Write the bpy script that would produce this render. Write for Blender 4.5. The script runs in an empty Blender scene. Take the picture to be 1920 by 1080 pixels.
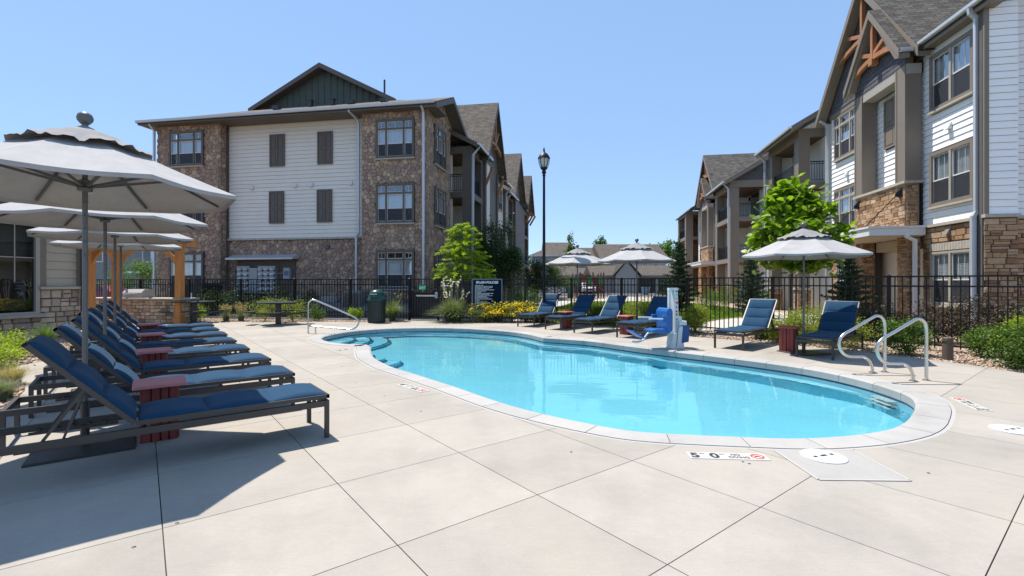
import bpy, math, random
import numpy as np
from mathutils import Vector, Matrix
from mathutils.geometry import delaunay_2d_cdt

SC = bpy.context.scene
COL = SC.collection

# ---------------------------------------------------------------- camera
CAM_H = 1.5
F_PX = 893.0                      # focal length in pixels of the 1920 px wide photograph
HOR = 530.0                       # its horizon row
cam = bpy.data.cameras.new('camera')
cam.sensor_width = 36.0
cam.lens = F_PX / 1920 * 36.0
cam.shift_y = -(540 - HOR) / 1920.0
cam.clip_start = 0.05
cam.clip_end = 3000
camo = bpy.data.objects.new('camera', cam)
camo.location = (0, 0, CAM_H)
camo.rotation_euler = (math.radians(90), 0, 0)
COL.objects.link(camo)
SC.camera = camo

# ---------------------------------------------------------------- sky and sun
SUN_DIR = Vector((-.3425, .2875, 1.0)).normalized()          # towards the sun
world = bpy.data.worlds.new('World')
SC.world = world
world.use_nodes = True
wn, wl = world.node_tree.nodes, world.node_tree.links
bg = wn['Background']
sky = wn.new('ShaderNodeTexSky')
sky.sky_type = 'NISHITA'
sky.sun_disc = False
sky.sun_elevation = math.asin(SUN_DIR.z)
sky.sun_rotation = math.atan2(SUN_DIR.x, SUN_DIR.y)
sky.altitude = 1500
sky.air_density = 1.0
sky.dust_density = .35
sky.ozone_density = 1.6
even = wn.new('ShaderNodeMix'); even.data_type = 'RGBA'      # clear, evenly bright summer sky
even.inputs[0].default_value = .74
even.inputs[7].default_value = (1.09, 1.78, 2.95, 1)
wl.new(sky.outputs[0], even.inputs[6]); wl.new(even.outputs[2], bg.inputs[0])
bg.inputs[1].default_value = 0.15
sl = bpy.data.lights.new('sun', 'SUN')
sl.energy = 3.7
sl.angle = math.radians(0.53)
sl.color = (1.0, 0.93, 0.845)
sl.cycles.is_caustics_light = True          # lets the sun through the refracting pool water
so = bpy.data.objects.new('sun', sl)
so.rotation_euler = (-SUN_DIR).to_track_quat('-Z', 'Y').to_euler()
so.location = (-10, 10, 30)
COL.objects.link(so)
SC.view_settings.view_transform = 'Standard'
SC.view_settings.look = 'None'
SC.view_settings.exposure = 0.97
SC.view_settings.gamma = 1.0
SC.view_settings.use_curve_mapping = False
SC.cycles.max_bounces = 8
SC.cycles.transparent_max_bounces = 16
SC.cycles.caustics_reflective = False
SC.cycles.caustics_refractive = True

# ---------------------------------------------------------------- coordinates
TH = math.radians(10.03)          # the buildings stand turned by this against the view axis
TB = Matrix.Rotation(-TH, 4, 'Z') # (b across, a away, z up) of the buildings -> world
CT, ST = math.cos(TH), math.sin(TH)
QD = Vector((-.613, .790, 0))     # along the row of loungers
PD = Vector((.790, .613, 0))      # across it, towards the pool
Z3 = Vector((0, 0, 1))

def W(b, a, z=0.0):
    return Vector((b*CT + a*ST, -b*ST + a*CT, z))

def G(px, py, z=0.0):
    """point of the level z seen in the photograph at px, py"""
    Y = (CAM_H - z) * F_PX / (py - HOR)
    return Vector(((px - 960) / F_PX * Y, Y, z))

def R(seed):
    return random.Random(seed)

# ---------------------------------------------------------------- mesh collector
WM = {}

def wm(o):
    return WM.get(o.name, Matrix.Identity(4))

def tag(o, label=None, cat=None, group=None, kind=None):
    if label: o['label'] = label
    if cat: o['category'] = cat
    if group: o['group'] = group
    if kind: o['kind'] = kind
    return o

def thing(name, label, cat, loc=(0, 0, 0), rz=0.0, group=None):
    o = bpy.data.objects.new(name, None)
    o.empty_display_size = .2
    COL.objects.link(o)
    o.location = loc
    o.rotation_euler = (0, 0, rz)
    WM[o.name] = Matrix.Translation(loc) @ Matrix.Rotation(rz, 4, 'Z')
    return tag(o, label, cat, group)

class MB:
    def __init__(s, T=None):
        s.V, s.F, s.T = [], [], T
        s.flip = T is not None and T.to_3x3().determinant() < 0
    def add(s, vs, fs):
        n = len(s.V)
        s.V += [Vector(v) for v in vs] if s.T is None else [s.T @ Vector(v) for v in vs]
        if s.flip: s.F += [tuple(n+i for i in reversed(f)) for f in fs]
        else: s.F += [tuple(n+i for i in f) for f in fs]
        return s
    def box(s, x0, x1, y0, y1, z0, z1):
        if x0 > x1: x0, x1 = x1, x0
        if y0 > y1: y0, y1 = y1, y0
        if z0 > z1: z0, z1 = z1, z0
        return s.add([(x0,y0,z0),(x1,y0,z0),(x1,y1,z0),(x0,y1,z0),(x0,y0,z1),(x1,y0,z1),(x1,y1,z1),(x0,y1,z1)],
                     [(0,3,2,1),(4,5,6,7),(0,1,5,4),(1,2,6,5),(2,3,7,6),(3,0,4,7)])
    def bbox(s, x0, x1, y0, y1, z0, z1, r=.006):
        """box with bevelled long edges (chamfer r round the top and the vertical edges)"""
        if x0 > x1: x0, x1 = x1, x0
        if y0 > y1: y0, y1 = y1, y0
        rings = [(z0, 0), (z1 - r, 0), (z1, r)]
        vs, fs = [], []
        for z, i in rings:
            c = r
            vs += [(x0+i+c,y0+i,z),(x1-i-c,y0+i,z),(x1-i,y0+i+c,z),(x1-i,y1-i-c,z),(x1-i-c,y1-i,z),(x0+i+c,y1-i,z),(x0+i,y1-i-c,z),(x0+i,y0+i+c,z)]
        for k in range(2):
            for j in range(8):
                a, b = k*8+j, k*8+(j+1) % 8
                fs.append((a, b, b+8, a+8))
        fs.append(tuple(reversed(range(8)))); fs.append(tuple(range(16, 24)))
        return s.add(vs, fs)
    def bar(s, p, q, w, h, up=Z3):
        p, q = Vector(p), Vector(q)
        d = (q-p).normalized()
        sd = d.cross(Vector(up))
        if sd.length < 1e-4: sd = d.cross(Vector((1, 0, 0)))
        sd = sd.normalized() * w/2
        u = sd.cross(d).normalized() * h/2
        vs = []
        for c in (p, q): vs += [c-sd-u, c+sd-u, c+sd+u, c-sd+u]
        return s.add(vs, [(0,1,2,3),(7,6,5,4),(0,4,5,1),(1,5,6,2),(2,6,7,3),(3,7,4,0)])
    def tube(s, pts, r, n=8, caps=True):
        pts = [Vector(p) for p in pts]
        vs, fs = [], []
        prev = None
        for i, p in enumerate(pts):
            d = (pts[min(i+1, len(pts)-1)] - pts[max(i-1, 0)]).normalized()
            if prev is None:
                a = d.cross(Z3)
                if a.length < 1e-3: a = d.cross(Vector((1, 0, 0)))
            else: a = prev - d*prev.dot(d)
            a.normalize(); prev = a
            b = d.cross(a)
            rr = r[i] if isinstance(r, (list, tuple)) else r
            for k in range(n):
                t = 2*math.pi*k/n
                vs.append(p + a*math.cos(t)*rr + b*math.sin(t)*rr)
        for i in range(len(pts)-1):
            for k in range(n):
                fs.append((i*n+k, i*n+(k+1) % n, (i+1)*n+(k+1) % n, (i+1)*n+k))
        if caps:
            fs.append(tuple(reversed(range(n)))); fs.append(tuple(range((len(pts)-1)*n, len(pts)*n)))
        return s.add(vs, fs)
    def lathe(s, prof, c=(0, 0, 0), n=16, caps=True):
        c = Vector(c); vs, fs = [], []
        for r, z in prof:
            for k in range(n):
                t = 2*math.pi*k/n
                vs.append(c + Vector((r*math.cos(t), r*math.sin(t), z)))
        for i in range(len(prof)-1):
            for k in range(n):
                fs.append((i*n+k, i*n+(k+1) % n, (i+1)*n+(k+1) % n, (i+1)*n+k))
        if caps:
            fs.append(tuple(reversed(range(n)))); fs.append(tuple(range((len(prof)-1)*n, len(prof)*n)))
        return s.add(vs, fs)
    def prism(s, pts, vec):
        pts = [Vector(p) for p in pts]; n = len(pts); v = Vector(vec)
        nrm = Vector((0, 0, 0))
        for i in range(n): nrm += pts[i].cross(pts[(i+1) % n])
        if nrm.dot(v) > 0: pts.reverse()
        fs = [tuple(range(n)), tuple(reversed(range(n, 2*n)))]
        for i in range(n):
            j = (i+1) % n
            fs.append((j, i, n+i, n+j))
        return s.add(pts + [p+v for p in pts], fs)
    def build(s, name, mat, parent=None, smooth=False, label=None, kind=None, cat=None, group=None, uv=None):
        if parent is None:
            lo = [min(v[i] for v in s.V) for i in range(3)]; hi = [max(v[i] for v in s.V) for i in range(3)]
            org = Vector(((lo[0]+hi[0])/2, (lo[1]+hi[1])/2, lo[2]))
            V = [v-org for v in s.V]
        else:
            inv = wm(parent).inverted(); V = [inv @ v for v in s.V]
        me = bpy.data.meshes.new(name)
        me.from_pydata(V, [], s.F)
        me.materials.append(mat)
        if uv is not None:
            l = me.uv_layers.new(name='UVMap')
            flat = []
            for p in me.polygons:
                for li in p.loop_indices: flat.append(uv[me.loops[li].vertex_index])
            for i, c in enumerate(flat): l.data[i].uv = c
        if smooth:
            me.shade_smooth()
        o = bpy.data.objects.new(name, me)
        COL.objects.link(o)
        if parent is None:
            o.location = org; WM[o.name] = Matrix.Translation(org)
        else:
            o.parent = parent; WM[o.name] = wm(parent)
        return tag(o, label, cat, group, kind)

def np_obj(name, V, F, mat, parent=None, smooth=False, **kw):
    """V (n,3), F (m,k) arrays in world coordinates"""
    V = np.asarray(V, dtype=np.float64).reshape(-1, 3); F = np.asarray(F, dtype=np.int32)
    if parent is None:
        org = Vector((float((V[:,0].min()+V[:,0].max())/2), float((V[:,1].min()+V[:,1].max())/2), float(V[:,2].min())))
        Vl = V - np.array(org)
    else:
        M = np.array(wm(parent).inverted()); Vl = V @ M[:3,:3].T + M[:3,3]
    k = F.shape[1]
    me = bpy.data.meshes.new(name)
    me.vertices.add(len(Vl)); me.vertices.foreach_set('co', Vl.astype(np.float32).ravel())
    me.loops.add(F.size); me.loops.foreach_set('vertex_index', F.ravel())
    me.polygons.add(len(F)); me.polygons.foreach_set('loop_start', np.arange(0, F.size, k, dtype=np.int32))
    me.materials.append(mat)
    me.update(calc_edges=True); me.validate()
    if smooth: me.shade_smooth()
    o = bpy.data.objects.new(name, me); COL.objects.link(o)
    if parent is None:
        o.location = org; WM[o.name] = Matrix.Translation(org)
    else:
        o.parent = parent; WM[o.name] = wm(parent)
    return tag(o, kw.get('label'), kw.get('cat'), kw.get('group'), kw.get('kind'))

def copy_tree(o, parent=None):
    c = o.copy(); COL.objects.link(c)
    if parent is not None: c.parent = parent
    for ch in list(o.children): copy_tree(ch, c)
    return c

def place(proto, used, loc, rz, label, group=None):
    o = copy_tree(proto) if used else proto
    o.location = loc; o.rotation_euler = (0, 0, rz)
    o['label'] = label
    if group: o['group'] = group
    return o

class Bin:
    """alike pieces of one thing: objects up to the limit, the rest joined"""
    def __init__(s, parent, name, mat, limit=300):
        s.p, s.n, s.m, s.lim, s.k = parent, name, mat, limit, 0
        s.rest = None
    def put(s, mb):
        if s.k < s.lim:
            mb.build(s.n, s.m, s.p); s.k += 1
        else:
            if s.rest is None: s.rest = MB()
            n = len(s.rest.V)
            s.rest.V += mb.V; s.rest.F += [tuple(n+i for i in f) for f in mb.F]
    def close(s):
        if s.rest: s.rest.build(s.n + 's_beyond', s.m, s.p, kind='stuff')
        s.rest = None

# ---------------------------------------------------------------- materials
MATS = {}

def _nodes(name):
    m = bpy.data.materials.new(name); m.use_nodes = True
    nt = m.node_tree
    return m, nt, nt.nodes, nt.links, nt.nodes['Principled BSDF']

def rand_socket(nt):
    """0..1 per loose piece and per object"""
    N, L = nt.nodes, nt.links
    oi = N.new('ShaderNodeObjectInfo'); ge = N.new('ShaderNodeNewGeometry')
    a = N.new('ShaderNodeMath'); a.operation = 'ADD'
    L.new(oi.outputs['Random'], a.inputs[0]); L.new(ge.outputs['Random Per Island'], a.inputs[1])
    f = N.new('ShaderNodeMath'); f.operation = 'FRACT'; L.new(a.outputs[0], f.inputs[0])
    return f.outputs[0]

def ramp(nt, fac, stops, interp='LINEAR'):
    r = nt.nodes.new('ShaderNodeValToRGB'); r.color_ramp.interpolation = interp
    e = r.color_ramp.elements
    e[0].position, e[0].color = stops[0][0], (*stops[0][1], 1)
    e[1].position, e[1].color = stops[-1][0], (*stops[-1][1], 1)
    for p, c in stops[1:-1]:
        x = e.new(p); x.color = (*c, 1)
    nt.links.new(fac, r.inputs[0])
    return r.outputs[0]

def noise(nt, scale, detail=4, rough=.6, vec=None, stretch=None, coord='Object'):
    N, L = nt.nodes, nt.links
    n = N.new('ShaderNodeTexNoise'); n.inputs['Scale'].default_value = scale
    n.inputs['Detail'].default_value = detail; n.inputs['Roughness'].default_value = rough
    tc = N.new('ShaderNodeTexCoord')
    src = tc.outputs[coord] if coord != 'World' else N.new('ShaderNodeNewGeometry').outputs['Position']
    if stretch:
        mp = N.new('ShaderNodeMapping'); L.new(src, mp.inputs[0])
        mp.inputs['Scale'].default_value = stretch[:3]
        if len(stretch) > 3: mp.inputs['Rotation'].default_value = (0, 0, stretch[3])
        src = mp.outputs[0]
    L.new(src, n.inputs['Vector'])
    return n.outputs['Fac']

def mul(nt, col, fac, lo, hi):
    """col times a grey running lo..hi with fac"""
    N, L = nt.nodes, nt.links
    mr = N.new('ShaderNodeMapRange'); L.new(fac, mr.inputs[0])
    mr.inputs[1].default_value = .25; mr.inputs[2].default_value = .75
    mr.inputs[3].default_value = lo; mr.inputs[4].default_value = hi
    mx = N.new('ShaderNodeVectorMath'); mx.operation = 'SCALE'
    if isinstance(col, tuple): mx.inputs[0].default_value = col
    else: L.new(col, mx.inputs[0])
    L.new(mr.outputs[0], mx.inputs['Scale'])
    return mx.outputs[0]

def bump(nt, P, h, strength, dist):
    b = nt.nodes.new('ShaderNodeBump'); b.inputs['Strength'].default_value = strength
    b.inputs['Distance'].default_value = dist
    nt.links.new(h, b.inputs['Height']); nt.links.new(b.outputs[0], P.inputs['Normal'])

def M(name, col=None, rough=.6, metal=0.0, var=.12, vs=3.0, bs=0.0, bscale=40, bdist=.01, spec=.5, coord='Object', sheen=0, stretch=None, coat=0):
    if name in MATS: return MATS[name]
    m, nt, N, L, P = _nodes(name)
    P.inputs['Roughness'].default_value = rough
    P.inputs['Metallic'].default_value = metal
    P.inputs['Specular IOR Level'].default_value = spec
    if sheen: P.inputs['Sheen Weight'].default_value = sheen
    if coat: P.inputs['Coat Weight'].default_value = coat
    c = mul(nt, tuple(col), noise(nt, vs, coord=coord, stretch=stretch), 1-var, 1+var)
    L.new(c, P.inputs['Base Color'])
    if bs: bump(nt, P, noise(nt, bscale, coord=coord), bs, bdist)
    MATS[name] = m
    return m

def Mstone(name, stops, rough=.85, bs=.6, bscale=14, bdist=.02, grain=.22):
    if name in MATS: return MATS[name]
    m, nt, N, L, P = _nodes(name)
    P.inputs['Roughness'].default_value = rough
    P.inputs['Specular IOR Level'].default_value = .25
    c = ramp(nt, rand_socket(nt), stops)
    c = mul(nt, c, noise(nt, 7, 6, .7), 1-grain, 1+grain)
    c = mul(nt, c, noise(nt, 60, 3, .7), .88, 1.12)
    L.new(c, P.inputs['Base Color'])
    bump(nt, P, noise(nt, bscale, 6, .65), bs, bdist)
    MATS[name] = m
    return m

def Mleaf(name, c0, c1, trans=.35, rough=.55):
    if name in MATS: return MATS[name]
    m, nt, N, L, P = _nodes(name)
    P.inputs['Roughness'].default_value = rough
    P.inputs['Specular IOR Level'].default_value = .35
    r = rand_socket(nt)
    mid = tuple((a+b)/2 for a, b in zip(c0, c1))
    c = ramp(nt, r, [(0, c0), (.5, mid), (1, c1)])
    c = mul(nt, c, noise(nt, 2.2, 3), .8, 1.2)
    L.new(c, P.inputs['Base Color'])
    tr = N.new('ShaderNodeBsdfTranslucent')
    sc = N.new('ShaderNodeVectorMath'); sc.operation = 'MULTIPLY'
    L.new(c, sc.inputs[0]); sc.inputs[1].default_value = (1.5, 1.7, .7)
    L.new(sc.outputs[0], tr.inputs[0])
    mx = N.new('ShaderNodeMixShader'); mx.inputs[0].default_value = trans
    L.new(P.outputs[0], mx.inputs[1]); L.new(tr.outputs[0], mx.inputs[2])
    L.new(mx.outputs[0], N['Material Output'].inputs[0])
    MATS[name] = m
    return m

def Mglass(name, tint=(.88, .91, .93), base=.13):
    if name in MATS: return MATS[name]
    m, nt, N, L, P = _nodes(name)
    N.remove(P)
    t = N.new('ShaderNodeBsdfTransparent'); t.inputs[0].default_value = (*tint, 1)
    g = N.new('ShaderNodeBsdfGlossy'); g.inputs['Roughness'].default_value = .015
    g.inputs[0].default_value = (.95, .97, 1, 1)
    nz = noise(nt, .9, 2)
    b = N.new('ShaderNodeBump'); b.inputs['Strength'].default_value = .12; b.inputs['Distance'].default_value = .02
    L.new(nz, b.inputs['Height']); L.new(b.outputs[0], g.inputs['Normal'])
    lw = N.new('ShaderNodeLayerWeight'); lw.inputs[0].default_value = .5
    pw = N.new('ShaderNodeMath'); pw.operation = 'POWER'; L.new(lw.outputs['Facing'], pw.inputs[0]); pw.inputs[1].default_value = 4.0
    ad = N.new('ShaderNodeMath'); ad.operation = 'MULTIPLY_ADD'; ad.inputs[1].default_value = .8; ad.inputs[2].default_value = base
    L.new(pw.outputs[0], ad.inputs[0])
    mx = N.new('ShaderNodeMixShader')
    L.new(ad.outputs[0], mx.inputs[0]); L.new(t.outputs[0], mx.inputs[1]); L.new(g.outputs[0], mx.inputs[2])
    L.new(mx.outputs[0], N['Material Output'].inputs[0])
    MATS[name] = m
    return m

def Mscreen(name):
    m, nt, N, L, P = _nodes(name)
    P.inputs['Base Color'].default_value = (.035, .037, .045, 1); P.inputs['Roughness'].default_value = .6
    t = N.new('ShaderNodeBsdfTransparent')
    mx = N.new('ShaderNodeMixShader'); mx.inputs[0].default_value = .62
    L.new(t.outputs[0], mx.inputs[1]); L.new(P.outputs[0], mx.inputs[2])
    L.new(mx.outputs[0], N['Material Output'].inputs[0])
    return m

def Mshingle(name, c0, c1, row=.15, wid=.32):
    m, nt, N, L, P = _nodes(name)
    P.inputs['Roughness'].default_value = .92; P.inputs['Specular IOR Level'].default_value = .15
    tc = N.new('ShaderNodeTexCoord')
    br = N.new('ShaderNodeTexBrick')
    L.new(tc.outputs['UV'], br.inputs['Vector'])
    br.inputs['Scale'].default_value = 1.0
    br.inputs['Row Height'].default_value = row; br.inputs['Brick Width'].default_value = wid
    br.inputs['Mortar Size'].default_value = .012; br.inputs['Mortar Smooth'].default_value = .3
    br.inputs['Color1'].default_value = (*c0, 1); br.inputs['Color2'].default_value = (*c1, 1)
    br.inputs['Mortar'].default_value = tuple(x*.55 for x in c0) + (1,)
    br.offset = .37; br.offset_frequency = 2
    c = mul(nt, br.outputs['Color'], noise(nt, 1.2, 5, .7, coord='UV'), .82, 1.18)
    c = mul(nt, c, noise(nt, 40, 2, .7, coord='UV'), .8, 1.2)
    L.new(c, P.inputs['Base Color'])
    bump(nt, P, br.outputs['Fac'], -.5, .02)
    return m

def Mconcrete(name, col, warm=.06, brush=True, coord='World', rough=.85):
    if name in MATS: return MATS[name]
    m, nt, N, L, P = _nodes(name)
    P.inputs['Roughness'].default_value = rough; P.inputs['Specular IOR Level'].default_value = .25
    big = noise(nt, .55, 6, .62, coord=coord)
    c = ramp(nt, big, [(.28, tuple(x*.80 for x in col)), (.5, col), (.72, (col[0]*1.05, col[1]*1.03, col[2]*.98))])
    oi = N.new('ShaderNodeObjectInfo')
    c = mul(nt, c, oi.outputs['Random'], .95, 1.03)
    c = mul(nt, c, noise(nt, 2.3, 6, .78, coord=coord), .90, 1.06)
    fine = noise(nt, 55, 3, .8, coord=coord)
    c = mul(nt, c, fine, .94, 1.06)
    if brush:
        st = noise(nt, 9, 4, .8, coord=coord, stretch=(.6, 14, 1, math.radians(6)))
        c = mul(nt, c, st, .93, 1.05)
        # small dark specks and stains
        v = N.new('ShaderNodeTexVoronoi'); v.inputs['Scale'].default_value = 1.3
        ge = N.new('ShaderNodeNewGeometry'); L.new(ge.outputs['Position'], v.inputs['Vector'])
        ms = N.new('ShaderNodeMapRange'); L.new(v.outputs['Distance'], ms.inputs[0])
        ms.inputs[1].default_value = .012; ms.inputs[2].default_value = .035
        ms.inputs[3].default_value = .45; ms.inputs[4].default_value = 1.0
        sc = N.new('ShaderNodeVectorMath'); sc.operation = 'SCALE'
        L.new(c, sc.inputs[0]); L.new(ms.outputs[0], sc.inputs['Scale']); c = sc.outputs[0]
        bump(nt, P, st, .45, .005)
    else:
        bump(nt, P, fine, .3, .004)
    L.new(c, P.inputs['Base Color'])
    MATS[name] = m
    return m

# palette
DECK = Mconcrete('deck_concrete', (.362, .332, .290))
COPING = Mconcrete('coping_concrete', (.38, .368, .348), brush=False, coord='Object')
WALK = Mconcrete('walk_concrete', (.46, .44, .40), brush=False)
ASPH = M('asphalt', (.07, .07, .072), .9, var=.15, vs=1.5, bs=.3, bscale=60, coord='World')
SEAL = M('white_sealant', (.38, .37, .35), .7, var=.06)
PATCH = Mconcrete('patch_concrete', (.335, .325, .305), brush=False)
BLACKM = M('black_metal', (.006, .006, .007), .45, var=.1, spec=.3)
CHAR = M('charcoal_metal', (.042, .039, .037), .42, var=.1)
UMETAL = M('umbrella_metal', (.125, .13, .135), .36, metal=.3, var=.12)
STEEL = M('stainless_steel', (.62, .60, .56), .22, metal=1, var=.06, bs=.05, bscale=90)
TRIM = M('taupe_trim', (.20, .165, .13), .6, var=.05, bs=.15, bscale=60)
TRIM_SHADE = M('dark_taupe_trim', (.108, .088, .074), .6, var=.05, bs=.15, bscale=60)  # the taupe trim again, its colour darkened for the left building's shade
WINF = M('window_frame_tan', (.36, .33, .28), .5, var=.03)
WINW = M('window_sash_white', (.62, .61, .58), .45, var=.03)
SIDW = M('siding_white', (.88, .875, .86), .62, var=.035, vs=1.2, bs=.15, bscale=90)
SIDC = M('siding_cream', (.73, .68, .61), .65, var=.04, vs=1.2, bs=.15, bscale=90)
SIDT = M('siding_tan', (.44, .37, .28), .65, var=.05, vs=1.2, bs=.15, bscale=90)
SHAKE = M('slate_grey_shake', (.085, .08, .09), .75, var=.18, vs=4, bs=.3, bscale=50)
GREENB = M('green_board', (.065, .085, .073), .7, var=.08)
GUT = M('gutter_metal', (.50, .52, .54), .35, metal=.3, var=.04)
GUTW = M('gutter_white', (.66, .67, .68), .4, var=.04)
WOODC = M('cedar_wood', (.36, .15, .055), .6, var=.22, vs=2, bs=.3, bscale=30, stretch=(3, 3, .5))
WOODP = M('pergola_wood', (.50, .21, .06), .62, var=.2, vs=3, bs=.3, bscale=30, stretch=(4, 4, .5))
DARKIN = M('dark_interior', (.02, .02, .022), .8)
BLIND = M('blind_white', (.82, .82, .80), .6, var=.03)
GLASS = Mglass('window_glass')
GLASSD = Mglass('big_window_glass', (.25, .27, .28), .10)
SCREEN = Mscreen('insect_screen')
SHINGN = Mshingle('shingle_weathered', (.075, .07, .063), (.15, .138, .12))
SHINGB = Mshingle('shingle_brown', (.12, .10, .082), (.20, .17, .14))
FIELD = Mstone('fieldstone', [(0, (.25, .17, .14)), (.3, (.34, .235, .17)), (.55, (.29, .20, .165)), (.8, (.40, .285, .20)), (1, (.50, .365, .26))], grain=.2)
LEDGE = Mstone('ledgestone', [(0, (.19, .10, .055)), (.3, (.33, .20, .11)), (.6, (.42, .28, .165)), (.82, (.27, .17, .11)), (1, (.48, .35, .23))])
RUBBLE = Mstone('rubble_stone', [(0, (.24, .17, .13)), (.25, (.46, .36, .26)), (.5, (.58, .46, .33)), (.75, (.34, .25, .20)), (1, (.68, .58, .45))])
MORTAR = M('mortar', (.21, .165, .135), .95, var=.2, bs=.4, bscale=60)
MORTL = M('mortar_light', (.20, .175, .145), .95, var=.2, bs=.4, bscale=60)
CAPST = M('cap_stone', (.40, .36, .30), .85, var=.15, vs=6, bs=.4, bscale=30)
FOUND = M('foundation_concrete', (.36, .35, .33), .9, var=.1)
ROCKT = Mstone('river_rock', [(0, (.16, .11, .08)), (.25, (.34, .24, .17)), (.55, (.48, .35, .25)), (.8, (.38, .30, .24)), (1, (.60, .50, .40))], bscale=30, bdist=.01)
SOIL = M('bed_soil', (.22, .155, .105), .95, var=.3, vs=6, bs=.8, bscale=30, bdist=.03, coord='World')
GRAVD = M('grey_gravel', (.20, .18, .165), .95, var=.3, vs=12, bs=1, bscale=25, bdist=.04, coord='World')
GRASSG = M('lawn_ground', (.10, .15, .025), .95, var=.3, vs=3, coord='World')
PLAST = M('pool_plaster', (.29, .70, .82), .7, var=.05, vs=1.2, coord='World')
NAVYT = M('navy_tile', (.012, .07, .17), .15, var=.35, vs=14, spec=.6, coord='World')
WHITEP = M('white_plastic', (.62, .63, .63), .35, var=.03)
BLACKP = M('black_print', (.03, .03, .035), .5)
REDP = M('red_print', (.65, .05, .04), .5)

# water surface: clear film with fresnel reflection and fine ripples
def Mwater():
    m, nt, N, L, P = _nodes('pool_water')
    N.remove(P)
    g = N.new('ShaderNodeBsdfGlass'); g.inputs['Roughness'].default_value = 0.0; g.inputs['IOR'].default_value = 1.33
    g.inputs[0].default_value = (.80, .97, .995, 1)
    a = noise(nt, .9, 2, .5, coord='World', stretch=(1, 2.2, 1))
    c = noise(nt, 5.0, 3, .6, coord='World', stretch=(1, 1.6, 1))
    ad = N.new('ShaderNodeMath'); ad.operation = 'MULTIPLY_ADD'
    L.new(c, ad.inputs[0]); ad.inputs[1].default_value = .16; L.new(a, ad.inputs[2])
    b = N.new('ShaderNodeBump'); b.inputs['Strength'].default_value = .35; b.inputs['Distance'].default_value = .02
    L.new(ad.outputs[0], b.inputs['Height']); L.new(b.outputs[0], g.inputs['Normal'])
    L.new(g.outputs[0], N['Material Output'].inputs[0])
    return m
WATER = Mwater()

# ---------------------------------------------------------------- polygon tools
def inside(p, poly):
    x, y = p[0], p[1]; c = False; n = len(poly); j = n-1
    for i in range(n):
        xi, yi = poly[i][0], poly[i][1]; xj, yj = poly[j][0], poly[j][1]
        if (yi > y) != (yj > y) and x < (xj-xi)*(y-yi)/(yj-yi)+xi: c = not c
        j = i
    return c

def clip(poly, px, py, nx, ny):
    """keep the side where (p-(px,py)).n <= 0"""
    out = []; n = len(poly)
    for i in range(n):
        a, b = poly[i], poly[(i+1) % n]
        da = (a[0]-px)*nx + (a[1]-py)*ny; db = (b[0]-px)*nx + (b[1]-py)*ny
        if da <= 0: out.append(a)
        if (da < 0 < db) or (db < 0 < da):
            t = da/(da-db); out.append((a[0]+(b[0]-a[0])*t, a[1]+(b[1]-a[1])*t))
    return out

def centroid(p):
    return (sum(v[0] for v in p)/len(p), sum(v[1] for v in p)/len(p))

def area(p):
    return abs(sum(p[i][0]*p[(i+1) % len(p)][1]-p[(i+1) % len(p)][0]*p[i][1] for i in range(len(p))))/2

def region(polys, keep, z, thick, skirt=True):
    """triangulated area of the given outlines where keep(centroid); extruded down by thick"""
    V, E = [], []
    for pl in polys:
        n = len(V); k = len(pl)
        V += [Vector((p[0], p[1])) for p in pl]
        E += [(n+i, n+(i+1) % k) for i in range(k)]
    vs, es, fs, *_ = delaunay_2d_cdt(V, E, [], 0, 1e-5)
    T = [f for f in fs if keep(tuple(sum((vs[i][c] for i in f))/3 for c in (0, 1)))]
    if not T: return None
    mb = MB(); mb.V = [Vector((v[0], v[1], z)) for v in vs]
    cnt = {}
    TT = []
    for f in T:
        a, b, c = (vs[i] for i in f)
        if (b[0]-a[0])*(c[1]-a[1])-(b[1]-a[1])*(c[0]-a[0]) < 0: f = tuple(reversed(f))
        TT.append(tuple(f))
        for i in range(3):
            e = (f[i], f[(i+1) % 3]); cnt[e] = cnt.get(e, 0)+1
    used = sorted({i for f in TT for i in f}); mp = {o: i for i, o in enumerate(used)}
    n = len(used)
    mb.V = [mb.V[i] for i in used] + [mb.V[i] - Vector((0, 0, thick)) for i in used]
    mb.F = [tuple(mp[i] for i in f) for f in TT]
    if skirt:
        for (a, b) in cnt:
            if (b, a) not in cnt: mb.F.append((mp[b], mp[a], n+mp[a], n+mp[b]))
    return mb

# ---------------------------------------------------------------- terrain
FARG = M('distant_ground', (.17, .15, .11), .95, var=.25, vs=.05, coord='World')

def sheet(name, pts, z, mat, thick=.02):
    mb = MB(); mb.prism([(p[0], p[1], z) for p in pts], (0, 0, -thick))
    return tag(mb.build(name, mat), kind='structure')

# pool outline read from its inner coping edge
px_out = [(606,630,0),(628.8,625.3,0),(663,620,0),(720.5,615.6,0),(789,613.9,0),(858,614.5,0),(936,619,0),(988,624.7,0),
 (1019.5,632.6,1),(1060,635.3,0),(1108.6,638.5,0),(1180.8,648.6,0),(1240,655.5,0),(1300,662.5,0),(1373.7,671,0),(1436.8,679,0),(1502,688,0),(1570,700.5,0),
 (1631,715,0),(1686,732,0),(1714,744,0),(1721,756,0),(1719.4,768,0),(1700,795,0),(1636.5,812,0),(1541,820.7,0),(1466.6,822,0),
 (1400,819.4,0),(1282.6,814.6,0),(1202,810,0),(1145.6,802.4,0),(1038.5,781,0),(956.7,760.3,0),(899,741,0),(851,724,0),
 (807.5,710.6,0),(771,698.7,0),(736.5,688.8,0),(716,679,0),(699,670,0),(693.6,658.5,0),(694.5,650,1),(688,646,1),(651.7,645.5,0),(618,641.5,0),(600,635.5,0)]
PO = [(*G(x, y).xy, c) for x, y, c in px_out]
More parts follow.
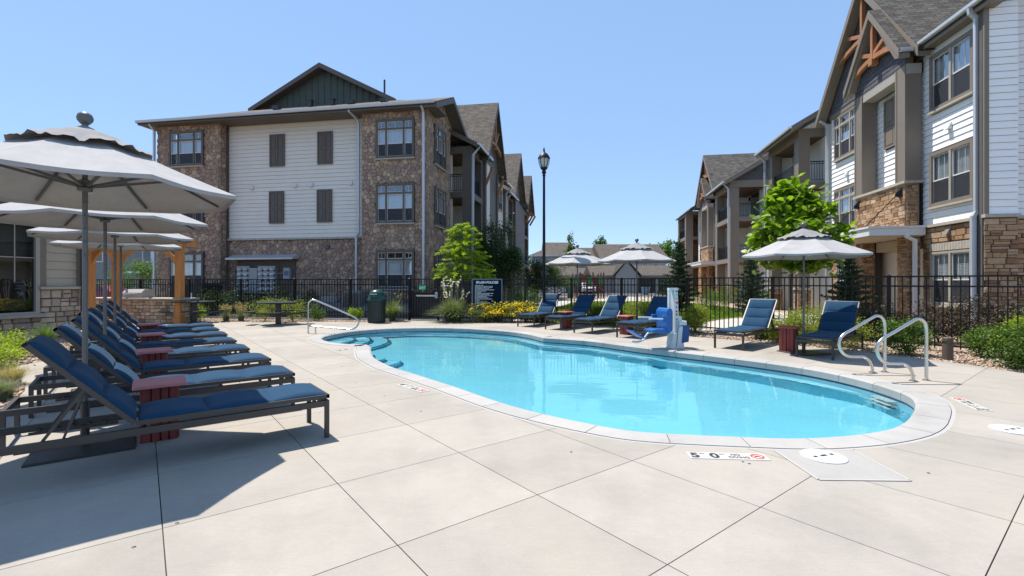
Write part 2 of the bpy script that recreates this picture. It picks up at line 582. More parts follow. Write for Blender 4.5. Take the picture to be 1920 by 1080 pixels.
for _ in range(2):                                  # corner cutting, keeping the true corners
    q = []
    n = len(PO)
    for i in range(n):
        a, b = PO[i], PO[(i+1) % n]
        if a[2]: q.append(a)
        q.append((a[0]*.75+b[0]*.25, a[1]*.75+b[1]*.25, 0) if not a[2] else (a[0]*.8+b[0]*.2, a[1]*.8+b[1]*.2, 0))
        q.append((a[0]*.25+b[0]*.75, a[1]*.25+b[1]*.75, 0) if not b[2] else (a[0]*.2+b[0]*.8, a[1]*.2+b[1]*.8, 0))
    PO = q
POOL = [(p[0], p[1]) for p in PO]
if sum(POOL[i][0]*POOL[(i+1) % len(POOL)][1]-POOL[(i+1) % len(POOL)][0]*POOL[i][1] for i in range(len(POOL))) < 0: POOL.reverse()

def offset(poly, d):
    """outward offset of a counter-clockwise outline"""
    n = len(poly); out = []
    for i in range(n):
        a, b, c = poly[i-1], poly[i], poly[(i+1) % n]
        t1 = Vector((b[0]-a[0], b[1]-a[1])).normalized(); t2 = Vector((c[0]-b[0], c[1]-b[1])).normalized()
        m = (t1+t2)
        m = m.normalized() if m.length > 1e-6 else t1
        nn = Vector((m.y, -m.x)); k = max(.55, nn.dot(Vector((t1.y, -t1.x))))
        out.append((b[0]+nn.x*d/k, b[1]+nn.y*d/k))
    return out

COPW = .30
COP_OUT = offset(POOL, COPW)
SEAL_OUT = offset(POOL, COPW+.04)

# deck outline
DECKP = [tuple(G(x, y).xy) for x, y in [(345,604.5),(450,603.5),(560,603.2),(690,604.5),(768,604.5),(770,599.5),(829,600),(832,605),(900,606),(975,606.5),(1024,606),(1085,608),
         (1145,613),(1205,620),(1300,631.5),(1422,641),(1469,645.6),(1600,658),(1731,673),(1800,681.5),(1867,691),(1920,700)]]
DECKP += [(9.6, 6.6), (10.0, 4.0), (10.0, -4.0), (-7.6, -4.0), (-5.75, 3.9), (-5.3, 4.75), (-5.9, 5.5), (-6.75, 6.6), (-7.3, 7.15), (-7.9, 7.4), (-8.5, 7.9), (-8.9, 8.6), (-8.95, 9.3), (-8.7, 9.6),
          (-9.9, 10.9), (-11.6, 13.0), (-14.0, 13.9), (-15.0, 18.6)]

FAR4 = [(-900, -300), (900, -300), (900, 1500), (-900, 1500)]
HOLE = offset(POOL, .1)
tag(region([FAR4, HOLE], lambda c: not inside(c, HOLE), -.2, .02).build('ground', FARG), kind='structure')
BEDP = [(-26, -5), (14, -5), (14, 9), (7.2, 15.0), (3.4, 18.1), (-4.2, 19.4), (-22.5, 22.6), (-30, 16)]
tag(region([BEDP, HOLE], lambda c: inside(c, BEDP) and not inside(c, HOLE), -.035, .02).build('planting_bed', SOIL), kind='structure')

deck = thing('pool_deck', None, None, (0, 0, 0)); tag(deck, kind='structure')
base = region([DECKP, COP_OUT], lambda c: inside(c, DECKP) and not inside(c, COP_OUT), -.014, .02)
JOINT = M('joint_dark', (.06, .048, .038), .95)
base.build('joint_filler', JOINT, deck)
S0, T0, STEP, GAP = .097, .44, 1.055, .0032
npan = 0
for i in range(-11, 17):
    for j in range(-10, 22):
        s0, s1 = S0+i*STEP+GAP, S0+(i+1)*STEP-GAP
        t0, t1 = T0+j*STEP+GAP, T0+(j+1)*STEP-GAP
        cell = [tuple((PD*s+QD*t).xy) for s, t in ((s0, t0), (s1, t0), (s1, t1), (s0, t1))]
        if area(cell) < .01: continue
        ins = [inside(c, DECKP) for c in cell]
        near = any(inside(c, SEAL_OUT) for c in cell) or any(abs(p[0]-(cell[0][0]+cell[2][0])/2) < .9 and abs(p[1]-(cell[0][1]+cell[2][1])/2) < .9 for p in SEAL_OUT)
        edge = not all(ins) or any(inside(p, cell) for p in DECKP)
        if not any(ins) and not any(inside(p, cell) for p in DECKP): continue
        if not near and not edge:
            mb = MB(); mb.prism([(*c, 0) for c in cell], (0, 0, -.013))
        else:
            mb = region([cell] + ([SEAL_OUT] if near else []) + ([DECKP] if edge else []),
                        lambda c: inside(c, cell) and inside(c, DECKP) and not inside(c, SEAL_OUT), 0, .013)
        if mb and mb.F:
            mb.build('concrete_panel', DECK, deck); npan += 1

# coping stones
pool = thing('swimming_pool', None, None, (0, 0, 0)); tag(pool, kind='structure')
n = len(POOL)
cum = [0.0]
for i in range(n):
    a, b = POOL[i], POOL[(i+1) % n]
    cum.append(cum[-1]+math.hypot(b[0]-a[0], b[1]-a[1]))
INN = offset(POOL, -.02); MIDO = offset(POOL, .02)
def at_s(poly, s):
    s %= cum[-1]
    i = max(k for k in range(n) if cum[k] <= s)
    t = (s-cum[i])/max(1e-6, cum[i+1]-cum[i])
    a, b = poly[i], poly[(i+1) % n]
    return (a[0]+(b[0]-a[0])*t, a[1]+(b[1]-a[1])*t)
rr = R(4)
s = 0.0; cuts = [0.0]
while s < cum[-1]-.9:
    s += rr.uniform(.58, .72); cuts.append(s)
cuts.append(cum[-1])
for c0, c1 in zip(cuts, cuts[1:]):
    c0 += .004; c1 -= .004
    ss = [c0]+[x for x in cum[:-1] if c0+.01 < x < c1-.01]+[c1]
    prof = [(INN, -.122), (INN, -.02), (MIDO, .004), (COP_OUT, .004), (COP_OUT, -.04)]
    vs, fs = [], []
    for x in ss:
        for pl, z in prof:
            p = at_s(pl, x); vs.append((p[0], p[1], z))
    k = len(prof)
    for i in range(len(ss)-1):
        for j in range(k-1): fs.append((i*k+j, (i+1)*k+j, (i+1)*k+j+1, i*k+j+1))
    fs.append(tuple(range(k))); fs.append(tuple(reversed(range((len(ss)-1)*k, len(ss)*k))))
    mb = MB(); mb.add(vs, fs); mb.build('coping_stone', COPING, pool)

def ring(poly_a, za, poly_b, zb):
    mb = MB(); k = len(poly_a)
    mb.add([(p[0], p[1], za) for p in poly_a]+[(p[0], p[1], zb) for p in poly_b],
           [(i, (i+1) % k, k+(i+1) % k, k+i) for i in range(k)])
    return mb
COP_O2 = offset(POOL, COPW+.006)
ring(COP_O2, -.001, SEAL_OUT, -.001).build('joint_sealant', SEAL, pool)
ring(COP_OUT, -.009, offset(POOL, COPW+.008), -.009).build('joint_shadow_gap', JOINT, pool)
ring(offset(POOL, .005), -.10, offset(POOL, .005), -.27).build('waterline_tile_band', NAVYT, pool)
# separate tiles of the waterline band along the far wall
ring(offset(POOL, .012), -.27, offset(POOL, .012), -1.27).build('pool_wall', PLAST, pool)
mb = region([POOL], lambda c: inside(c, POOL), -1.25, .01, False); mb.build('pool_floor', PLAST, pool)
# steps at the shallow left end
tip = POOL[min(range(n), key=lambda i: POOL[i][0])]
POOLI = offset(POOL, -.004)
for k, (r_, z_) in enumerate([(1.0, -.36), (1.45, -.62), (1.95, -.90)]):
    cc = (tip[0]-.25, tip[1]+.15)
    circ = [(cc[0]+r_*math.cos(t*math.pi/24), cc[1]+r_*math.sin(t*math.pi/24)*1.15) for t in range(48)]
    mb = region([POOLI, circ], lambda c: inside(c, POOLI) and inside(c, circ), z_, .36)
    mb.build('step', PLAST, pool)
    circ2 = [(cc[0]+(r_-.06)*math.cos(t*math.pi/24), cc[1]+(r_-.06)*math.sin(t*math.pi/24)*1.15) for t in range(48)]
    mb = region([POOLI, circ, circ2], lambda c: inside(c, POOLI) and inside(c, circ) and not inside(c, circ2), z_+.006, .004)
    if mb: mb.build('step_edge_tile', NAVYT, pool)
# second, small set of steps beside the inner corner
cpt = min(POOL, key=lambda p: (p[0]-G(694.5, 650).x)**2+(p[1]-G(694.5, 650).y)**2)
for r_, z_ in [(.5, -.5), (.85, -.85)]:
    circ = [(cpt[0]-.05+r_*math.cos(t*math.pi/16), cpt[1]-.5+r_*math.sin(t*math.pi/16)) for t in range(32)]
    mb = region([POOLI, circ], lambda c: inside(c, POOLI) and inside(c, circ), z_, .5)
    if mb: mb.build('step', PLAST, pool)
# bench ledge under water along the far wall
def bw(i, d):
    a, b = POOL[i-1], POOL[(i+1) % n]
    u = Vector((b[0]-a[0], b[1]-a[1])).normalized(); nr = Vector((u.y, -u.x))
    k = min(1, max(0, (nr.y-.02)/.3))*min(1, max(0, (POOL[i][0]+3.6)/.6))
    return (POOL[i][0]-nr.x*d*k, POOL[i][1]-nr.y*d*k)
BI = [bw(i, .30) for i in range(n)]; BI2 = [bw(i, .26) for i in range(n)]
mb = MB(); tb = MB()
for i in range(n):
    j = (i+1) % n
    a, b = POOL[i], POOL[j]
    u = Vector((b[0]-a[0], b[1]-a[1])).normalized(); nr = Vector((u.y, -u.x))
    if nr.y > .02 and a[0] > -3.6:
        mb.add([(*a, -.55), (*b, -.55), (*BI[j], -.55), (*BI[i], -.55), (*BI[i], -1.22), (*BI[j], -1.25)], [(3, 2, 1, 0), (4, 5, 2, 3)])
        tb.add([(*BI2[i], -.544), (*BI2[j], -.544), (*BI[j], -.544), (*BI[i], -.544)], [(3, 2, 1, 0)])
mb.build('bench_ledge', PLAST, pool)
tb.build('bench_edge_tile', NAVYT, pool)
# three moulded ladder treads in the right wall
lp = min(range(n), key=lambda i: (POOL[i][0]-G(1660, 724).x)**2+(POOL[i][1]-G(1660, 724).y)**2)
a, b = Vector((*POOL[lp-2], 0)), Vector((*POOL[(lp+2) % n], 0))
u = (b-a).normalized(); nr = Vector((u.y, -u.x, 0)); c = (a+b)/2
for k in range(3):
    mb = MB(); z = -.34-.22*k
    q = c-nr*.03
    mb.bar(q-u*.2+Vector((0, 0, z)), q+u*.2+Vector((0, 0, z)), .14, .03)
    mb.build('ladder_tread', WHITEP, pool)
WPO = offset(POOL, .004)
mb = region([WPO], lambda c: inside(c, WPO), -.135, .0, False)
nf_ = len(mb.V)//2; mb.V = mb.V[:nf_]; mb.F = [f for f in mb.F if max(f) < nf_]
wat = tag(mb.build('pool_water', WATER, smooth=True), kind='structure')
wat.cycles.is_caustics_caster = True
for o_ in pool.children: o_.cycles.is_caustics_receiver = True
# concrete patch and skimmer lid in front
ps = [G(1453, 845), G(1600, 845.5), G(1707, 902), G(1535, 900)]
mb = MB(); mb.prism([(p.x, p.y, .004) for p in ps], (0, 0, -.006)); tag(mb.build('concrete_patch', PATCH), kind='structure')
mb = MB()
for i in (0, 1, 2, 3):
    if i == 0: continue
    a, b = ps[i], ps[(i+1) % 4]
    mb.bar((a.x, a.y, .0045), (b.x, b.y, .0045), .024, .004)
tag(mb.build('patch_sealant', SEAL), kind='structure')

def skimmer(px, py, label):
    c = G(px, py)
    t = thing('skimmer_lid', label, 'skimmer lid', (c.x, c.y, 0), .3, 'white skimmer lids in the deck')
    T = wm(t)
    mb = MB(T); mb.lathe([(.175, 0.0), (.175, .011), (.165, .014), (0.0, .014)], n=40, caps=False); mb.build('lid', WHITEP, t, smooth=False)
    for x, w in ((-.09, .016), (0, .03), (.09, .016)):
        mb = MB(T); mb.box(x-w, x+w, -.014, .014, .014, .017); mb.build('finger_hole', CHAR, t)
skimmer(1544, 857, 'round white skimmer lid set in the square grey concrete patch')
skimmer(1899, 807, 'round white skimmer lid in the deck at the right edge')

for k, (px, py) in enumerate(((1071, 847.5), (1393, 866), (1405, 869.5), (667, 718), (721, 742), (789, 771.5), (251, 1026), (1741, 887), (1640, 729.5), (332, 981), (641, 687))):
    c = G(px, py); mb = MB(); mb.lathe([(.011, 0.0), (.011, .002), (.008, .003), (0, .003)], c, 12, caps=False); mb.build('anchor_cap', CHAR, deck)

# text as mesh
def text_mb(s, size, T, extrude=.0006, align='LEFT', bold=0.0, sx=1.0):
    cu = bpy.data.curves.new('t', 'FONT'); cu.body = s; cu.size = size; cu.extrude = extrude
    cu.align_x = align; cu.offset = bold
    o = bpy.data.objects.new('t', cu); COL.objects.link(o)
    dg = bpy.context.evaluated_depsgraph_get()
    me = bpy.data.meshes.new_from_object(o.evaluated_get(dg))
    mb = MB(T); mb.add([(v.co.x*sx, v.co.y, v.co.z) for v in me.vertices], [tuple(p.vertices) for p in me.polygons])
    bpy.data.objects.remove(o); bpy.data.curves.remove(cu); bpy.data.meshes.remove(me)
    return mb

TILEW = M('marker_tile', (.50, .485, .44), .4, var=.05)
def depth_marker(c, rz, ft, inch, label, full=True):
    w, h = (.66, .155) if full else (.33, .155)
    t = thing('depth_marker', label, 'depth marker', (c.x, c.y, 0), rz, 'depth markers set round the pool')
    T0 = wm(t)
    for k in range(4 if full else 2):
        mb = MB(T0); x0 = -w/2+k*(.165); mb.bbox(x0+.001, x0+.164, -h/2, h/2, 0, .006, .0015); mb.build('tile', TILEW, t)
    def tx(s, x, y, size, b=0.0, sx=1, mat=BLACKP):
        T = T0 @ Matrix.Translation((x, y, .0068))
        text_mb(s, size, T, bold=b, sx=sx).build('lettering', mat, t)
    tx(ft, -w/2+.018, -.052, .15, .006, 1.0); tx('FT', -w/2+.105, .02, .042)
    tx(inch, -w/2+.182, -.052, .15, .006, 1.0); tx('IN', -w/2+.27, .02, .042)
    if full:
        tx('NO', .035, .008, .06, .001, .85); tx('DIVING', .0, -.052, .06, .001, .85)
        mb = MB(T0 @ Matrix.Translation((.25, 0, .0068)))
        mb.lathe([(.043, 0), (.043, .001), (.056, .001), (.056, 0)], n=32, caps=False)
        mb.bar((-.035, .03, .001), (.035, -.03, .001), .009, .001)
        mb.build('no_diving_ring', REDP, t)
        mb = MB(T0 @ Matrix.Translation((.25, 0, .0066)))
        mb.bar((-.025, -.012, .001), (.012, .015, .001), .012, .001); mb.bar((.008, .012, .001), (.022, -.02, .001), .01, .001)
        mb.build('diver_symbol', BLACKP, t)
a, b = G(1287, 854), G(1442, 858)
depth_marker((a+b)/2, math.atan2((b-a).y, (b-a).x), '5', '0', 'white tile marker reading 5 FT 0 IN NO DIVING at the near edge')
a, b = G(757, 722), G(792, 733)
depth_marker((a+b)/2, math.atan2((b-a).y, (b-a).x), '4', '6', 'white 4 FT 6 IN marker tiles on the left side of the pool')
a, b = G(1798, 749), G(1841, 768)
depth_marker((a+b)/2, math.atan2((a-b).y, (a-b).x), '3', '6', 'white 3 FT 6 IN marker tiles at the right end of the pool')
depth_marker(G(644, 656), 1.0, '3', '0', 'short white marker tile beside the shallow steps', False)

# ================================================================ buildings
def vor(u0, u1, z0, z1, sp, seed, opens=(), aspect=1.0, jit=.42):
    """irregular stones (convex polygons) covering a wall rectangle, cut back from the openings"""
    rr = R(seed)
    sx, sz = sp*aspect, sp
    nx, nz = int((u1-u0)/sx)+1, int((z1-z0)/sz)+1
    sx, sz = (u1-u0)/nx, (z1-z0)/nz
    P = {}
    for i in range(-2, nx+2):
        for j in range(-2, nz+2):
            P[i, j] = (u0+(i+.5+(.25 if j % 2 else -.25)+rr.uniform(-jit, jit))*sx, z0+(j+.5+rr.uniform(-jit, jit))*sz)
            if rr.random() < .18: P[i, j] = None
    out = []
    for i in range(nx+1):
        for j in range(nz):
            c = P.get((i, j)) or None
            if not c or not (u0-sx*.5 < c[0] < u1+sx*.5): continue
            poly = [(u0, z0), (u1, z0), (u1, z1), (u0, z1)]
            for di in (-2, -1, 0, 1, 2):
                for dj in (-2, -1, 0, 1, 2):
                    q = P.get((i+di, j+dj))
                    if q is None or (di == 0 and dj == 0): continue
                    poly = clip(poly, (c[0]+q[0])/2, (c[1]+q[1])/2, q[0]-c[0], q[1]-c[1])
                    if len(poly) < 3: break
                if len(poly) < 3: break
            if len(poly) < 3: continue
            out += cut_open(poly, opens)
    return out

def cut_open(poly, opens):
    for (a, b, c, d) in opens:
        m = centroid(poly)
        xs = [p[0] for p in poly]; zs = [p[1] for p in poly]
        if max(xs) <= a or min(xs) >= b or max(zs) <= c or min(zs) >= d: continue
        dist = [a-m[0], m[0]-b, c-m[1], m[1]-d]
        k = max(range(4), key=lambda i: dist[i])
        if dist[k] < -.02: 
            return []
        if k == 0: poly = clip(poly, a, 0, 1, 0)
        elif k == 1: poly = clip(poly, b, 0, -1, 0)
        elif k == 2: poly = clip(poly, 0, c, 0, 1)
        else: poly = clip(poly, 0, d, 0, -1)
        if len(poly) < 3 or area(poly) < .0015: return []
    return [poly]

def courses(u0, u1, z0, z1, hs, ls, seed, opens=()):
    """stones laid in rough courses"""
    rr = R(seed); out = []; z = z0
    while z < z1-.01:
        h = min(rr.uniform(*hs), z1-z)
        if z1-(z+h) < hs[0]*.6: h = z1-z
        u = u0-rr.uniform(0, ls[1])
        while u < u1:
            l = rr.uniform(*ls)
            a, b = max(u, u0), min(u+l, u1)
            u += l
            if b-a < .03: continue
            j = h*.07
            parts = [(z, z+h)]
            if rr.random() < .3 and h > hs[0]*1.4: mz = z+h*rr.uniform(.4, .6); parts = [(z, mz), (mz, z+h)]
            for q0, q1 in parts:
                out += cut_open([(a, q0+rr.uniform(-j, j)*.5), (b, q0+rr.uniform(-j, j)*.5), (b, q1+rr.uniform(-j, j)*.5), (a, q1+rr.uniform(-j, j)*.5)], opens)
        z += h
    return out

def stone_mb(poly, T, rr, joint=.009, depth=.045):
    c = centroid(poly); r = math.sqrt(area(poly)/math.pi)
    if sum(poly[i][0]*poly[(i+1) % len(poly)][1]-poly[(i+1) % len(poly)][0]*poly[i][1] for i in range(len(poly))) < 0: poly = poly[::-1]
    # drop near-duplicate corners
    q = [p for i, p in enumerate(poly) if math.hypot(p[0]-poly[i-1][0], p[1]-poly[i-1][1]) > .012]
    if len(q) < 3: return None
    n = len(q); d = depth*rr.uniform(.6, 1.15)
    k1 = max(.5, 1-joint/r); k2 = max(.35, 1-(joint+.018)/r)
    vs = []
    for k, w in ((k1, 0), (k1, d*.62), (k2, d)):
        for p in q: vs.append((c[0]+(p[0]-c[0])*k, w+(rr.uniform(-.004, .004) if w > 0 else 0), c[1]+(p[1]-c[1])*k))
    fs = [tuple(range(2*n, 3*n))]
    for a in (0, n):
        for i in range(n): fs.append((a+i, a+(i+1) % n, a+n+(i+1) % n, a+n+i))
    fs = [tuple(reversed(f)) for f in fs]
    mb = MB(T); mb.add(vs, fs)
    return mb

SHEATH_SHADE = M('sheathing', (.10, .095, .09), .9)  # backing wall, darkened to stand in for shade lines under the lapped boards
SOFW = M('dark_stained_soffit', (.12, .055, .03), .6, var=.2)

class Facade:
    """a flat wall: u along it, w out of it, z up; T takes (u, w, z) to the world"""
    def __init__(s, face, at):
        if face == '-a': s.T = TB @ Matrix(((1,0,0,0),(0,-1,0,at),(0,0,1,0),(0,0,0,1)))      # u = b
        if face == '-b': s.T = TB @ Matrix(((0,-1,0,at),(1,0,0,0),(0,0,1,0),(0,0,0,1)))      # u = a
        if face == '+b': s.T = TB @ Matrix(((0,1,0,at),(1,0,0,0),(0,0,1,0),(0,0,0,1)))       # u = a
    def mb(s): return MB(s.T)

def core(f, parent, u0, u1, z0, z1, mat, opens=(), back=-.12, depth=.25):
    """backing wall with real openings"""
    us = sorted({u0, u1, *[min(max(o[0], u0), u1) for o in opens], *[min(max(o[1], u0), u1) for o in opens]})
    zs = sorted({z0, z1, *[min(max(o[2], z0), z1) for o in opens], *[min(max(o[3], z0), z1) for o in opens]})
    mb = f.mb()
    for a, b in zip(us, us[1:]):
        run = None
        for c, d in zip(zs, zs[1:]):
            m = ((a+b)/2, (c+d)/2)
            hole = any(o[0] < m[0] < o[1] and o[2] < m[1] < o[3] for o in opens)
            if hole:
                if run: mb.box(a, b, back-depth, back, *run); run = None
            else: run = (run[0], d) if run else (c, d)
        if run: mb.box(a, b, back-depth, back, *run)
    mb.build('wall', mat, parent)

def siding(f, bin_, u0, u1, z0, z1, opens=(), pitch=.19, w0=-.115, seed=0):
    rr = R(seed); z = z0
    while z < z1-.02:
        h = min(pitch, z1-z)
        segs = [(u0, u1)]
        for o in opens:
            if o[2] < z+h*.6 and o[3] > z+h*.4:
                ns = []
                for a, b in segs:
                    if o[1] <= a or o[0] >= b: ns.append((a, b)); continue
                    if o[0]-a > .02: ns.append((a, o[0]))
                    if b-o[1] > .02: ns.append((o[1], b))
                segs = ns
        for a, b in segs:
            cutp = [a]
            L_ = b-a
            if L_ > 3.8: cutp.append(a+L_*rr.uniform(.3, .7))
            cutp.append(b)
            for c, d in zip(cutp, cutp[1:]):
                mb = f.mb()
                e = .0015
                mb.add([(c+e,w0,z+.006),(d-e,w0,z+.006),(d-e,w0+.036,z-.001),(c+e,w0+.036,z-.001),(c+e,w0,z+h-.006),(d-e,w0,z+h-.006),(d-e,w0+.012,z+h-.006),(c+e,w0+.012,z+h-.006)],
                       [(0,1,2,3),(3,2,6,7),(4,7,6,5),(0,3,7,4),(1,5,6,2),(0,4,5,1)])
                bin_.put(mb)
        z += h

def stones(f, bin_, polys, seed, joint=.009, depth=.045, w0=-.11):
    rr = R(seed)
    polys = sorted(polys, key=lambda p: -area(p))
    T = f.T @ Matrix.Translation((0, w0, 0))
    for p in polys:
        mb = stone_mb(p, T, rr, joint, depth)
        if mb: bin_.put(mb)

def window(f, parent, u0, u1, z0, z1, cols=(1, 1), transom=0.0, trim=TRIM, trimw=.10, sill=True, blind='full', screen=True, sash=WINW, w0=-.09, tm=True, seed=0):
    """trim, mullions, sashes, panes, blinds; (u0..u1, z0..z1) is the outside of the trim"""
    W_ = f.mb()
    tp = w0+.085
    W_.box(u0, u0+trimw, w0-.06, tp, z0, z1); W_.box(u1-trimw, u1, w0-.06, tp, z0, z1)
    W_.box(u0+trimw, u1-trimw, w0-.06, tp-.002, z1-trimw*1.15, z1); W_.box(u0+trimw, u1-trimw, w0-.06, tp-.002, z0, z0+trimw)
    win = W_.build('window', trim, parent)
    if sill:
        mb = f.mb(); mb.box(u0-.03, u1+.03, w0-.06, tp+.03, z0-.06, z0-.002); mb.build('sill', CAPST, win)
    iu0, iu1, iz0, iz1 = u0+trimw, u1-trimw, z0+trimw, z1-trimw*1.15
    tot = sum(cols); u = iu0; gaps = .085; av = (iu1-iu0)-gaps*(len(cols)-1)
    mul_ = f.mb(); sh = f.mb(); pn = f.mb(); bl = f.mb(); sc = f.mb(); mt = f.mb(); box = f.mb()
    zt = iz1-transom
    if transom: mul_.box(iu0, iu1, w0-.06, tp-.006, zt-.09, zt)
    for k, cw in enumerate(cols):
        wd = av*cw/tot; a, b = u, u+wd
        if k < len(cols)-1: mul_.box(b, b+gaps, w0-.06, tp-.004, iz0, zt-.09 if transom else iz1); 
        if transom and k < len(cols)-1: mul_.box(b, b+gaps, w0-.06, tp-.004, zt, iz1)
        u = b+gaps
        zz1 = zt-.09 if transom else iz1
        mid = iz0+(zz1-iz0)*.46
        s = .038
        # upper sash, lower sash
        for (p, q, off) in ((mid, zz1, .012), (iz0, mid+s, -.008)):
            y = w0+off
            sh.box(a, a+s, y, y+.03, p, q); sh.box(b-s, b, y, y+.03, p, q)
            sh.box(a+s, b-s, y, y+.03, p, p+s); sh.box(a+s, b-s, y, y+.03, q-s, q)
            pn.box(a+s, b-s, y+.01, y+.014, p+s, q-s)
        if screen: sc.box(a+s*.7, b-s*.7, w0+.026, w0+.028, iz0+s*.7, mid)
        if transom:
            y = w0+.005; s2 = .03
            sh.box(a, a+s2, y, y+.03, zt, iz1); sh.box(b-s2, b, y, y+.03, zt, iz1)
            sh.box(a+s2, b-s2, y, y+.03, zt, zt+s2); sh.box(a+s2, b-s2, y, y+.03, iz1-s2, iz1)
            pn.box(a+s2, b-s2, y+.01, y+.014, zt+s2, iz1-s2)
            nm = 4 if cw > 1.3 else 2
            for q in range(1, nm): mt.box(a+wd*q/nm-.008, a+wd*q/nm+.008, y+.008, y+.02, zt+s2, iz1-s2)
        if wd > .45:
            for q in (1, 2): mt.box(a+wd*q/3-.006, a+wd*q/3+.006, w0+.016, w0+.03, mid+s, zz1-s)
        # blinds
        low = iz0 if blind == 'full' else (mid-.05 if blind == 'half' else zz1-.25)
        if blind:
            z = low+.02
            while z < (iz1 if not transom else zz1)-.02:
                bl.add([(a+.01, w0-.038, z), (b-.01, w0-.038, z), (b-.01, w0-.048, z+.038), (a+.01, w0-.048, z+.038)], [(0, 1, 2, 3)])
                z += .042
    if mul_.V: mul_.build('mullion', WINF if trim is TRIM else trim, win)
    sh.build('sash', sash, win)
    if mt.V: mt.build('glazing_bar', sash, win)
    if bl.V: bl.build('blind', BLIND, win)
    if sc.V: sc.build('insect_screen', SCREEN, win)
    pn.build('pane', GLASS, win)
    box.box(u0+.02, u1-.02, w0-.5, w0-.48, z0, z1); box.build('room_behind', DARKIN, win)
    return win

def shutter(f, parent, u0, u1, z0, z1, w0=-.085, mat=None):
    mat = mat or TRIM_SHADE
    mb = f.mb(); mb.box(u0, u1, w0, w0+.03, z0, z1); sh = mb.build('shutter', mat, parent)
    fr = f.mb(); t = .07
    fr.box(u0, u0+t, w0+.03, w0+.055, z0, z1); fr.box(u1-t, u1, w0+.03, w0+.055, z0, z1)
    fr.box(u0+t, u1-t, w0+.03, w0+.055, z0, z0+t); fr.box(u0+t, u1-t, w0+.03, w0+.055, z1-t, z1)
    m = (u0+u1)/2; fr.box(m-.045, m+.045, w0+.03, w0+.055, z0+t, z1-t)
    zm = z0+(z1-z0)*.48
    for a, b in ((u0+t, m-.045), (m+.045, u1-t)):
        fr.box(a, b, w0+.03, w0+.05, zm-.04, zm+.04)
        for c, d in ((z0+t, zm-.04), (zm+.04, z1-t)): fr.box(a+.05, b-.05, w0+.03, w0+.042, c+.05, d-.05)
    fr.build('shutter_frame', mat, sh)

def roofslab(name, parent, pts, mat=SHINGN, thick=.16, eave=(0, 1), edge=None):
    """pts: roof corners as (b, a, z), the first two along the eave"""
    P = [W(*p) for p in pts]
    e = (P[1]-P[0]).normalized()
    nrm = (P[1]-P[0]).cross(P[-1]-P[0]).normalized()
    if nrm.z < 0: nrm = -nrm
    up = nrm.cross(e).normalized()
    if up.z < 0: up = -up
    n = len(P)
    mb = MB(); mb.V = P + [p-Vector((0, 0, thick)) for p in P]
    f = list(range(n))
    if (P[1]-P[0]).cross(P[2]-P[1]).z < 0: f = f[::-1]
    mb.F = [tuple(f), tuple(n+i for i in reversed(f))]
    uv = [((p-P[0]).dot(e), (p-P[0]).dot(up)) for p in P]*2
    for i in range(n):
        a, b = f[i], f[(i+1) % n]
        mb.F.append((b, a, n+a, n+b))
    o = mb.build(name, mat, parent, uv=uv)
    return o

def bar_ba(parent, name, p, q, w, h, mat, up=Z3):
    mb = MB(); mb.bar(W(*p), W(*q), w, h, up); return mb.build(name, mat, parent)

def gutter(parent, p, q, mat=GUT):
    a, b = W(*p), W(*q)
    mb = MB(); d = (b-a).normalized(); s = d.cross(Z3)
    prof = [(-.06, .0), (-.06, -.09), (-.02, -.12), (.045, -.12), (.06, -.06), (.065, 0), (.052, 0), (.045, -.09), (-.045, -.09), (-.048, 0)]
    vs = [c+s*x+Z3*z for c in (a, b) for x, z in prof]; n = len(prof)
    mb.add(vs, [(i, (i+1) % n, n+(i+1) % n, n+i) for i in range(n)]+[tuple(range(n)), tuple(reversed(range(n, 2*n)))])
    mb.build('gutter', mat, parent)

def downspout(parent, pts, mat=GUT, r=.045, s=.10):
    mb = MB()
    P = [W(*p) for p in pts]
    for a, b in zip(P, P[1:]):
        d = (b-a).normalized(); mb.bar(a-d*.02, b+d*.02, s, s*.8, W(0, 1, 0) if abs(d.z) > .9 else Z3)
    mb.build('downspout', mat, parent)

def vent_hood(f, parent, u, z, w0=-.085, mat=None):
    mb = f.mb()
    mb.add([(u-.09,w0,z-.09),(u+.09,w0,z-.09),(u+.09,w0,z+.1),(u-.09,w0,z+.1),(u-.09,w0+.13,z-.09),(u+.09,w0+.13,z-.09),(u+.09,w0+.03,z+.1),(u-.09,w0+.03,z+.1)],
           [(0,3,2,1),(4,5,6,7),(0,4,7,3),(1,2,6,5),(2,3,7,6),(0,1,5,4)])
    mb.build('vent_hood', mat or GUTW, parent)

def railing(f, parent, u0, u1, z0, w, along='u', h=1.0, step=.11):
    """rail with balusters: along u at depth w, or along w between u0..u1 read as depths at u = w"""
    mb = f.mb(); r = .008
    def bx(a0, a1, c, zz0, zz1, t=.02):
        if along == 'u': mb.box(a0, a1, c-t, c+t, zz0, zz1)
        else: mb.box(c-t, c+t, a0, a1, zz0, zz1)
    bx(u0, u1, w, z0+h-.03, z0+h+.01); bx(u0, u1, w, z0+.09, z0+.115, .012); bx(u0, u1, w, z0+h-.13, z0+h-.105, .012)
    k = max(2, int((u1-u0)/step))
    for i in range(k+1):
        x = u0+(u1-u0)*i/k
        bx(x-r, x+r, w, z0+.1, z0+h-.03, r)
    mb.build('railing', BLACKM, parent)

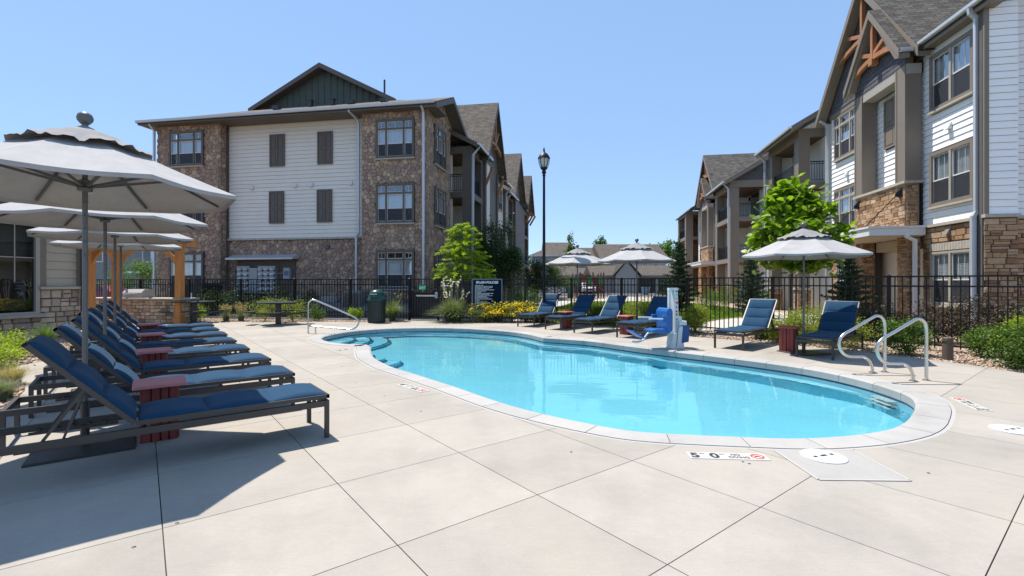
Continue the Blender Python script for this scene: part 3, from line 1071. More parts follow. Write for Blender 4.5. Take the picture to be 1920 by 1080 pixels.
def balcony(f, parent, u0, u1, depth, slabs, ztop, z0, post=TRIM, wallmat=SIDC, postw=.45, side=0.0, stonebase=None, near_open=True, ceil=SOFW, seed=0, stbin=None, postmid=False):
    """stack of balconies: outer plane w = 0, going back by depth"""
    pb = []
    for (a, b) in ((u0, u0+postw), (u1-postw, u1)):
        mb = f.mb(); zb = z0 if not stonebase else stonebase
        mb.box(a, b, -postw, 0, zb, ztop)
        # recessed edge boards on the post
        for x in (a-.012, b-.06):
            mb.box(x, x+.072, -.07, .012, zb, ztop)
        mb.build('post', post, parent)
        if stonebase:
            mb = f.mb(); mb.box(a-.03, b+.03, -postw-.03, .0, z0, stonebase-.1); mb.build('pier_core', MORTAR, parent)
            mb = f.mb(); mb.box(a-.1, b+.1, -postw-.1, .1, stonebase-.1, stonebase); mb.build('pier_cap', CAPST, parent)
            if stbin is not None:
                stones(f, stbin, courses(a-.03, b+.03, z0, stonebase-.1, (.09, .16), (.18, .42), seed+3), seed, w0=.0)
                g = Facade('-a', 0); g.T = f.T @ Matrix(((0,-1,0,a-.03),(1,0,0,0),(0,0,1,0),(0,0,0,1)))
                stones(g, stbin, courses(-postw-.03, 0, z0, stonebase-.1, (.09, .16), (.18, .3), seed+5), seed+1, w0=.0)
    mb = f.mb(); mb.box(u0-.02, u1+.02, -depth, .02, ztop, ztop+.4); mb.build('beam', post, parent)
    # back wall with sliding doors, far side wall
    zs = [z0]+[s for s in slabs]
    mb = f.mb(); mb.box(u0, u1, -depth-.2, -depth, z0, ztop+.3); mb.build('back_wall', wallmat, parent)
    mb = f.mb(); mb.box(u1-.1, u1-.02, -depth, -postw, z0, ztop); mb.build('side_wall', wallmat, parent)
    for k, zz in enumerate(zs):
        if k > 0:
            mb = f.mb(); mb.box(u0-.015, u1+.015, -depth, .015, zz-.32, zz); mb.build('balcony_slab', post, parent)
            mb = f.mb(); mb.box(u0+.1, u1-.1, -depth+.01, -.15, zz-.335, zz-.322); mb.build('soffit', ceil, parent)
            railing(f, parent, u0+postw, u1-postw, zz, -.12)
            if near_open: railing(f, parent, -depth, -postw, zz, u0+.1, along='w')
        dm = (u0+u1)/2
        mb = f.mb()
        mb.box(dm-.95, dm+.95, -depth, -depth+.05, zz, zz+2.15); d = mb.build('sliding_door', TRIM, parent)
        mb = f.mb(); mb.box(dm-.86, dm-.03, -depth+.05, -depth+.06, zz+.08, zz+2.05); mb.box(dm+.03, dm+.86, -depth+.05, -depth+.06, zz+.08, zz+2.05); mb.build('door_glass', GLASSDOOR, d)
        mb = f.mb(); mb.box(dm+1.15, dm+1.27, -depth, -depth+.12, zz+1.7, zz+2.0); mb.build('wall_lamp', BLACKM, parent)
    mb = f.mb(); mb.box(u0+.1, u1-.1, -depth+.01, -.15, ztop-.02, ztop-.005); mb.build('soffit', ceil, parent)

GLASSDOOR = M('door_glass', (.02, .025, .03), .03, var=.02, spec=.9, coat=.5)

def truss(f, parent, uc, zp, half, slope, w, zb, mat=WOODC, t=.14):
    """timber gable ornament: king post, struts and cambered collar beam"""
    rib = lambda u: zp-abs(u-uc)*slope
    mb = f.mb(); mb.box(uc-t/2, uc+t/2, w-t/2, w+t/2, zb-.25, zp-.3); mb.build('king_post', mat, parent)
    mb = f.mb(); mb.box(uc-t*.8, uc+t*.8, w-t*.8, w+t*.8, zb-.32, zb-.12); mb.build('post_foot', mat, parent)
    n = 8; prev = None; mb = f.mb()
    for i in range(n+1):
        u = uc-half+2*half*i/n
        z = zb-.32+.26*(1-((u-uc)/half)**2)
        if prev: mb.bar((prev[0], w, prev[1]), (u, w, z), t*.9, t*1.15, (0, 0, 1))
        prev = (u, z)
    mb.build('collar_beam', mat, parent)
    for sg in (-1, 1):
        mb = f.mb(); mb.bar((uc+sg*.04, w, zb+.05), (uc+sg*half*.52, w, rib(uc+half*.52)-.25), t*.8, t, (0, 0, 1)); mb.build('strut', mat, parent)

def shakes(f, bin_, tri, zrow=.17, w0=-.10, seed=0, lens=(.12, .26)):
    """rows of staggered shakes over a convex wall outline tri = [(u, z)...]"""
    rr = R(seed)
    z0 = min(p[1] for p in tri); z1 = max(p[1] for p in tri); u0 = min(p[0] for p in tri); u1 = max(p[0] for p in tri)
    if sum(tri[i][0]*tri[(i+1) % len(tri)][1]-tri[(i+1) % len(tri)][0]*tri[i][1] for i in range(len(tri))) < 0: tri = tri[::-1]
    z = z0
    while z < z1:
        u = u0-rr.uniform(0, .2)
        while u < u1:
            l = rr.uniform(*lens); dz = rr.uniform(-.012, .012)
            poly = [(u+.004, z+dz), (u+l-.004, z+dz), (u+l-.004, z+zrow+.01), (u+.004, z+zrow+.01)]
            u += l
            for i in range(len(tri)):
                a, b = tri[i], tri[(i+1) % len(tri)]
                poly = clip(poly, a[0], a[1], b[1]-a[1], a[0]-b[0])
                if len(poly) < 3: break
            if len(poly) < 3 or area(poly) < .003: continue
            n = len(poly); mb = f.mb()
            lo = min(p[1] for p in poly)
            vs = [(p[0], w0, p[1]) for p in poly]+[(p[0], w0+.03-.09*(p[1]-z), p[1]) for p in poly]
            mb.add(vs, [tuple(reversed(range(n, 2*n)))]+[(i, n+i, n+(i+1) % n, (i+1) % n) for i in range(n)])
            bin_.put(mb)
        z += zrow

# ---------------------------------------------------------------- right-hand building, near one
FR = Facade('-b', 10.33)
GZ = -.03
def entry_bay(bd, u0, u1, LB, SB, KB, seed, canopy=(-.2, 3.9), cab=True):
    """projecting entrance tower: stone box at first floor height, tall columns, small gable, canopy"""
    fo = Facade('-b', 10.33-.48); cu = (u0+u1)/2
    mb = fo.mb(); mb.box(u0+.05, u1-.05, -.43, -.05, 3.35, 4.72); mb.build('bay_core', MORTAR, bd)
    stones(fo, LB, courses(u0+.04, u1-.04, 3.36, 4.72, (.07, .17), (.18, .5), seed), seed, .006, w0=-.05)
    fs = Facade('-a', u0+.05)
    stones(fs, LB, courses(9.85+.05, 10.33-.1, 3.36, 4.72, (.07, .15), (.15, .43), seed+1), seed+1, .006, w0=.0)
    mb = fo.mb(); mb.box(u0-.06, u1+.06, -.5, .06, 4.72, 4.80); mb.build('bay_cap', CAPST, bd)
    for a in (u0, u1-.5):
        mb = fo.mb(); mb.box(a, a+.5, -.46, 0, 4.80, 8.55)
        mb.box(a-.015, a+.07, -.08, .015, 4.80, 8.55); mb.box(a+.43, a+.515, -.08, .015, 4.80, 8.55)
        mb.build('column', TRIM, bd)
        # stone piers below
        mb = fo.mb(); mb.box(a+.05, a+.45, -.43, -.05, GZ, 3.35); mb.build('pier_core', MORTAR, bd)
        stones(fo, LB, courses(a+.02, a+.48, GZ, 3.3, (.07, .15), (.16, .4), seed+7), seed+2, .006, w0=-.05)
        g = Facade('-a', a+.05)
        stones(g, LB, courses(9.88, 10.3, GZ, 3.3, (.07, .15), (.15, .4), seed+9), seed+3, .006, w0=.0)
    # band and small gable
    mb = fo.mb(); mb.box(u0-.02, u1+.02, -.46, -.02, 8.25, 8.58); mb.build('band', WINF, bd)
    mb = fo.mb(); mb.prism([(u0, -.03, 8.58), (u1, -.03, 8.58), (u1, -.03, 9.1), (cu, -.03, 11.0), (u0, -.03, 9.1)], (0, -.2, 0)); mb.build('gable_wall', TRIM_SHADE, bd)
    shakes(fo, KB, [(u0, 8.58), (u1, 8.58), (u1, 9.05), (cu, 10.95), (u0, 9.05)], w0=-.028, seed=seed)
    hp = (u1-u0)/2+.22; zr, ze = 11.2, 8.98; bo = 9.56
    sl = (zr-ze)/hp
    for sg in (-1, 1):
        ue = cu+sg*hp
        roofslab('gable_roof', bd, [(bo, ue, ze), (12.6, ue, ze), (12.6, cu, zr), (bo, cu, zr)], thick=.12)
        mb = fo.mb(); mb.prism([(ue, 9.85-bo-.02, ze-.28), (ue, 9.85-bo-.02, ze-.02), (cu, 9.85-bo-.02, zr-.02), (cu, 9.85-bo-.02, zr-.30)], (0, .045, 0)); mb.build('barge_board', TRIM, bd)
        mb = fo.mb(); mb.prism([(ue-sg*.3, 9.85-bo-.03, ze-.28+.1), (ue, 9.85-bo-.03, ze-.28), (ue, 9.85-bo-.03, ze-.12), (cu, 9.85-bo-.03, zr-.13), (cu, 9.85-bo-.03, zr-.3)], (0, -.27, 0)); mb.build('soffit', TRIM, bd)
    truss(fo, bd, cu, zr-.15, hp*.80, sl, .14, 9.55)
    # recessed wall between the columns
    shutter(FR, bd, cu-.62, cu+.62, 6.35, 8.1, mat=TRIM)
    # canopy
    c0, c1 = u0+canopy[0], u0+canopy[1]
    mb = fo.mb(); mb.box(c0, c1, -.46, 1.15, 3.02, 3.26); mb.build('canopy', GUTW, bd)
    mb = fo.mb(); mb.box(c0+.04, c1-.04, -.4, 1.11, 2.985, 3.018); mb.build('canopy_soffit', SIDT, bd)
    mb = fo.mb(); mb.box(c0-.04, c1+.04, -.46, 1.19, 3.26, 3.32); mb.build('canopy_edge', GUTW, bd)
    if cab:
        for u in (u0+.25, u1-.25):
            mb = fo.mb(); mb.tube([(u, .05, 4.45), (u+.02, 1.05, 3.34)], .014, 6); mb.build('tie_rod', BLACKM, bd)
            mb = fo.mb(); mb.add([(u-.09,-.02,4.3),(u+.09,-.02,4.3),(u+.09,-.02,4.62),(u-.09,-.02,4.62),(u,.16,4.42),(u,.16,4.34)], [(0,1,2,3),(3,2,4),(0,5,1),(0,3,4,5),(1,5,4,2)]); mb.build('tie_bracket', BLACKM, bd)
    downspout(bd, [(9.85-.1, c0+.02, 3.1), (9.85-.06, c0-.02, 2.95), (9.85+.15, c0-.02, 2.85), (9.85+.15, c0-.02, GZ)], GUTW)
    # recessed entry: siding panel and soffit
    mb = FR.mb(); mb.box(u0+.5, u1-.5, -.85, -.8, GZ, 3.3); mb.build('entry_wall', SIDW, bd)
    z = GZ; 
    EB = Bin(bd, 'entry_board', SIDW)
    siding(FR, SB, u0+.5, u1-.5, GZ, 2.6, pitch=.19, w0=-.80)
    mb = FR.mb(); mb.box(u0+.5, u1-.5, -.8, .0, 2.62, 2.98); mb.build('entry_header', SIDT, bd)

def wall_section(bd, u0, u1, LB, SB, seed, wins, base_wins=(), trimends=(True, True), stone_courses=((.12, .24), (.2, .5)), cap=True):
    """siding over a stone base; wins = (u0, u1, z0, z1, cols, transom)"""
    ops = [(w[0]+.05, w[1]-.05, w[2]+.05, w[3]-.05) for w in list(wins)+list(base_wins)]
    core(FR, bd, u0, u1, GZ-.2, 9.0, SHEATH_SHADE, ops)
    siding(FR, SB, u0+(.12 if trimends[0] else 0), u1, 3.34, 8.95, [(w[0], w[1], w[2], w[3]) for w in wins], seed=seed)
    bo = [(w[0], w[1], w[2]-.06, w[3]+.30) for w in base_wins]
    mb = FR.mb()
    stones(FR, LB, courses(u0, u1, GZ, 3.22, *stone_courses, seed, bo), seed, .008, w0=-.115)
    mb = FR.mb(); mb.box(u0-.0, u1, -.12, .0, 3.24, 3.33); mb.build('stone_cap', CAPST, bd)
    for k, w in enumerate(wins): window(FR, bd, *w[:4], cols=w[4], transom=w[5], blind='full' if k % 2 else 'half', seed=k)
    for w in base_wins:
        window(FR, bd, *w[:4], cols=w[4], transom=w[5], trim=WINF, trimw=.06, blind='full', screen=True)
        n = max(6, int((w[1]-w[0]+.2)/.115))
        for i in range(n):
            a = w[0]-.08+(w[1]-w[0]+.16)*i/n
            mb = FR.mb(); mb.bbox(a+.004, a+(w[1]-w[0]+.16)/n-.004, -.11, -.035, w[3]+.03, w[3]+.26, .004); mb.build('lintel_brick', CAPST, bd)
    if trimends[0]:
        mb = FR.mb(); mb.box(u0-.02, u0+.12, -.14, -.06, 3.34, 8.95); mb.build('corner_board', TRIM, bd)

b1 = thing('apartment_building', 'near right three-storey building with white siding, brown ledgestone base and timber gables', 'apartment building', W(11, 20, 0), -TH)
LB = Bin(b1, 'ledge_stone', LEDGE); SB = Bin(b1, 'siding_board', SIDW); KB = Bin(b1, 'shake', SHAKE)
wall_section(b1, 14.82, 17.5, LB, SB, 11, [(15.32, 17.08, 6.84, 8.6, (1, 1), 0), (15.32, 17.08, 3.86, 5.56, (1, 1), 0)], [(15.38, 17.05, .82, 2.45, (1, 1), 0)])
entry_bay(b1, 17.4, 20.45, LB, SB, KB, 21)
wall_section(b1, 20.3, 23.6, LB, SB, 31, [(21.4, 23.2, 6.85, 8.72, (.55, 1.2, .55), .28), (21.4, 23.2, 3.82, 5.55, (.55, 1.2, .55), .26)], [(21.6, 23.0, .8, 2.45, (1, 1), 0)], (False, True))
# wall between, behind the columns
core(FR, b1, 17.5, 20.3, 3.3, 9.0, SHEATH_SHADE); siding(FR, SB, 17.5, 20.3, 4.8, 8.3, [(18.3, 19.55, 6.35, 8.1)], seed=5)
vent_hood(FR, b1, 16.3, 6.18); vent_hood(FR, b1, 22.2, 6.1); vent_hood(FR, b1, 16.35, 3.02, mat=TRIM)
# near end: wall facing the camera
FE = Facade('-a', 14.68)
core(FE, b1, 10.21, 11.02, GZ-.2, 9.0, SHEATH_SHADE); mb = FE.mb(); mb.box(10.22, 10.33, -.14, -.06, 3.34, 9.0); mb.build('corner_board', TRIM, b1)
siding(FE, SB, 10.33, 11.02, 3.34, 9.0, seed=3)
stones(FE, LB, courses(10.23, 11.02, GZ, 3.22, (.08, .18), (.2, .5), 41), 41, .008)
mb = FE.mb(); mb.box(10.2, 11.02, -.14, .0, 3.24, 3.33); mb.build('stone_cap', CAPST, b1)
FE2 = Facade('-a', 15.1)
core(FE2, b1, 11.02, 16, GZ-.2, 12.5, SHEATH_SHADE); siding(FE2, SB, 11.03, 16, 3.34, 12.5, seed=4, pitch=.19)
stones(FE2, LB, courses(11.03, 13.0, GZ, 3.22, (.08, .18), (.2, .5), 43), 43, .008)
mb = FE2.mb(); mb.box(11.02, 16, -.14, .0, 3.24, 3.33); mb.build('stone_cap', CAPST, b1)
# big gable face and roofs
gc, gz = 20.5, 13.1
mb = FR.mb(); mb.prism([(17.3, -.05, 8.95), (23.75, -.05, 8.95), (gc, -.05, 12.9)], (0, -.2, 0)); mb.build('gable_wall', TRIM_SHADE, b1)
shakes(FR, KB, [(17.4, 8.98), (23.65, 8.98), (gc, 12.85)], w0=-.045, seed=9, zrow=.19, lens=(.14, .3))
mb = FR.mb(); mb.box(17.4, 23.65, -.13, -.04, 8.78, 8.98); mb.build('band', TRIM, b1)
for sg in (-1, 1):
    ue = gc+sg*3.55; ze = 8.95; bo = 9.96
    roofslab('main_gable_roof', b1, [(bo, ue, ze), (20, ue, ze), (20, gc, gz), (bo, gc, gz)], thick=.16)
    mb = MB(); mb.prism([W(bo-.02, ue, ze-.33), W(bo-.02, ue, ze-.02), W(bo-.02, gc, gz-.02), W(bo-.02, gc, gz-.35)], W(.05, 0, 0)); mb.build('barge_board', TRIM, b1)
    mb = MB(); mb.prism([W(bo+.03, ue-sg*.02, ze-.33), W(bo+.03, ue-sg*.02, ze-.17), W(bo+.03, gc, gz-.18), W(bo+.03, gc, gz-.34)], W(.33, 0, 0)); mb.build('soffit', TRIM, b1)
truss(FR, b1, gc, gz-.2, 2.0, 4.15/3.55, .18, 11.0)
roofslab('eave_roof', b1, [(10.08, 14.45, 9.08), (10.08, 18.4, 9.08), (15.8, 18.4, 12.5), (15.8, 14.45, 12.5)])
gutter(b1, (10.04, 14.45, 9.10), (10.04, 17.4, 9.10))
mb = FR.mb(); mb.box(14.45, 17.4, -.14, .20, 8.84, 8.92); mb.build('soffit', TRIM, b1)
mb = FR.mb(); mb.box(14.45, 17.4, .19, .225, 8.82, 9.04); mb.build('fascia', TRIM, b1)
mb = FE.mb(); mb.prism([(10.1, .22, 8.85), (10.1, .22, 9.05), (15.8, .22, 12.45), (15.8, .22, 12.2)], (0, .04, 0)); mb.build('barge_board', TRIM, b1)
gutter(b1, (9.56, 17.16, 9.0), (10.6, 17.16, 9.0))
downspout(b1, [(10.04, 14.98, 8.98), (10.06, 14.98, 8.85), (10.2, 14.98, 8.7), (10.2, 14.98, 3.45), (10.12, 14.98, 3.3), (10.12, 14.98, GZ)], GUT, s=.11)
downspout(b1, [(10.0, 23.7, 8.8), (10.28, 23.7, 8.6), (10.28, 23.7, GZ)], GUT)
# balconies at the far end
FB_ = Facade('-b', 9.6)
balcony(FB_, b1, 25.0, 29.0, 1.9, [3.3, 6.34], 8.5, GZ, stonebase=1.25, stbin=LB, seed=51, postw=.5, wallmat=SIDW)
core(Facade('-b', 11.0), b1, 23.5, 25.1, GZ, 9.3, SHEATH_SHADE); siding(Facade('-b', 11.0), SB, 23.5, 25.1, 3.3, 9.3)
FN = Facade('-a', 25.0)
mb = FN.mb(); mb.box(10.8, 11.6, -.1, .02, 0, 8.5); mb.build('return_wall', SIDW, b1)
siding(FN, SB, 10.8, 11.6, 3.3, 9.4, w0=.02)
mb = FN.mb(); mb.prism([(9.75, -.02, 8.9), (13.0, -.02, 8.9), (13.0, -.02, 10.7)], (0, -.1, 0)); mb.build('gable_infill', SIDW, b1)
roofslab('balcony_roof', b1, [(9.1, 24.5, 8.92), (9.1, 29.5, 8.92), (15.5, 29.5, 12.7), (15.5, 24.5, 12.7)])
mb = MB(); mb.prism([W(9.1, 24.48, 8.65), W(9.1, 24.48, 8.9), W(15.5, 24.48, 12.68), W(15.5, 24.48, 12.4)], W(0, -.04, 0)); mb.build('barge_board', TRIM, b1)
mb = MB(); mb.prism([W(9.14, 24.5, 8.66), W(9.14, 29.5, 8.66), W(9.6, 29.5, 8.9), W(9.6, 24.5, 8.9)], (0, 0, .03)); mb.build('soffit', TRIM, b1)
mb = FB_.mb(); mb.box(24.5, 29.5, .44, .48, 8.66, 8.9); mb.build('fascia', TRIM, b1)
gutter(b1, (9.05, 24.5, 8.92), (9.05, 29.55, 8.92))
downspout(b1, [(9.1, 29.2, 8.8), (9.45, 29.2, 8.4), (9.5, 29.2, GZ)], GUT)
# body of the building behind
mb = MB(TB); mb.box(10.75, 20, 15.4, 29, GZ, 9.0); mb.build('inner_wall', SIDC, b1)
for b_ in (LB, SB, KB): b_.close()

# ---------------------------------------------------------------- right-hand building, far one
b2 = thing('apartment_building', 'smaller far right three-storey building with balconies and two small timber gables', 'apartment building', W(12, 48, 0), -TH)
LB = Bin(b2, 'ledge_stone', LEDGE, 200); SB = Bin(b2, 'siding_board', SIDW, 200); KB = Bin(b2, 'shake', SHAKE, 60)
FB2 = Facade('-b', 9.75)
balcony(FB2, b2, 37.4, 41.9, 2.4, [3.3, 6.34], 8.5, GZ, stonebase=1.3, stbin=LB, seed=61, postw=.6, wallmat=SIDW)
wall_section(b2, 42.0, 45.0, LB, SB, 71, [(42.7, 44.4, 6.7, 8.5, (1, 1), .28), (42.7, 44.4, 3.7, 5.5, (1, 1), .28)], [(42.8, 44.2, .8, 2.4, (1, 1), 0)], (False, True), stone_courses=((.14, .24), (.3, .7)))
entry_bay(b2, 44.9, 48.1, LB, SB, KB, 77, canopy=(-2.6, 3.4), cab=False)
core(FR, b2, 45.0, 48.0, 3.3, 9.0, SHEATH_SHADE); siding(FR, SB, 45, 48, 4.8, 8.3, [(45.9, 47.1, 6.35, 8.1)])
wall_section(b2, 48.0, 52.0, LB, SB, 81, [(49.2, 50.9, 6.7, 8.5, (1, 1), .28), (49.2, 50.9, 3.7, 5.5, (1, 1), .28)], [], (False, True), stone_courses=((.14, .24), (.3, .7)))
balcony(Facade('-b', 9.3), b2, 52.5, 57.5, 2.0, [3.3, 6.34], 8.6, GZ, wallmat=LEDGE, postw=.7)
gc, gz = 46.5, 13.3
mb = FR.mb(); mb.prism([(42.6, -.15, 8.95), (50.4, -.15, 8.95), (gc, -.15, 13.1)], (0, -.2, 0)); mb.build('gable_wall', TRIM_SHADE, b2)
shakes(FR, KB, [(42.8, 8.98), (50.2, 8.98), (gc, 13.0)], w0=-.1, seed=9, zrow=.3, lens=(.3, .5))
for sg in (-1, 1):
    ue = gc+sg*4.1
    roofslab('main_gable_roof', b2, [(9.75, ue, 8.95), (20, ue, 8.95), (20, gc, gz), (9.75, gc, gz)])
    mb = MB(); mb.prism([W(9.73, ue, 8.62), W(9.73, ue, 8.93), W(9.73, gc, gz-.02), W(9.73, gc, gz-.35)], W(.05, 0, 0)); mb.build('barge_board', TRIM, b2)
truss(FR, b2, gc, gz-.2, 2.2, 4.35/4.1, .35, 11.3)
roofslab('main_roof', b2, [(9.2, 36.9, 8.9), (9.2, 43.5, 8.9), (16.2, 43.5, 13.1), (16.2, 36.9, 13.1)])
roofslab('main_roof', b2, [(9.2, 49.5, 8.9), (9.2, 58.2, 8.9), (16.2, 58.2, 13.1), (16.2, 49.5, 13.1)])
gutter(b2, (9.15, 36.9, 8.9), (9.15, 42.4, 8.9)); gutter(b2, (9.15, 50.6, 8.9), (9.15, 58.2, 8.9))
mb = MB(); mb.prism([W(9.2, 36.88, 8.6), W(9.2, 36.88, 8.88), W(16.2, 36.88, 13.08), W(16.2, 36.88, 12.75)], W(0, -.05, 0)); mb.build('barge_board', TRIM, b2)
FG2 = Facade('-a', 37.4)
mb = FG2.mb(); mb.prism([(9.8, -.02, 9.0), (16.2, -.02, 9.0), (16.2, -.02, 12.8)], (0, -.15, 0)); mb.build('gable_wall', TRIM_SHADE, b2)
shakes(FG2, KB, [(10.2, 9.1), (16, 9.1), (16, 12.5)], w0=-.02, seed=19, zrow=.3, lens=(.25, .45))
mb = FG2.mb(); mb.box(9.7, 16.2, -.1, .04, 8.5, 9.02); mb.build('band', TRIM, b2)
core(FG2, b2, 12.15, 16.2, GZ, 8.6, SIDW, back=-.02); siding(FG2, SB, 12.15, 16.2, GZ, 8.5, w0=-.015)
downspout(b2, [(9.2, 37.3, 8.8), (9.55, 37.25, 8.4), (9.6, 37.25, GZ)], GUT)
mb = MB(TB); mb.box(12.2, 20, 37.8, 57.5, GZ, 9.0); mb.build('inner_wall', SIDC, b2)
for b_ in (LB, SB, KB): b_.close()

# ---------------------------------------------------------------- left-hand stone building
GL = .5
b3 = thing('apartment_building', 'large left three-storey building with brown fieldstone towers around a pale siding wall', 'apartment building', W(-15, 22, 0), -TH)
FS = Bin(b3, 'field_stone', FIELD); SB = Bin(b3, 'siding_board', SIDC)
FF = Facade('-a', 21.2); FM = Facade('-a', 21.75); FSD = Facade('+b', -7.7)
C3 = (.62, 1.3, .62)
rt = [(-10.34, -8.42, z0, z1, C3, .3) for z0, z1 in ((7.4, 9.25), (4.32, 6.2), (1.2, 3.05))]
lt = [(-21.8, -19.78, z0, z1, C3, .3) for z0, z1 in ((7.5, 9.3), (4.42, 6.25), (1.2, 3.05))]
sw = [(22.15, 23.85, z0, z1, (.7, 1.2, .7), .3) for z0, z1 in ((7.3, 9.25), (4.3, 6.2), (1.2, 3.05))]
def ops(ws, g=0.0): return [(w[0]+g, w[1]-g, w[2]+g, w[3]-g) for w in ws]
core(FF, b3, -11.1, -7.82, GL-.6, 9.75, MORTAR, ops(rt, .05))
stones(FF, FS, vor(-11.1, -7.72, GL, 9.72, .175, 101, ops(rt), 1.15), 101, .006)
core(FSD, b3, 21.35, 24.8, GL-.6, 9.75, MORTAR, ops(sw, .05))
stones(FSD, FS, vor(21.22, 24.8, GL, 9.72, .175, 102, ops(sw), 1.15), 102, .006)
stones(FSD, FS, [p for p in vor(21.22, 25.6, 9.72, 10.9, .175, 107, (), 1.15) if centroid(p)[1] < 10.9-abs(centroid(p)[0]-23.4)*.5], 107, .012)
core(FM, b3, -18.9, -11.1, GL-.6, 9.75, MORTAR, [])
stones(FM, FS, vor(-18.8, -11.15, GL+.35, 3.68, .185, 103, [(-18.3, -14.95, .9, 2.75)], 1.15), 103, .006)
core(FF, b3, -22.6, -18.95, GL-.6, 9.75, MORTAR, ops(lt, .05))
stones(FF, FS, vor(-22.62, -18.83, GL, 9.72, .175, 104, ops(lt), 1.15), 104, .006)
FT = Facade('+b', -18.83)
core(FT, b3, 21.35, 21.9, GL-.6, 9.75, MORTAR)
stones(FT, FS, vor(21.22, 21.75, GL, 9.72, .18, 105, (), 1.0), 105, .006)
mb = FM.mb(); mb.box(-18.83, -11.1, -.12, .03, 3.68, 3.77); mb.build('stone_cap', CAPST, b3)
mb = FM.mb(); mb.box(-18.83, -11.1, -.12, -.03, GL-.3, GL+.35); mb.build('foundation', FOUND, b3)
shs = [(-16.42, -15.58, 7.42, 9.05), (-13.75, -12.93, 7.42, 9.05), (-16.45, -15.62, 4.52, 6.15), (-13.78, -12.96, 4.52, 6.15)]
siding(FM, SB, -18.8, -11.15, 3.78, 9.7, [], pitch=.2, seed=6)
for q in shs: shutter(FM, b3, *q, w0=-.07)
for ws, ff in ((rt, FF), (lt, FF), (sw, FSD)):
    for k, w in enumerate(ws): window(ff, b3, *w[:4], cols=w[4], transom=w[5], blind=('half', 'half', 'full')[k], trim=TRIM_SHADE if ff is FF else TRIM_SHADE, w0=-.07)
for u, z in ((-17.45, 6.4), (-15.0, 6.42), (-14.1, 6.42), (-11.95, 6.42)): vent_hood(FM, b3, u, z)
for u in (-11.7, -13.2): vent_hood(FM, b3, u, 3.3, mat=TRIM_SHADE)
# roof
S_ = .45
def rz(a): return 9.78+S_*(a-20.75)
roofslab('roof', b3, [(-23.25, 20.75, rz(20.75)), (-7.15, 20.75, rz(20.75)), (-7.15, 23.4, rz(23.4)), (-9.7, 23.4, rz(23.4)), (-10.6, 24.7, rz(24.7)), (-19.3, 24.7, rz(24.7))], SHINGB, thick=.14)
roofslab('roof', b3, [(-7.15, 26.0, 9.78), (-7.15, 23.4, rz(23.4)), (-13, 23.4, rz(23.4)), (-13, 26.0, 9.78)], SHINGB, thick=.14)
mb = FF.mb(); mb.box(-23.2, -7.2, -1.2, .42, 9.6, 9.64); mb.build('soffit', TRIM_SHADE, b3)
mb = FF.mb(); mb.box(-23.2, -7.2, .40, .44, 9.58, 9.78); mb.build('fascia', TRIM_SHADE, b3)
gutter(b3, (-23.25, 20.70, 9.80), (-18.8, 20.70, 9.80)); gutter(b3, (-18.8, 20.69, 9.80), (-7.25, 20.69, 9.80))
for u0_, z0_, u1_, z1_ in ((20.72, 9.72, 23.4, 10.92), (23.4, 10.92, 26.05, 9.72)):
    mb = FSD.mb(); mb.prism([(u0_, .52, z0_-.26), (u0_, .52, z0_), (u1_, .52, z1_), (u1_, .52, z1_-.26)], (0, .05, 0)); mb.build('barge_board', TRIM_SHADE, b3)
    mb = FSD.mb(); mb.prism([(u0_, -.1, z0_-.2), (u0_, -.1, z0_-.15), (u1_, -.1, z1_-.15), (u1_, -.1, z1_-.2)], (0, .62, 0)); mb.build('soffit', TRIM_SHADE, b3)
mb = FSD.mb(); mb.prism([(21.3, -.12, 9.7), (25.5, -.12, 9.7), (23.4, -.12, 10.75)], (0, -.2, 0)); mb.build('gable_wall', MORTAR, b3)
downspout(b3, [(-11.48, 20.75, 9.6), (-11.45, 21.5, 9.45), (-11.45, 21.62, 9.3), (-11.45, 21.62, 3.9), (-11.5, 21.5, 3.7), (-11.5, 21.5, GL)], GUT)
downspout(b3, [(-7.88, 20.75, 9.6), (-7.88, 21.0, 9.4), (-7.88, 21.0, GL)], GUT)
downspout(b3, [(-22.5, 20.75, 9.6), (-22.5, 21.02, 9.35), (-22.5, 21.02, GL)], GUT)
# board gable rising behind the front roof
FG = Facade('-a', 24.7)
mb = FG.mb(); mb.prism([(-19.2, -.12, 10.4), (-11.2, -.12, 10.4), (-11.2, -.12, 11.55), (-15.2, -.12, 13.6), (-19.2, -.12, 11.55)], (0, -.3, 0)); mb.build('gable_wall', GREENB, b3)
GBn = Bin(b3, 'gable_board', GREENB); WB = Bin(b3, 'gable_batten', GREENB)
u = -19.1
while u < -11.3:
    zt = 13.45-abs(u+.13+15.2)*.51
    mb = FG.mb(); mb.box(u+.012, u+.375, -.11, -.085, 11.3, zt); GBn.put(mb)
    mb = FG.mb(); mb.box(u-.03, u+.012, -.11, -.055, 11.3, 13.5-abs(u+15.2)*.51); WB.put(mb)
    u += .39
for sg in (-1, 1):
    ue = -15.2+sg*4.45; zr_, ze_ = 13.78, 11.5
    roofslab('gable_roof', b3, [(ue, 24.3, ze_), (ue, 34, ze_), (-15.2, 34, zr_), (-15.2, 24.3, zr_)], SHINGB, thick=.12)
    mb = FG.mb(); mb.prism([(ue, .42, ze_-.27), (ue, .42, ze_-.02), (-15.2, .42, zr_-.02), (-15.2, .42, zr_-.28)], (0, .05, 0)); mb.build('barge_board', TRIM_SHADE, b3)
    mb = FG.mb(); mb.prism([(ue, -.1, ze_-.18), (ue, -.1, ze_-.13), (-15.2, -.1, zr_-.13), (-15.2, -.1, zr_-.18)], (0, .52, 0)); mb.build('soffit', TRIM_SHADE, b3)
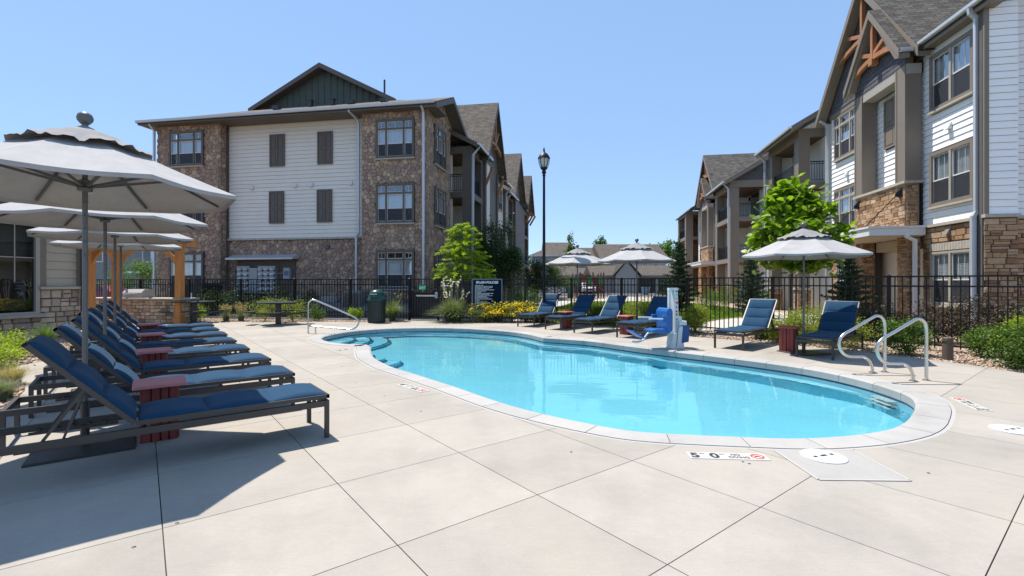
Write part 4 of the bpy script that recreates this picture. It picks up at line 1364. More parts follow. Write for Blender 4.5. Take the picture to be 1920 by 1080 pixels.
for bb, aa, k in ((-17.6, 23.9, 0), (-16.9, 23.0, 0), (-15.3, 23.6, 1), (-14.0, 23.6, 1), (-12.8, 23.4, 0), (-10.9, 23.3, 0)):
    if k == 0: mb = MB(TB); mb.box(bb-.17, bb+.17, aa-.15, aa+.15, rz(aa)-.02, rz(aa)+.16)
    else: mb = MB(TB); mb.box(bb-.1, bb+.1, aa-.1, aa+.1, rz(aa)-.02, rz(aa)+.3); mb.box(bb-.13, bb+.13, aa-.13, aa+.13, rz(aa)+.3, rz(aa)+.36)
    mb.build('roof_vent', CHAR, b3)
mb = MB(TB); mb.tube([(-12.6, 27, 12), (-12.6, 27, 13.75)], .06, 8); mb.build('flue_pipe', CHAR, b3)
mb = MB(TB); mb.tube([(-15.0, 23.6, 11), (-15.0, 23.6, 11.75)], .04, 8); mb.build('flue_pipe', CHAR, b3)
# side: balconies, gabled bay, siding
FBL = Facade('+b', -6.75)
balcony(FBL, b3, 25.3, 28.1, 2.0, [3.5, 6.5], 8.6, GL, post=TRIM_SHADE, wallmat=SIDC, postw=.5, stbin=None)
roofslab('balcony_roof', b3, [(-6.3, 24.9, 9.05), (-6.3, 29.0, 9.05), (-10, 29.0, 11.0), (-10, 24.9, 11.0)], SHINGB, thick=.12)
mb = MB(); mb.prism([W(-6.3, 24.88, 8.78), W(-6.3, 24.88, 9.02), W(-10, 24.88, 10.98), W(-10, 24.88, 10.7)], W(0, -.05, 0)); mb.build('barge_board', TRIM_SHADE, b3)
gutter(b3, (-6.25, 24.9, 9.05), (-6.25, 28.5, 9.05)); downspout(b3, [(-6.3, 25.35, 8.9), (-6.62, 25.3, 8.5), (-6.66, 25.25, 0.3)], GUT)
core(Facade('-a', 25.3), b3, -8.9, -7.9, GL, 9.0, SIDC, back=-.1)
mb = MB(TB); mb.box(-8.8, -6.7, 28.1, 32.0, 3.6, 8.9); mb.build('bay', TRIM_SHADE, b3)
mb = MB(TB); mb.box(-8.8, -6.7, 28.1, 32.0, GL, 3.45); mb.build('bay_base', MORTAR, b3)
mb = MB(TB); mb.box(-8.8, -6.62, 28.02, 32.08, 3.45, 3.58); mb.build('stone_cap', CAPST, b3)
stones(Facade('-a', 28.1), FS, vor(-8.8, -6.7, GL, 3.45, .2, 111, (), 1.15), 111, w0=0); stones(Facade('+b', -6.7), FS, vor(28.1, 32, GL, 3.45, .2, 112, (), 1.15), 112, w0=0)
FX = Facade('+b', -6.7)
mb = FX.mb(); mb.box(28.15, 28.45, 0, .1, 3.6, 8.9); mb.box(31.7, 32.0, 0, .1, 3.6, 8.9); mb.build('column', TRIM_SHADE, b3)
mb = FX.mb(); mb.box(28.6, 29.6, .0, .03, 3.7, 8.9); mb.build('panel', SIDC, b3)
mb = FX.mb(); mb.prism([(27.6, .0, 8.9), (32.5, .0, 8.9), (30.05, .0, 12.5)], (0, -.2, 0)); mb.build('gable_wall', TRIM_SHADE, b3)
for sg in (-1, 1):
    ue = 30.05+sg*2.9
    roofslab('bay_roof', b3, [(-6.2, ue, 8.85), (-14, ue, 8.85), (-14, 30.05, 13.1), (-6.2, 30.05, 13.1)], SHINGB)
    mb = MB(); mb.prism([W(-6.18, ue, 8.52), W(-6.18, ue, 8.82), W(-6.18, 30.05, 13.06), W(-6.18, 30.05, 12.72)], W(-.05, 0, 0)); mb.build('barge_board', TRIM_SHADE, b3)
truss(FX, b3, 30.05, 12.9, 1.7, 1.45, .3, 10.4)
for u in (28.3, 31.8):
    mb = FX.mb(); mb.bar((u, .05, 7.4), (u, .5, 8.5), .14, .14, (0, 0, 1)); mb.build('timber_bracket', WOODC, b3)
FY = Facade('+b', -7.0)
wy = [(32.5, 33.7, z0, z1, (1, 1), .3) for z0, z1 in ((6.9, 8.5), (3.9, 5.6), (.95, 2.6))]+[(34.2, 35.4, z0, z1, (1, 1), .3) for z0, z1 in ((6.9, 8.5), (3.9, 5.6), (.95, 2.6))]
core(FY, b3, 32.0, 36.0, GL, 9.0, SHEATH_SHADE, ops(wy, .05)); siding(FY, SB, 32.0, 36.0, 3.3, 8.9, ops(wy))
for w in wy: window(FY, b3, *w[:4], cols=w[4], transom=w[5], trim=TRIM_SHADE, blind='half')
roofslab('eave_roof', b3, [(-6.5, 32.3, 8.95), (-6.5, 36.4, 8.95), (-12, 36.4, 12.0), (-12, 32.3, 12.0)], SHINGB)
gutter(b3, (-6.45, 32.6, 8.95), (-6.45, 34.2, 8.95), GUTW); gutter(b3, (-6.35, 34.4, 8.85), (-6.35, 36.4, 8.85), GUTW)
downspout(b3, [(-6.45, 36.2, 8.8), (-6.85, 36.2, 8.4), (-6.9, 36.2, 0)], GUT)
mb = MB(TB); mb.box(-22.2, -9.0, 22.3, 36, GL, 9.7); mb.build('inner_wall', SIDC, b3)
# meter niche
mb = FM.mb(); mb.box(-18.25, -15.0, -.11, -.08, .85, 2.72); mb.build('meter_board', TRIM_SHADE, b3)
mb = FM.mb(); mb.prism([(-18.5, -.1, 2.95), (-18.5, .55, 2.74), (-18.5, .55, 2.66), (-18.5, -.1, 2.72)], (3.75, 0, 0)); mb.build('metal_awning', GUT, b3)
FS.close(); SB.close(); GBn.close(); WB.close()
mtr = thing('meter_bank', 'grey bank of round electric meters on the stone wall under the metal awning', 'meter bank', W(-16.9, 21.8, .95), -TH)
MG = M('meter_grey', (.34, .36, .37), .45, metal=.2, var=.05)
mb = FM.mb(); mb.box(-18.15, -17.45, -.08, .14, .95, 2.35); mb.box(-17.43, -16.98, -.08, .16, .95, 2.25); mb.box(-16.95, -15.98, -.08, .14, .95, 2.35); mb.build('cabinet', MG, mtr)
for cu_ in (-18.0, -17.65, -16.8, -16.47, -16.14):
    for r_ in range(5):
        z = 1.15+r_*.255
        T = FM.T @ Matrix.Translation((cu_, .14, z)) @ Matrix.Rotation(math.radians(-90), 4, 'X')
        mb = MB(T); mb.lathe([(.09, 0), (.09, .05), (.075, .06), (.07, .13), (.0, .14)], n=14, caps=False); mb.build('meter', GUTW, mtr, smooth=True)
        mb = FM.mb(); mb.box(cu_+.1, cu_+.16, .14, .17, z-.1, z-.02); mb.build('breaker_cover', BLACKM, mtr)
mb = FM.mb(); mb.box(-15.55, -15.2, -.08, .1, 1.7, 2.25); p = mb.build('control_box', MG, mtr)
mb = FM.mb(); mb.box(-15.5, -15.25, .1, .105, 1.85, 2.1); mb.build('printed_plate', NAVYT, p)
mb = FM.mb(); mb.tube([(-15.98, .0, 1.98), (-15.55, .0, 1.98)], .02, 6); mb.build('conduit', MG, mtr)
# second left-hand building behind
b4 = thing('apartment_building', 'left building farthest back, seen past the stone one, with brown shingle gables', 'apartment building', W(-9, 46, 0), -TH)
SB = Bin(b4, 'siding_board', SIDC, 60); FS = Bin(b4, 'field_stone', FIELD, 120)
FZ = Facade('+b', -7.3)
balcony(FZ, b4, 38.6, 42.0, 2.0, [3.5, 6.5], 8.6, 0, post=TRIM_SHADE, wallmat=SIDC, postw=.6)
mb = MB(TB); mb.box(-9.4, -7.1, 42, 47.5, 3.4, 8.9); mb.build('bay', TRIM_SHADE, b4)
mb = MB(TB); mb.box(-9.4, -7.15, 42.05, 47.5, 0, 3.3); mb.build('bay_base', MORTAR, b4)
stones(Facade('-a', 42.05), FS, vor(-9.2, -7.15, 0, 3.3, .34, 121, (), 1.15), 121, w0=0); stones(Facade('+b', -7.15), FS, vor(42.05, 47.5, 0, 3.3, .34, 122, (), 1.15), 122, w0=0)
mb = MB(TB); mb.box(-9.4, -7.05, 41.95, 47.6, 3.3, 3.4); mb.build('stone_cap', CAPST, b4)
for (gc_, w_, zt_, bo_) in ((44.0, 3.4, 13.6, -6.9), (49.0, 2.6, 12.6, -6.6)):
    for sg in (-1, 1):
        ue = gc_+sg*w_
        roofslab('gable_roof', b4, [(bo_, ue, 8.9), (bo_-10, ue, 8.9), (bo_-10, gc_, zt_), (bo_, gc_, zt_)], SHINGB)
        mb = MB(); mb.prism([W(bo_+.02, ue, 8.55), W(bo_+.02, ue, 8.87), W(bo_+.02, gc_, zt_-.04), W(bo_+.02, gc_, zt_-.36)], W(-.05, 0, 0)); mb.build('barge_board', TRIM_SHADE, b4)
    mb = Facade('+b', bo_-.5).mb(); mb.prism([(gc_-w_+.3, 0, 8.9), (gc_+w_-.3, 0, 8.9), (gc_, 0, zt_-.5)], (0, -.2, 0)); mb.build('gable_wall', TRIM_SHADE, b4)
balcony(FZ, b4, 47.7, 51.6, 2.0, [3.4, 6.4], 8.6, 0, post=TRIM_SHADE, wallmat=SIDC, postw=.6)
for k in range(3):
    mb = Facade('+b', -7.0).mb(); mb.bar((47.5+k*1.5, .0, 7.6), (47.5+k*1.5, .6, 8.6), .16, .16, (0, 0, 1)); mb.build('timber_bracket', WOODC, b4)
roofslab('eave_roof', b4, [(-6.9, 38.0, 8.9), (-6.9, 42, 8.9), (-12, 42, 11.6), (-12, 38.0, 11.6)], SHINGB)
gutter(b4, (-6.85, 38.0, 8.9), (-6.85, 42, 8.9)); downspout(b4, [(-6.9, 38.6, 8.8), (-7.2, 38.6, 8.4), (-7.2, 38.6, 0)], GUT)
mb = MB(TB); mb.box(-20, -9.2, 38.8, 52, 0, 9); mb.build('inner_wall', SIDC, b4)
SB.close(); FS.close()

# blue metal porch roofs on timber posts
BLUEM = M('blue_metal_roof', (.16, .27, .42), .35, metal=.4, var=.05)
def porch(b0, a0, z, label, w=2.4, d=2.0):
    t = thing('entry_porch', label, 'porch', W(b0, a0, 0), -TH, 'entry porches with blue metal roofs')
    mb = MB(TB); P = [(b0, a0, z+.75), (b0, a0+w, z+.75), (b0+d, a0+w, z), (b0+d, a0, z)]
    mb.prism([Vector(p) for p in P], (0, 0, -.08)); r_ = mb.build('metal_roof', BLUEM, t)
    mb = MB(TB)
    for i in range(9):
        a = a0+w*i/8; mb.bar((b0, a, z+.78), (b0+d, a, z+.03), .03, .05)
    mb.build('standing_seam', BLUEM, r_)
    for a in (a0+.2, a0+w-.2):
        mb = MB(TB); mb.box(b0+d*.55-.12, b0+d*.55+.12, a-.12, a+.12, 0, z+.2); mb.build('timber_post', WOODC, t)
        mb = MB(TB); mb.bar((b0+d*.6, a, z-.8), (b0+d*.95, a, z-.1), .12, .12); mb.build('timber_bracket', WOODC, t)
    mb = MB(TB); mb.box(b0+d*.8, b0+d*.92, a0, a0+w, z-.22, z-.06); mb.build('timber_beam', WOODC, t)
porch(-7.0, 43.0, 2.9, 'blue metal roofed timber porch of the farthest left building', 3.0, 2.4)
porch(-6.6, 28.6, 3.0, 'blue metal roofed timber porch half hidden behind the two trees', 3.0, 1.6)

# ---------------------------------------------------------------- clubhouse at the left edge
b5 = thing('clubhouse', 'low tan clubhouse wall with a large dark window above a pale stone base', 'clubhouse', W(-17, 10.5, 0), -TH)
FC = Facade('+b', -15.2)
RB = Bin(b5, 'wall_stone', RUBBLE); SB = Bin(b5, 'siding_board', SIDT)
wc = (6.6, 10.75, .62, 3.15)
core(FC, b5, 5.0, 11.85, -.3, 3.75, MORTL, [(6.7, 10.65, .75, 3.05)])
stones(FC, RB, courses(5.0, 10.85, -.05, .55, (.13, .24), (.2, .45), 201), 201, .012, .07)
stones(FC, RB, courses(10.78, 11.85, -.05, 1.3, (.13, .24), (.2, .42), 202), 202, .012, .07)
FC2 = Facade('-a', 0); 
mb = FC.mb(); mb.box(5.0, 10.86, -.12, .06, .55, .63); mb.build('stone_sill', CAPST, b5)
mb = FC.mb(); mb.box(10.72, 11.92, -.12, .06, 1.31, 1.39); mb.build('stone_cap', CAPST, b5)
siding(FC, SB, 10.9, 11.75, 1.4, 3.7, pitch=.24, seed=8)
mb = FC.mb(); mb.box(11.74, 11.9, -.12, -.05, 1.39, 3.7); mb.box(10.76, 10.92, -.12, -.045, 1.39, 3.7); mb.build('corner_board', TRIM, b5)
mb = FC.mb(); mb.box(5, 11.9, -.12, -.05, 3.2, 3.7); mb.build('frieze_board', TRIM, b5)
downspout(b5, [(-14.95, 11.8, 3.6), (-15.12, 11.8, 3.4), (-15.12, 11.8, .1)], CHAR, s=.1)
Wm = FC.mb(); a_, b_, c_, d_ = wc
Wm.box(a_, a_+.1, -.14, -.02, c_, d_); Wm.box(b_-.1, b_, -.14, -.02, c_, d_); Wm.box(a_+.1, b_-.1, -.14, -.022, d_-.1, d_); Wm.box(a_+.1, b_-.1, -.14, -.022, c_, c_+.08)
win = Wm.build('window', WINF, b5)
mb = FC.mb(); mb.box(a_+.1, b_-.1, -.1, -.094, c_+.08, d_-.1); mb.build('pane', GLASSD, win)
mb = FC.mb()
for u in (7.4, 8.2, 9.0, 9.7, 10.2): mb.box(u-.012, u+.012, -.09, -.075, c_+.9, d_-.1)
mb.box(a_+.1, b_-.1, -.09, -.075, c_+1.55, c_+1.575); mb.build('glazing_bar', WINF, win)
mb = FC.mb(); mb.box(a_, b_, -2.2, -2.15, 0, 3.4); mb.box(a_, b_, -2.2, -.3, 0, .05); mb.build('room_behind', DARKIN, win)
roofslab('roof', b5, [(-14.5, 3, 3.75), (-14.5, 12.4, 3.75), (-18.5, 12.4, 5.0), (-18.5, 3, 5.0)], SHINGB, .18)
mb = FC.mb(); mb.box(3, 12.4, -.12, .7, 3.62, 3.68); mb.build('soffit', SIDT, b5)
mb = MB(TB); mb.box(-19, -15.35, 11.72, 11.9, 0, 4.6); mb.build('end_wall', SIDT, b5)
RB.close(); SB.close()

# ================================================================ furniture
def Mfabric(name, col, sheen=.3, weave=260, trans=0.0):
    m, nt, N, L, P = _nodes(name)
    P.inputs['Roughness'].default_value = .8; P.inputs['Sheen Weight'].default_value = sheen
    P.inputs['Specular IOR Level'].default_value = .12
    c = mul(nt, tuple(col), noise(nt, 5, 4), .90, 1.10)
    c = mul(nt, c, noise(nt, weave, 2, .8, stretch=(1, .4, 1)), .88, 1.12)
    L.new(c, P.inputs['Base Color'])
    bump(nt, P, noise(nt, weave, 2, .8), .25, .001)
    if trans:
        tr = N.new('ShaderNodeBsdfTranslucent'); L.new(c, tr.inputs[0])
        mx = N.new('ShaderNodeMixShader'); mx.inputs[0].default_value = trans
        L.new(P.outputs[0], mx.inputs[1]); L.new(tr.outputs[0], mx.inputs[2]); L.new(mx.outputs[0], N['Material Output'].inputs[0])
    return m
NAVY = Mfabric('navy_sling_fabric', (.010, .048, .100), .06)
CANV = Mfabric('grey_canvas', (.37, .365, .36), .05, 180, .04)
CANV_SHADE = Mfabric('grey_vent_canvas', (.25, .247, .247), .05, 180, .03)  # same cloth as the canopy, darkened for the shade among the vent ruffles
LABELP = M('paper_label', (.7, .68, .62), .7)
REDW = M('red_brown_table', (.20, .032, .024), .55, var=.2, vs=6, bs=.15, bscale=40)
REDT_SUN = M('red_table_top', (.52, .19, .185), .5, var=.1, vs=6)  # table red lightened to pink, the sun's gleam put into the colour
GREENM = M('dark_green_metal', (.008, .022, .018), .4, var=.15)
GREENP = M('dark_green_plastic', (.006, .05, .042), .35, var=.1)
LIFTW = M('lift_white', (.60, .63, .64), .35, var=.04)
LIFTB = M('lift_blue_plastic', (.010, .11, .34), .35, var=.06)

LL, SW, HZ, HY = 2.45, .665, .40, 1.47
def make_lounger():
    t = thing('sun_lounger', 'x', 'sun lounger')
    h = SW/2
    f = MB()
    for sx in (-1, 1):
        x = sx*(h-.02)
        f.box(x-.018, x+.018, .02, LL-.02, .305, .36)
    f.box(-h+.04, h-.04, .0, .035, .305, .36); f.box(-h+.04, h-.04, LL-.035, LL, .305, .36); f.box(-h+.04, h-.04, 1.40, 1.43, .31, .35)
    f.build('frame', CHAR, t)
    for sx in (-1, 1):
        for y in (.0, LL-.04):
            x = sx*(h-.02)
            f = MB(); f.bbox(x-.02, x+.02, y, y+.04, 0, .362, .003); f.build('leg', CHAR, t)
    # slung seat frame
    f = MB()
    for sx in (-1, 1):
        f.bar((sx*(h-.012), .0, HZ), (sx*(h-.012), HY, HZ), .024, .034)
        for y in (.12, .75, 1.38): f.box(sx*(h-.03)-.012, sx*(h-.03)+.012, y, y+.03, .355, .39)
    f.bar((-h, .012, HZ), (h, .012, HZ), .024, .034)
    f.build('seat_frame', CHAR, t)
    def sling(L0, seams, T, name):
        nx, ny = 10, 66
        V, F = [], []
        for j in range(ny+1):
            y = L0*j/ny
            q = (y/L0*seams) % 1.0 if 0 < j < ny else 0
            pad = .046*min(1, (max(0, math.sin(math.pi*q)))**.42) if 0 < j < ny else 0
            for i in range(nx+1):
                u = i/nx*2-1
                sag = -.020*(1-u*u)*math.sin(math.pi*min(1, max(0, y/L0)))**.3
                edge = min(1, (1-abs(u))*6)
                V.append((u*(h-.026), y, sag+.012+pad*edge**.5*(.75+.25*(1-u*u))))
        k = len(V)
        V += [(v[0], v[1], (-.020*(1-(v[0]/(h-.026))**2)*.9)-.006) for v in V]
        w = nx+1
        for j in range(ny):
            for i in range(nx):
                a = j*w+i; F.append((a, a+1, a+w+1, a+w)); F.append((k+a, k+a+w, k+a+w+1, k+a+1))
        for j in range(ny):
            a = j*w; F.append((a, a+w, k+a+w, k+a)); a = j*w+nx; F.append((a+w, a, k+a, k+a+w))
        for i in range(nx): F.append((i+1, i, k+i, k+i+1)); a = ny*w+i; F.append((a, a+1, k+a+1, k+a))
        mb = MB(T); mb.add(V, F); return mb.build(name, NAVY, t, smooth=True)
    sling(HY-.03, 3, Matrix.Translation((0, .02, HZ+.006)), 'seat_cushion')
    ang = math.radians(47.5); BL = .91
    TBk = Matrix.Translation((0, HY+.01, HZ)) @ Matrix.Rotation(ang, 4, 'X')
    sling(BL-.02, 3, TBk @ Matrix.Translation((0, .01, .008)), 'back_cushion')
    f = MB(TBk)
    for sx in (-1, 1): f.bar((sx*(h-.012), 0, 0), (sx*(h-.012), BL, 0), .024, .034)
    f.bar((-h, BL-.01, 0), (h, BL-.01, 0), .024, .034)
    f.build('back_frame', CHAR, t)
    f = MB()
    for sx in (-1, 1):
        p = TBk @ Vector((sx*(h-.06), .42, -.02))
        f = MB(); f.bar(p, (sx*(h-.06), 2.02, .33), .03, .02)
        f.bar(TBk @ Vector((sx*(h-.06), .42, -.02)), (sx*(h-.06), 1.90, .33), .016, .016)
        f.build('prop_arm', CHAR, t)
    f = MB()
    for sx in (-1, 1):
        x = sx*(h-.06); f.box(x-.012, x+.012, 1.6, 2.15, .285, .305)
        for k in range(5): f.box(x-.012, x+.012, 1.68+k*.1, 1.70+k*.1, .305, .33)
    f.build('ratchet_rail', CHAR, t)
    return t

RIM, RR = 2.35, 1.24
def make_umbrella(rim):
    t = thing('patio_umbrella', 'x', 'umbrella')
    f = MB(); f.bbox(-.36, .36, -.36, .36, 0, .022, .006); b = f.build('base_plate', CHAR, t)
    f = MB(); f.lathe([(.034, .02), (.034, .42), (.030, .42)], n=14); f.build('base_tube', CHAR, t, smooth=False)
    f = MB(); f.lathe([(.021, .3), (.021, rim+.52)], n=14); f.lathe([(.026, 1.18), (.026, 1.24)], n=14)
    p = f.build('pole', UMETAL, t)
    f = MB()
    for k in range(5): f.box(-.023, -.019, -.004, .004, rim-.12-.12*k, rim-.108-.12*k); f.box(-.004, .004, -.023, -.019, rim-.12-.12*k, rim-.108-.12*k)
    f.build('pin_hole', BLACKM, p)
    f = MB(); f.lathe([(.03, rim-.02), (.055, rim-.015), (.058, rim+.01), (.038, rim+.025), (.036, rim+.05), (.055, rim+.055), (.055, rim+.08), (.028, rim+.09)], n=18); f.build('hub', UMETAL, t)
    f = MB(); f.lathe([(.03, rim+.47), (.045, rim+.50), (.03, rim+.53)], n=14); f.build('top_hub', UMETAL, t)
    f = MB(); f.lathe([(.045, rim+.545), (.05, rim+.555), (.028, rim+.575), (.022, rim+.59), (.035, rim+.60), (.058, rim+.63), (.062, rim+.655), (.052, rim+.685), (.025, rim+.705), (0, rim+.708)], n=18, caps=False); f.build('finial', UMETAL, t, smooth=True)
    # canopy: eight panels from the vent opening to the rim
    def zc(r): return rim+.56*(1-(r/RR))-.018*math.sin(math.pi*r/RR)
    V, F = [], []; na, nr = 8*6, 9
    r0 = .20
    for j in range(nr+1):
        r = r0+(RR-r0)*j/nr
        for i in range(na):
            th = 2*math.pi*i/na+math.pi/8; loc = (i % 6)/6
            ph = abs(((th-math.pi/8) % (math.pi/4))-math.pi/8)
            k = math.cos(math.pi/8)/math.cos(ph)                 # octagon radius towards this angle
            k = math.cos(math.pi/8)/math.cos(((th-math.pi/8) % (math.pi/4))-math.pi/8)
            sag = math.sin(math.pi*loc)*.022*(r/RR)
            rr_ = r*k*(1-.012*math.sin(math.pi*loc)*(j/nr))
            V.append((rr_*math.cos(th), rr_*math.sin(th), zc(r)-sag))
    n0 = len(V)
    V += [(v[0]*.998, v[1]*.998, v[2]-.004) for v in V]
    for j in range(nr):
        for i in range(na):
            a, b = j*na+i, j*na+(i+1) % na
            F.append((a, a+na, b+na, b)); F.append((n0+a, n0+b, n0+b+na, n0+a+na))
    for i in range(na):
        a, b = nr*na+i, nr*na+(i+1) % na; F.append((a, n0+a, n0+b, b))
    mb = MB(); mb.add(V, F); cn = mb.build('canopy', CANV, t)
    # hem
    mb = MB()
    for i in range(na):
        a, b = V[nr*na+i], V[nr*na+(i+1) % na]
        mb.add([a, b, (b[0]*.999, b[1]*.999, b[2]-.035), (a[0]*.999, a[1]*.999, a[2]-.035)], [(3, 2, 1, 0)])
    mb.build('hem', CANV, cn)
    # ruffled vent cap
    V, F = [], []; rr = R(7); na2, nr2 = 96, 7
    ph_ = [rr.uniform(0, 6.28) for _ in range(6)]
    for j in range(nr2+1):
        r = .03+.50*j/nr2
        for i in range(na2):
            th = 2*math.pi*i/na2+math.pi/8
            k = math.cos(math.pi/8)/math.cos(((th-math.pi/8) % (math.pi/4))-math.pi/8)
            g = (j/nr2)**1.8
            wv = (math.sin(5*th+ph_[0])*.45+math.sin(13*th+ph_[1])*.5+math.sin(22*th+ph_[2])*.45+math.sin(37*th+ph_[3])*.25+.5)
            top = rim+.565-.17*(r/.53)**1.15
            base = zc(r)+.012
            z = base+max(.03, top-base)*(.45+.30*wv*g if j > 3 else .8)
            z = max(z, base+.006) if j > 0 else rim+.55
            if j <= 3: z = max(rim+.565-.17*(r/.53)**1.1, base+.02)
            V.append((r*k*math.cos(th), r*k*math.sin(th), z))
    for j in range(nr2):
        for i in range(na2):
            a, b = j*na2+i, j*na2+(i+1) % na2; F.append((a, a+na2, b+na2, b))
    mb = MB(); mb.add(V, F); mb.build('vent_cap', CANV_SHADE, t, smooth=True)
    for k in range(8):
        th = 2*math.pi*k/8+math.pi/8; d = Vector((math.cos(th), math.sin(th), 0))
        mb = MB(); mb.bar(d*.03+Z3*(rim+.50), d*(RR*.60)+Z3*(zc(RR*.6)-.02), .018, .026); mb.bar(d*(RR*.60)+Z3*(zc(RR*.6)-.02), d*(RR-.06)+Z3*(rim+.006), .018, .026)
        rb = mb.build('rib', UMETAL, t)
        mb = MB(); mb.bar(d*.05+Z3*(rim+.03), d*(RR*.55)+Z3*(zc(RR*.55)-.035), .016, .024); mb.build('strut', UMETAL, rb)
    mb = MB(); mb.add([(.06, -.02, rim+.02), (.15, -.05, rim+.045), (.16, -.05, rim+.0), (.07, -.02, rim-.03)], [(0, 1, 2, 3), (3, 2, 1, 0)]); mb.build('care_tag', LABELP, t)
    return t

def make_table(top=REDT_SUN, body=REDW):
    t = thing('side_table', 'x', 'side table')
    mb = MB(); mb.bbox(-.21, .21, -.21, .21, .515, .55, .012); mb.build('table_top', top, t)
    mb = MB(); mb.box(-.12, .12, -.12, .12, .02, .513); mb.build('inner_box', REDW, t)
    i = 0
    for s in range(4):
        T = Matrix.Rotation(s*math.pi/2, 4, 'Z')
        for k in range(4):
            x = -.136+.068*k; mb = MB(T)
            mb.bbox(x+.005, x+.063, -.142-.010*(k % 2), -.121, 0.0, .513, .004); mb.build('slat', body, t)
    return t

# ---- left row: four umbrellas, eight loungers, four tables
lg = make_lounger(); used = False
LG = 'padded blue sun loungers round the pool'
RZ0 = math.atan2(PD.x, -PD.y)
def head_rz(d):                                   # lounger +y (head) points along d
    return math.atan2(-d.x, d.y)
ords = ['nearest of the eight loungers in the left row, its foot end in the sun', 'second lounger of the left row, just behind the nearest red table',
        'third lounger of the left row, in front of the second red table', 'fourth lounger of the left row, behind the second red table',
        'fifth lounger of the left row, before the third red table', 'sixth lounger of the left row, behind the third red table',
        'seventh lounger of the left row, before the last red table', 'farthest lounger of the left row, nearest the stone grill counter']
foot0 = Vector((-1.77, 4.62, 0))
rj = R(12)
for i in range(8):
    c = foot0+QD*(1.37*i+SW/2)
    d = -PD
    jig = (0, .0, .02, -.02, .015, -.02, .02, 0)[i]
    d = Matrix.Rotation(jig, 3, 'Z') @ d
    place(lg, used, c + PD*rj.uniform(-.04, .04)*(i > 0), head_rz(d), ords[i], LG); used = True
for (px, py, qx, qy, d, lab) in [(973.7,612.6,997.8,613.8,(.5,.87),'leftmost lounger across the pool, beside the yellow flowers'),
        (1024,617.5,1051,620,(.64,.77),'second lounger from the left across the pool, behind its red table'),
        (1077,624,1108.6,627,(.66,.75),'lounger across the pool under the umbrellas, half in sun, left of the lift'),
        (1156.7,632.6,1194,636,(.70,.71),'lounger directly behind the blue lift seat'),
        (1339.5,652.4,1393,658,(.735,.678),'sunlit lounger standing alone between the lift and the right umbrella'),
        (1492.5,669,1562,676,(.735,.678),'shaded lounger right of the single umbrella, behind the handrails')]:
    a, b = G(px, py), G(qx, qy); c = (a+b)/2; dd = Vector((*d, 0)).normalized()
    place(lg, used, c, head_rz(dd), lab, LG)
UG = 'grey octagonal patio umbrellas'
um = make_umbrella(RIM); um2 = make_umbrella(2.2); um3 = make_umbrella(2.08)
u0 = Vector((-3.9, 4.35, 0)); us = Vector((-1.735, 2.245, 0))
rzq = math.atan2(QD.y, QD.x)
ul = ['nearest and largest looking umbrella at the left edge of the picture', 'second umbrella of the left row, partly under the nearest one', 'third umbrella of the left row', 'farthest umbrella of the left row, lowest in the picture']
for i in range(4):
    place(um, i > 0, u0+us*i, rzq+[0, .05, .12, .0][i], ul[i], UG)
place(um2, False, (2.42, 17.6, 0), .1, 'left one of the two umbrellas over the far loungers', UG)
place(um2, True, (3.97, 15.15, 0), .35, 'right one of the two umbrellas, next to the lift', UG)
place(um3, False, G(1507, 662), .22, 'single umbrella in front of the bright green tree', UG)
tb_ = make_table()
TG = 'red slatted side tables'
tl = ['nearest pink topped red side table between the first two left loungers', 'second red side table of the left row', 'third red side table of the left row', 'farthest red side table of the left row']
for i in range(4):
    place(tb_, i > 0, foot0-PD*1.30+QD*(1.02+2.74*i), rzq+.05*i, tl[i], TG)
tb2 = make_table(M('red_table_top_orange', (.33, .075, .05), .5, var=.1, vs=6), M('red_orange_table', (.25, .042, .03), .55, var=.2, vs=6))
for k, (p, lab) in enumerate(((Vector((1.78, 15.75, 0)), 'small red side table between the two leftmost far loungers'), (Vector((3.33, 13.85, 0)), 'red side table left of the blue lift seat'), (Vector((6.03, 10.38, 0)), 'red side table beside the single right umbrella'))):
    place(tb2, k > 0, p, .75, lab, TG)

# ---------------------------------------------------------------- handrails
def curve_pts(pts, k=8):
    P = [Vector(p) for p in pts]; out = []
    for i in range(len(P)-1):
        a, b, c, d = P[max(i-1, 0)], P[i], P[i+1], P[min(i+2, len(P)-1)]
        for j in range(k):
            t = j/k
            out.append(.5*((2*b)+(c-a)*t+(2*a-5*b+4*c-d)*t*t+(3*b-a-3*c+d)*t*t*t))
    out.append(P[-1]); return out
def grab_rail(base, dr, label):
    t = thing('grab_rail', label, 'handrail', base, 0, 'curved steel handrails at the right end of the pool')
    d = Vector((*dr, 0)).normalized()
    prof = [(0, 0), (0, .45), (.0, .78), (.04, .90), (.14, .945), (.26, .90), (.55, .75), (.76, .64), (.84, .52), (.80, .37), (.68, .285), (.5, .27), (.38, .26), (.28, .19), (.235, .08), (.23, 0)]
    pts = curve_pts([Vector(base)+d*s+Z3*z for s, z in prof], 6)
    mb = MB(); mb.tube(pts, .024, 12); mb.build('steel_tube', STEEL, t, smooth=True)
    for s in (0, .23):
        mb = MB(); mb.lathe([(.055, 0), (.055, .008), (.03, .018), (.026, .018)], Vector(base)+d*s, 18); mb.build('flange', STEEL, t)
dr = (-.985, -.12)
grab_rail(G(1659, 698), dr, 'farther curved steel grab rail at the right end')
grab_rail(G(1737, 713.6), dr, 'nearer curved steel grab rail at the right end')
t = thing('stair_rail', 'steel handrail sloping over the shallow steps at the left end', 'handrail', G(578, 625))
b0 = G(578, 625); d = Vector((.93, -.05, 0)).normalized()
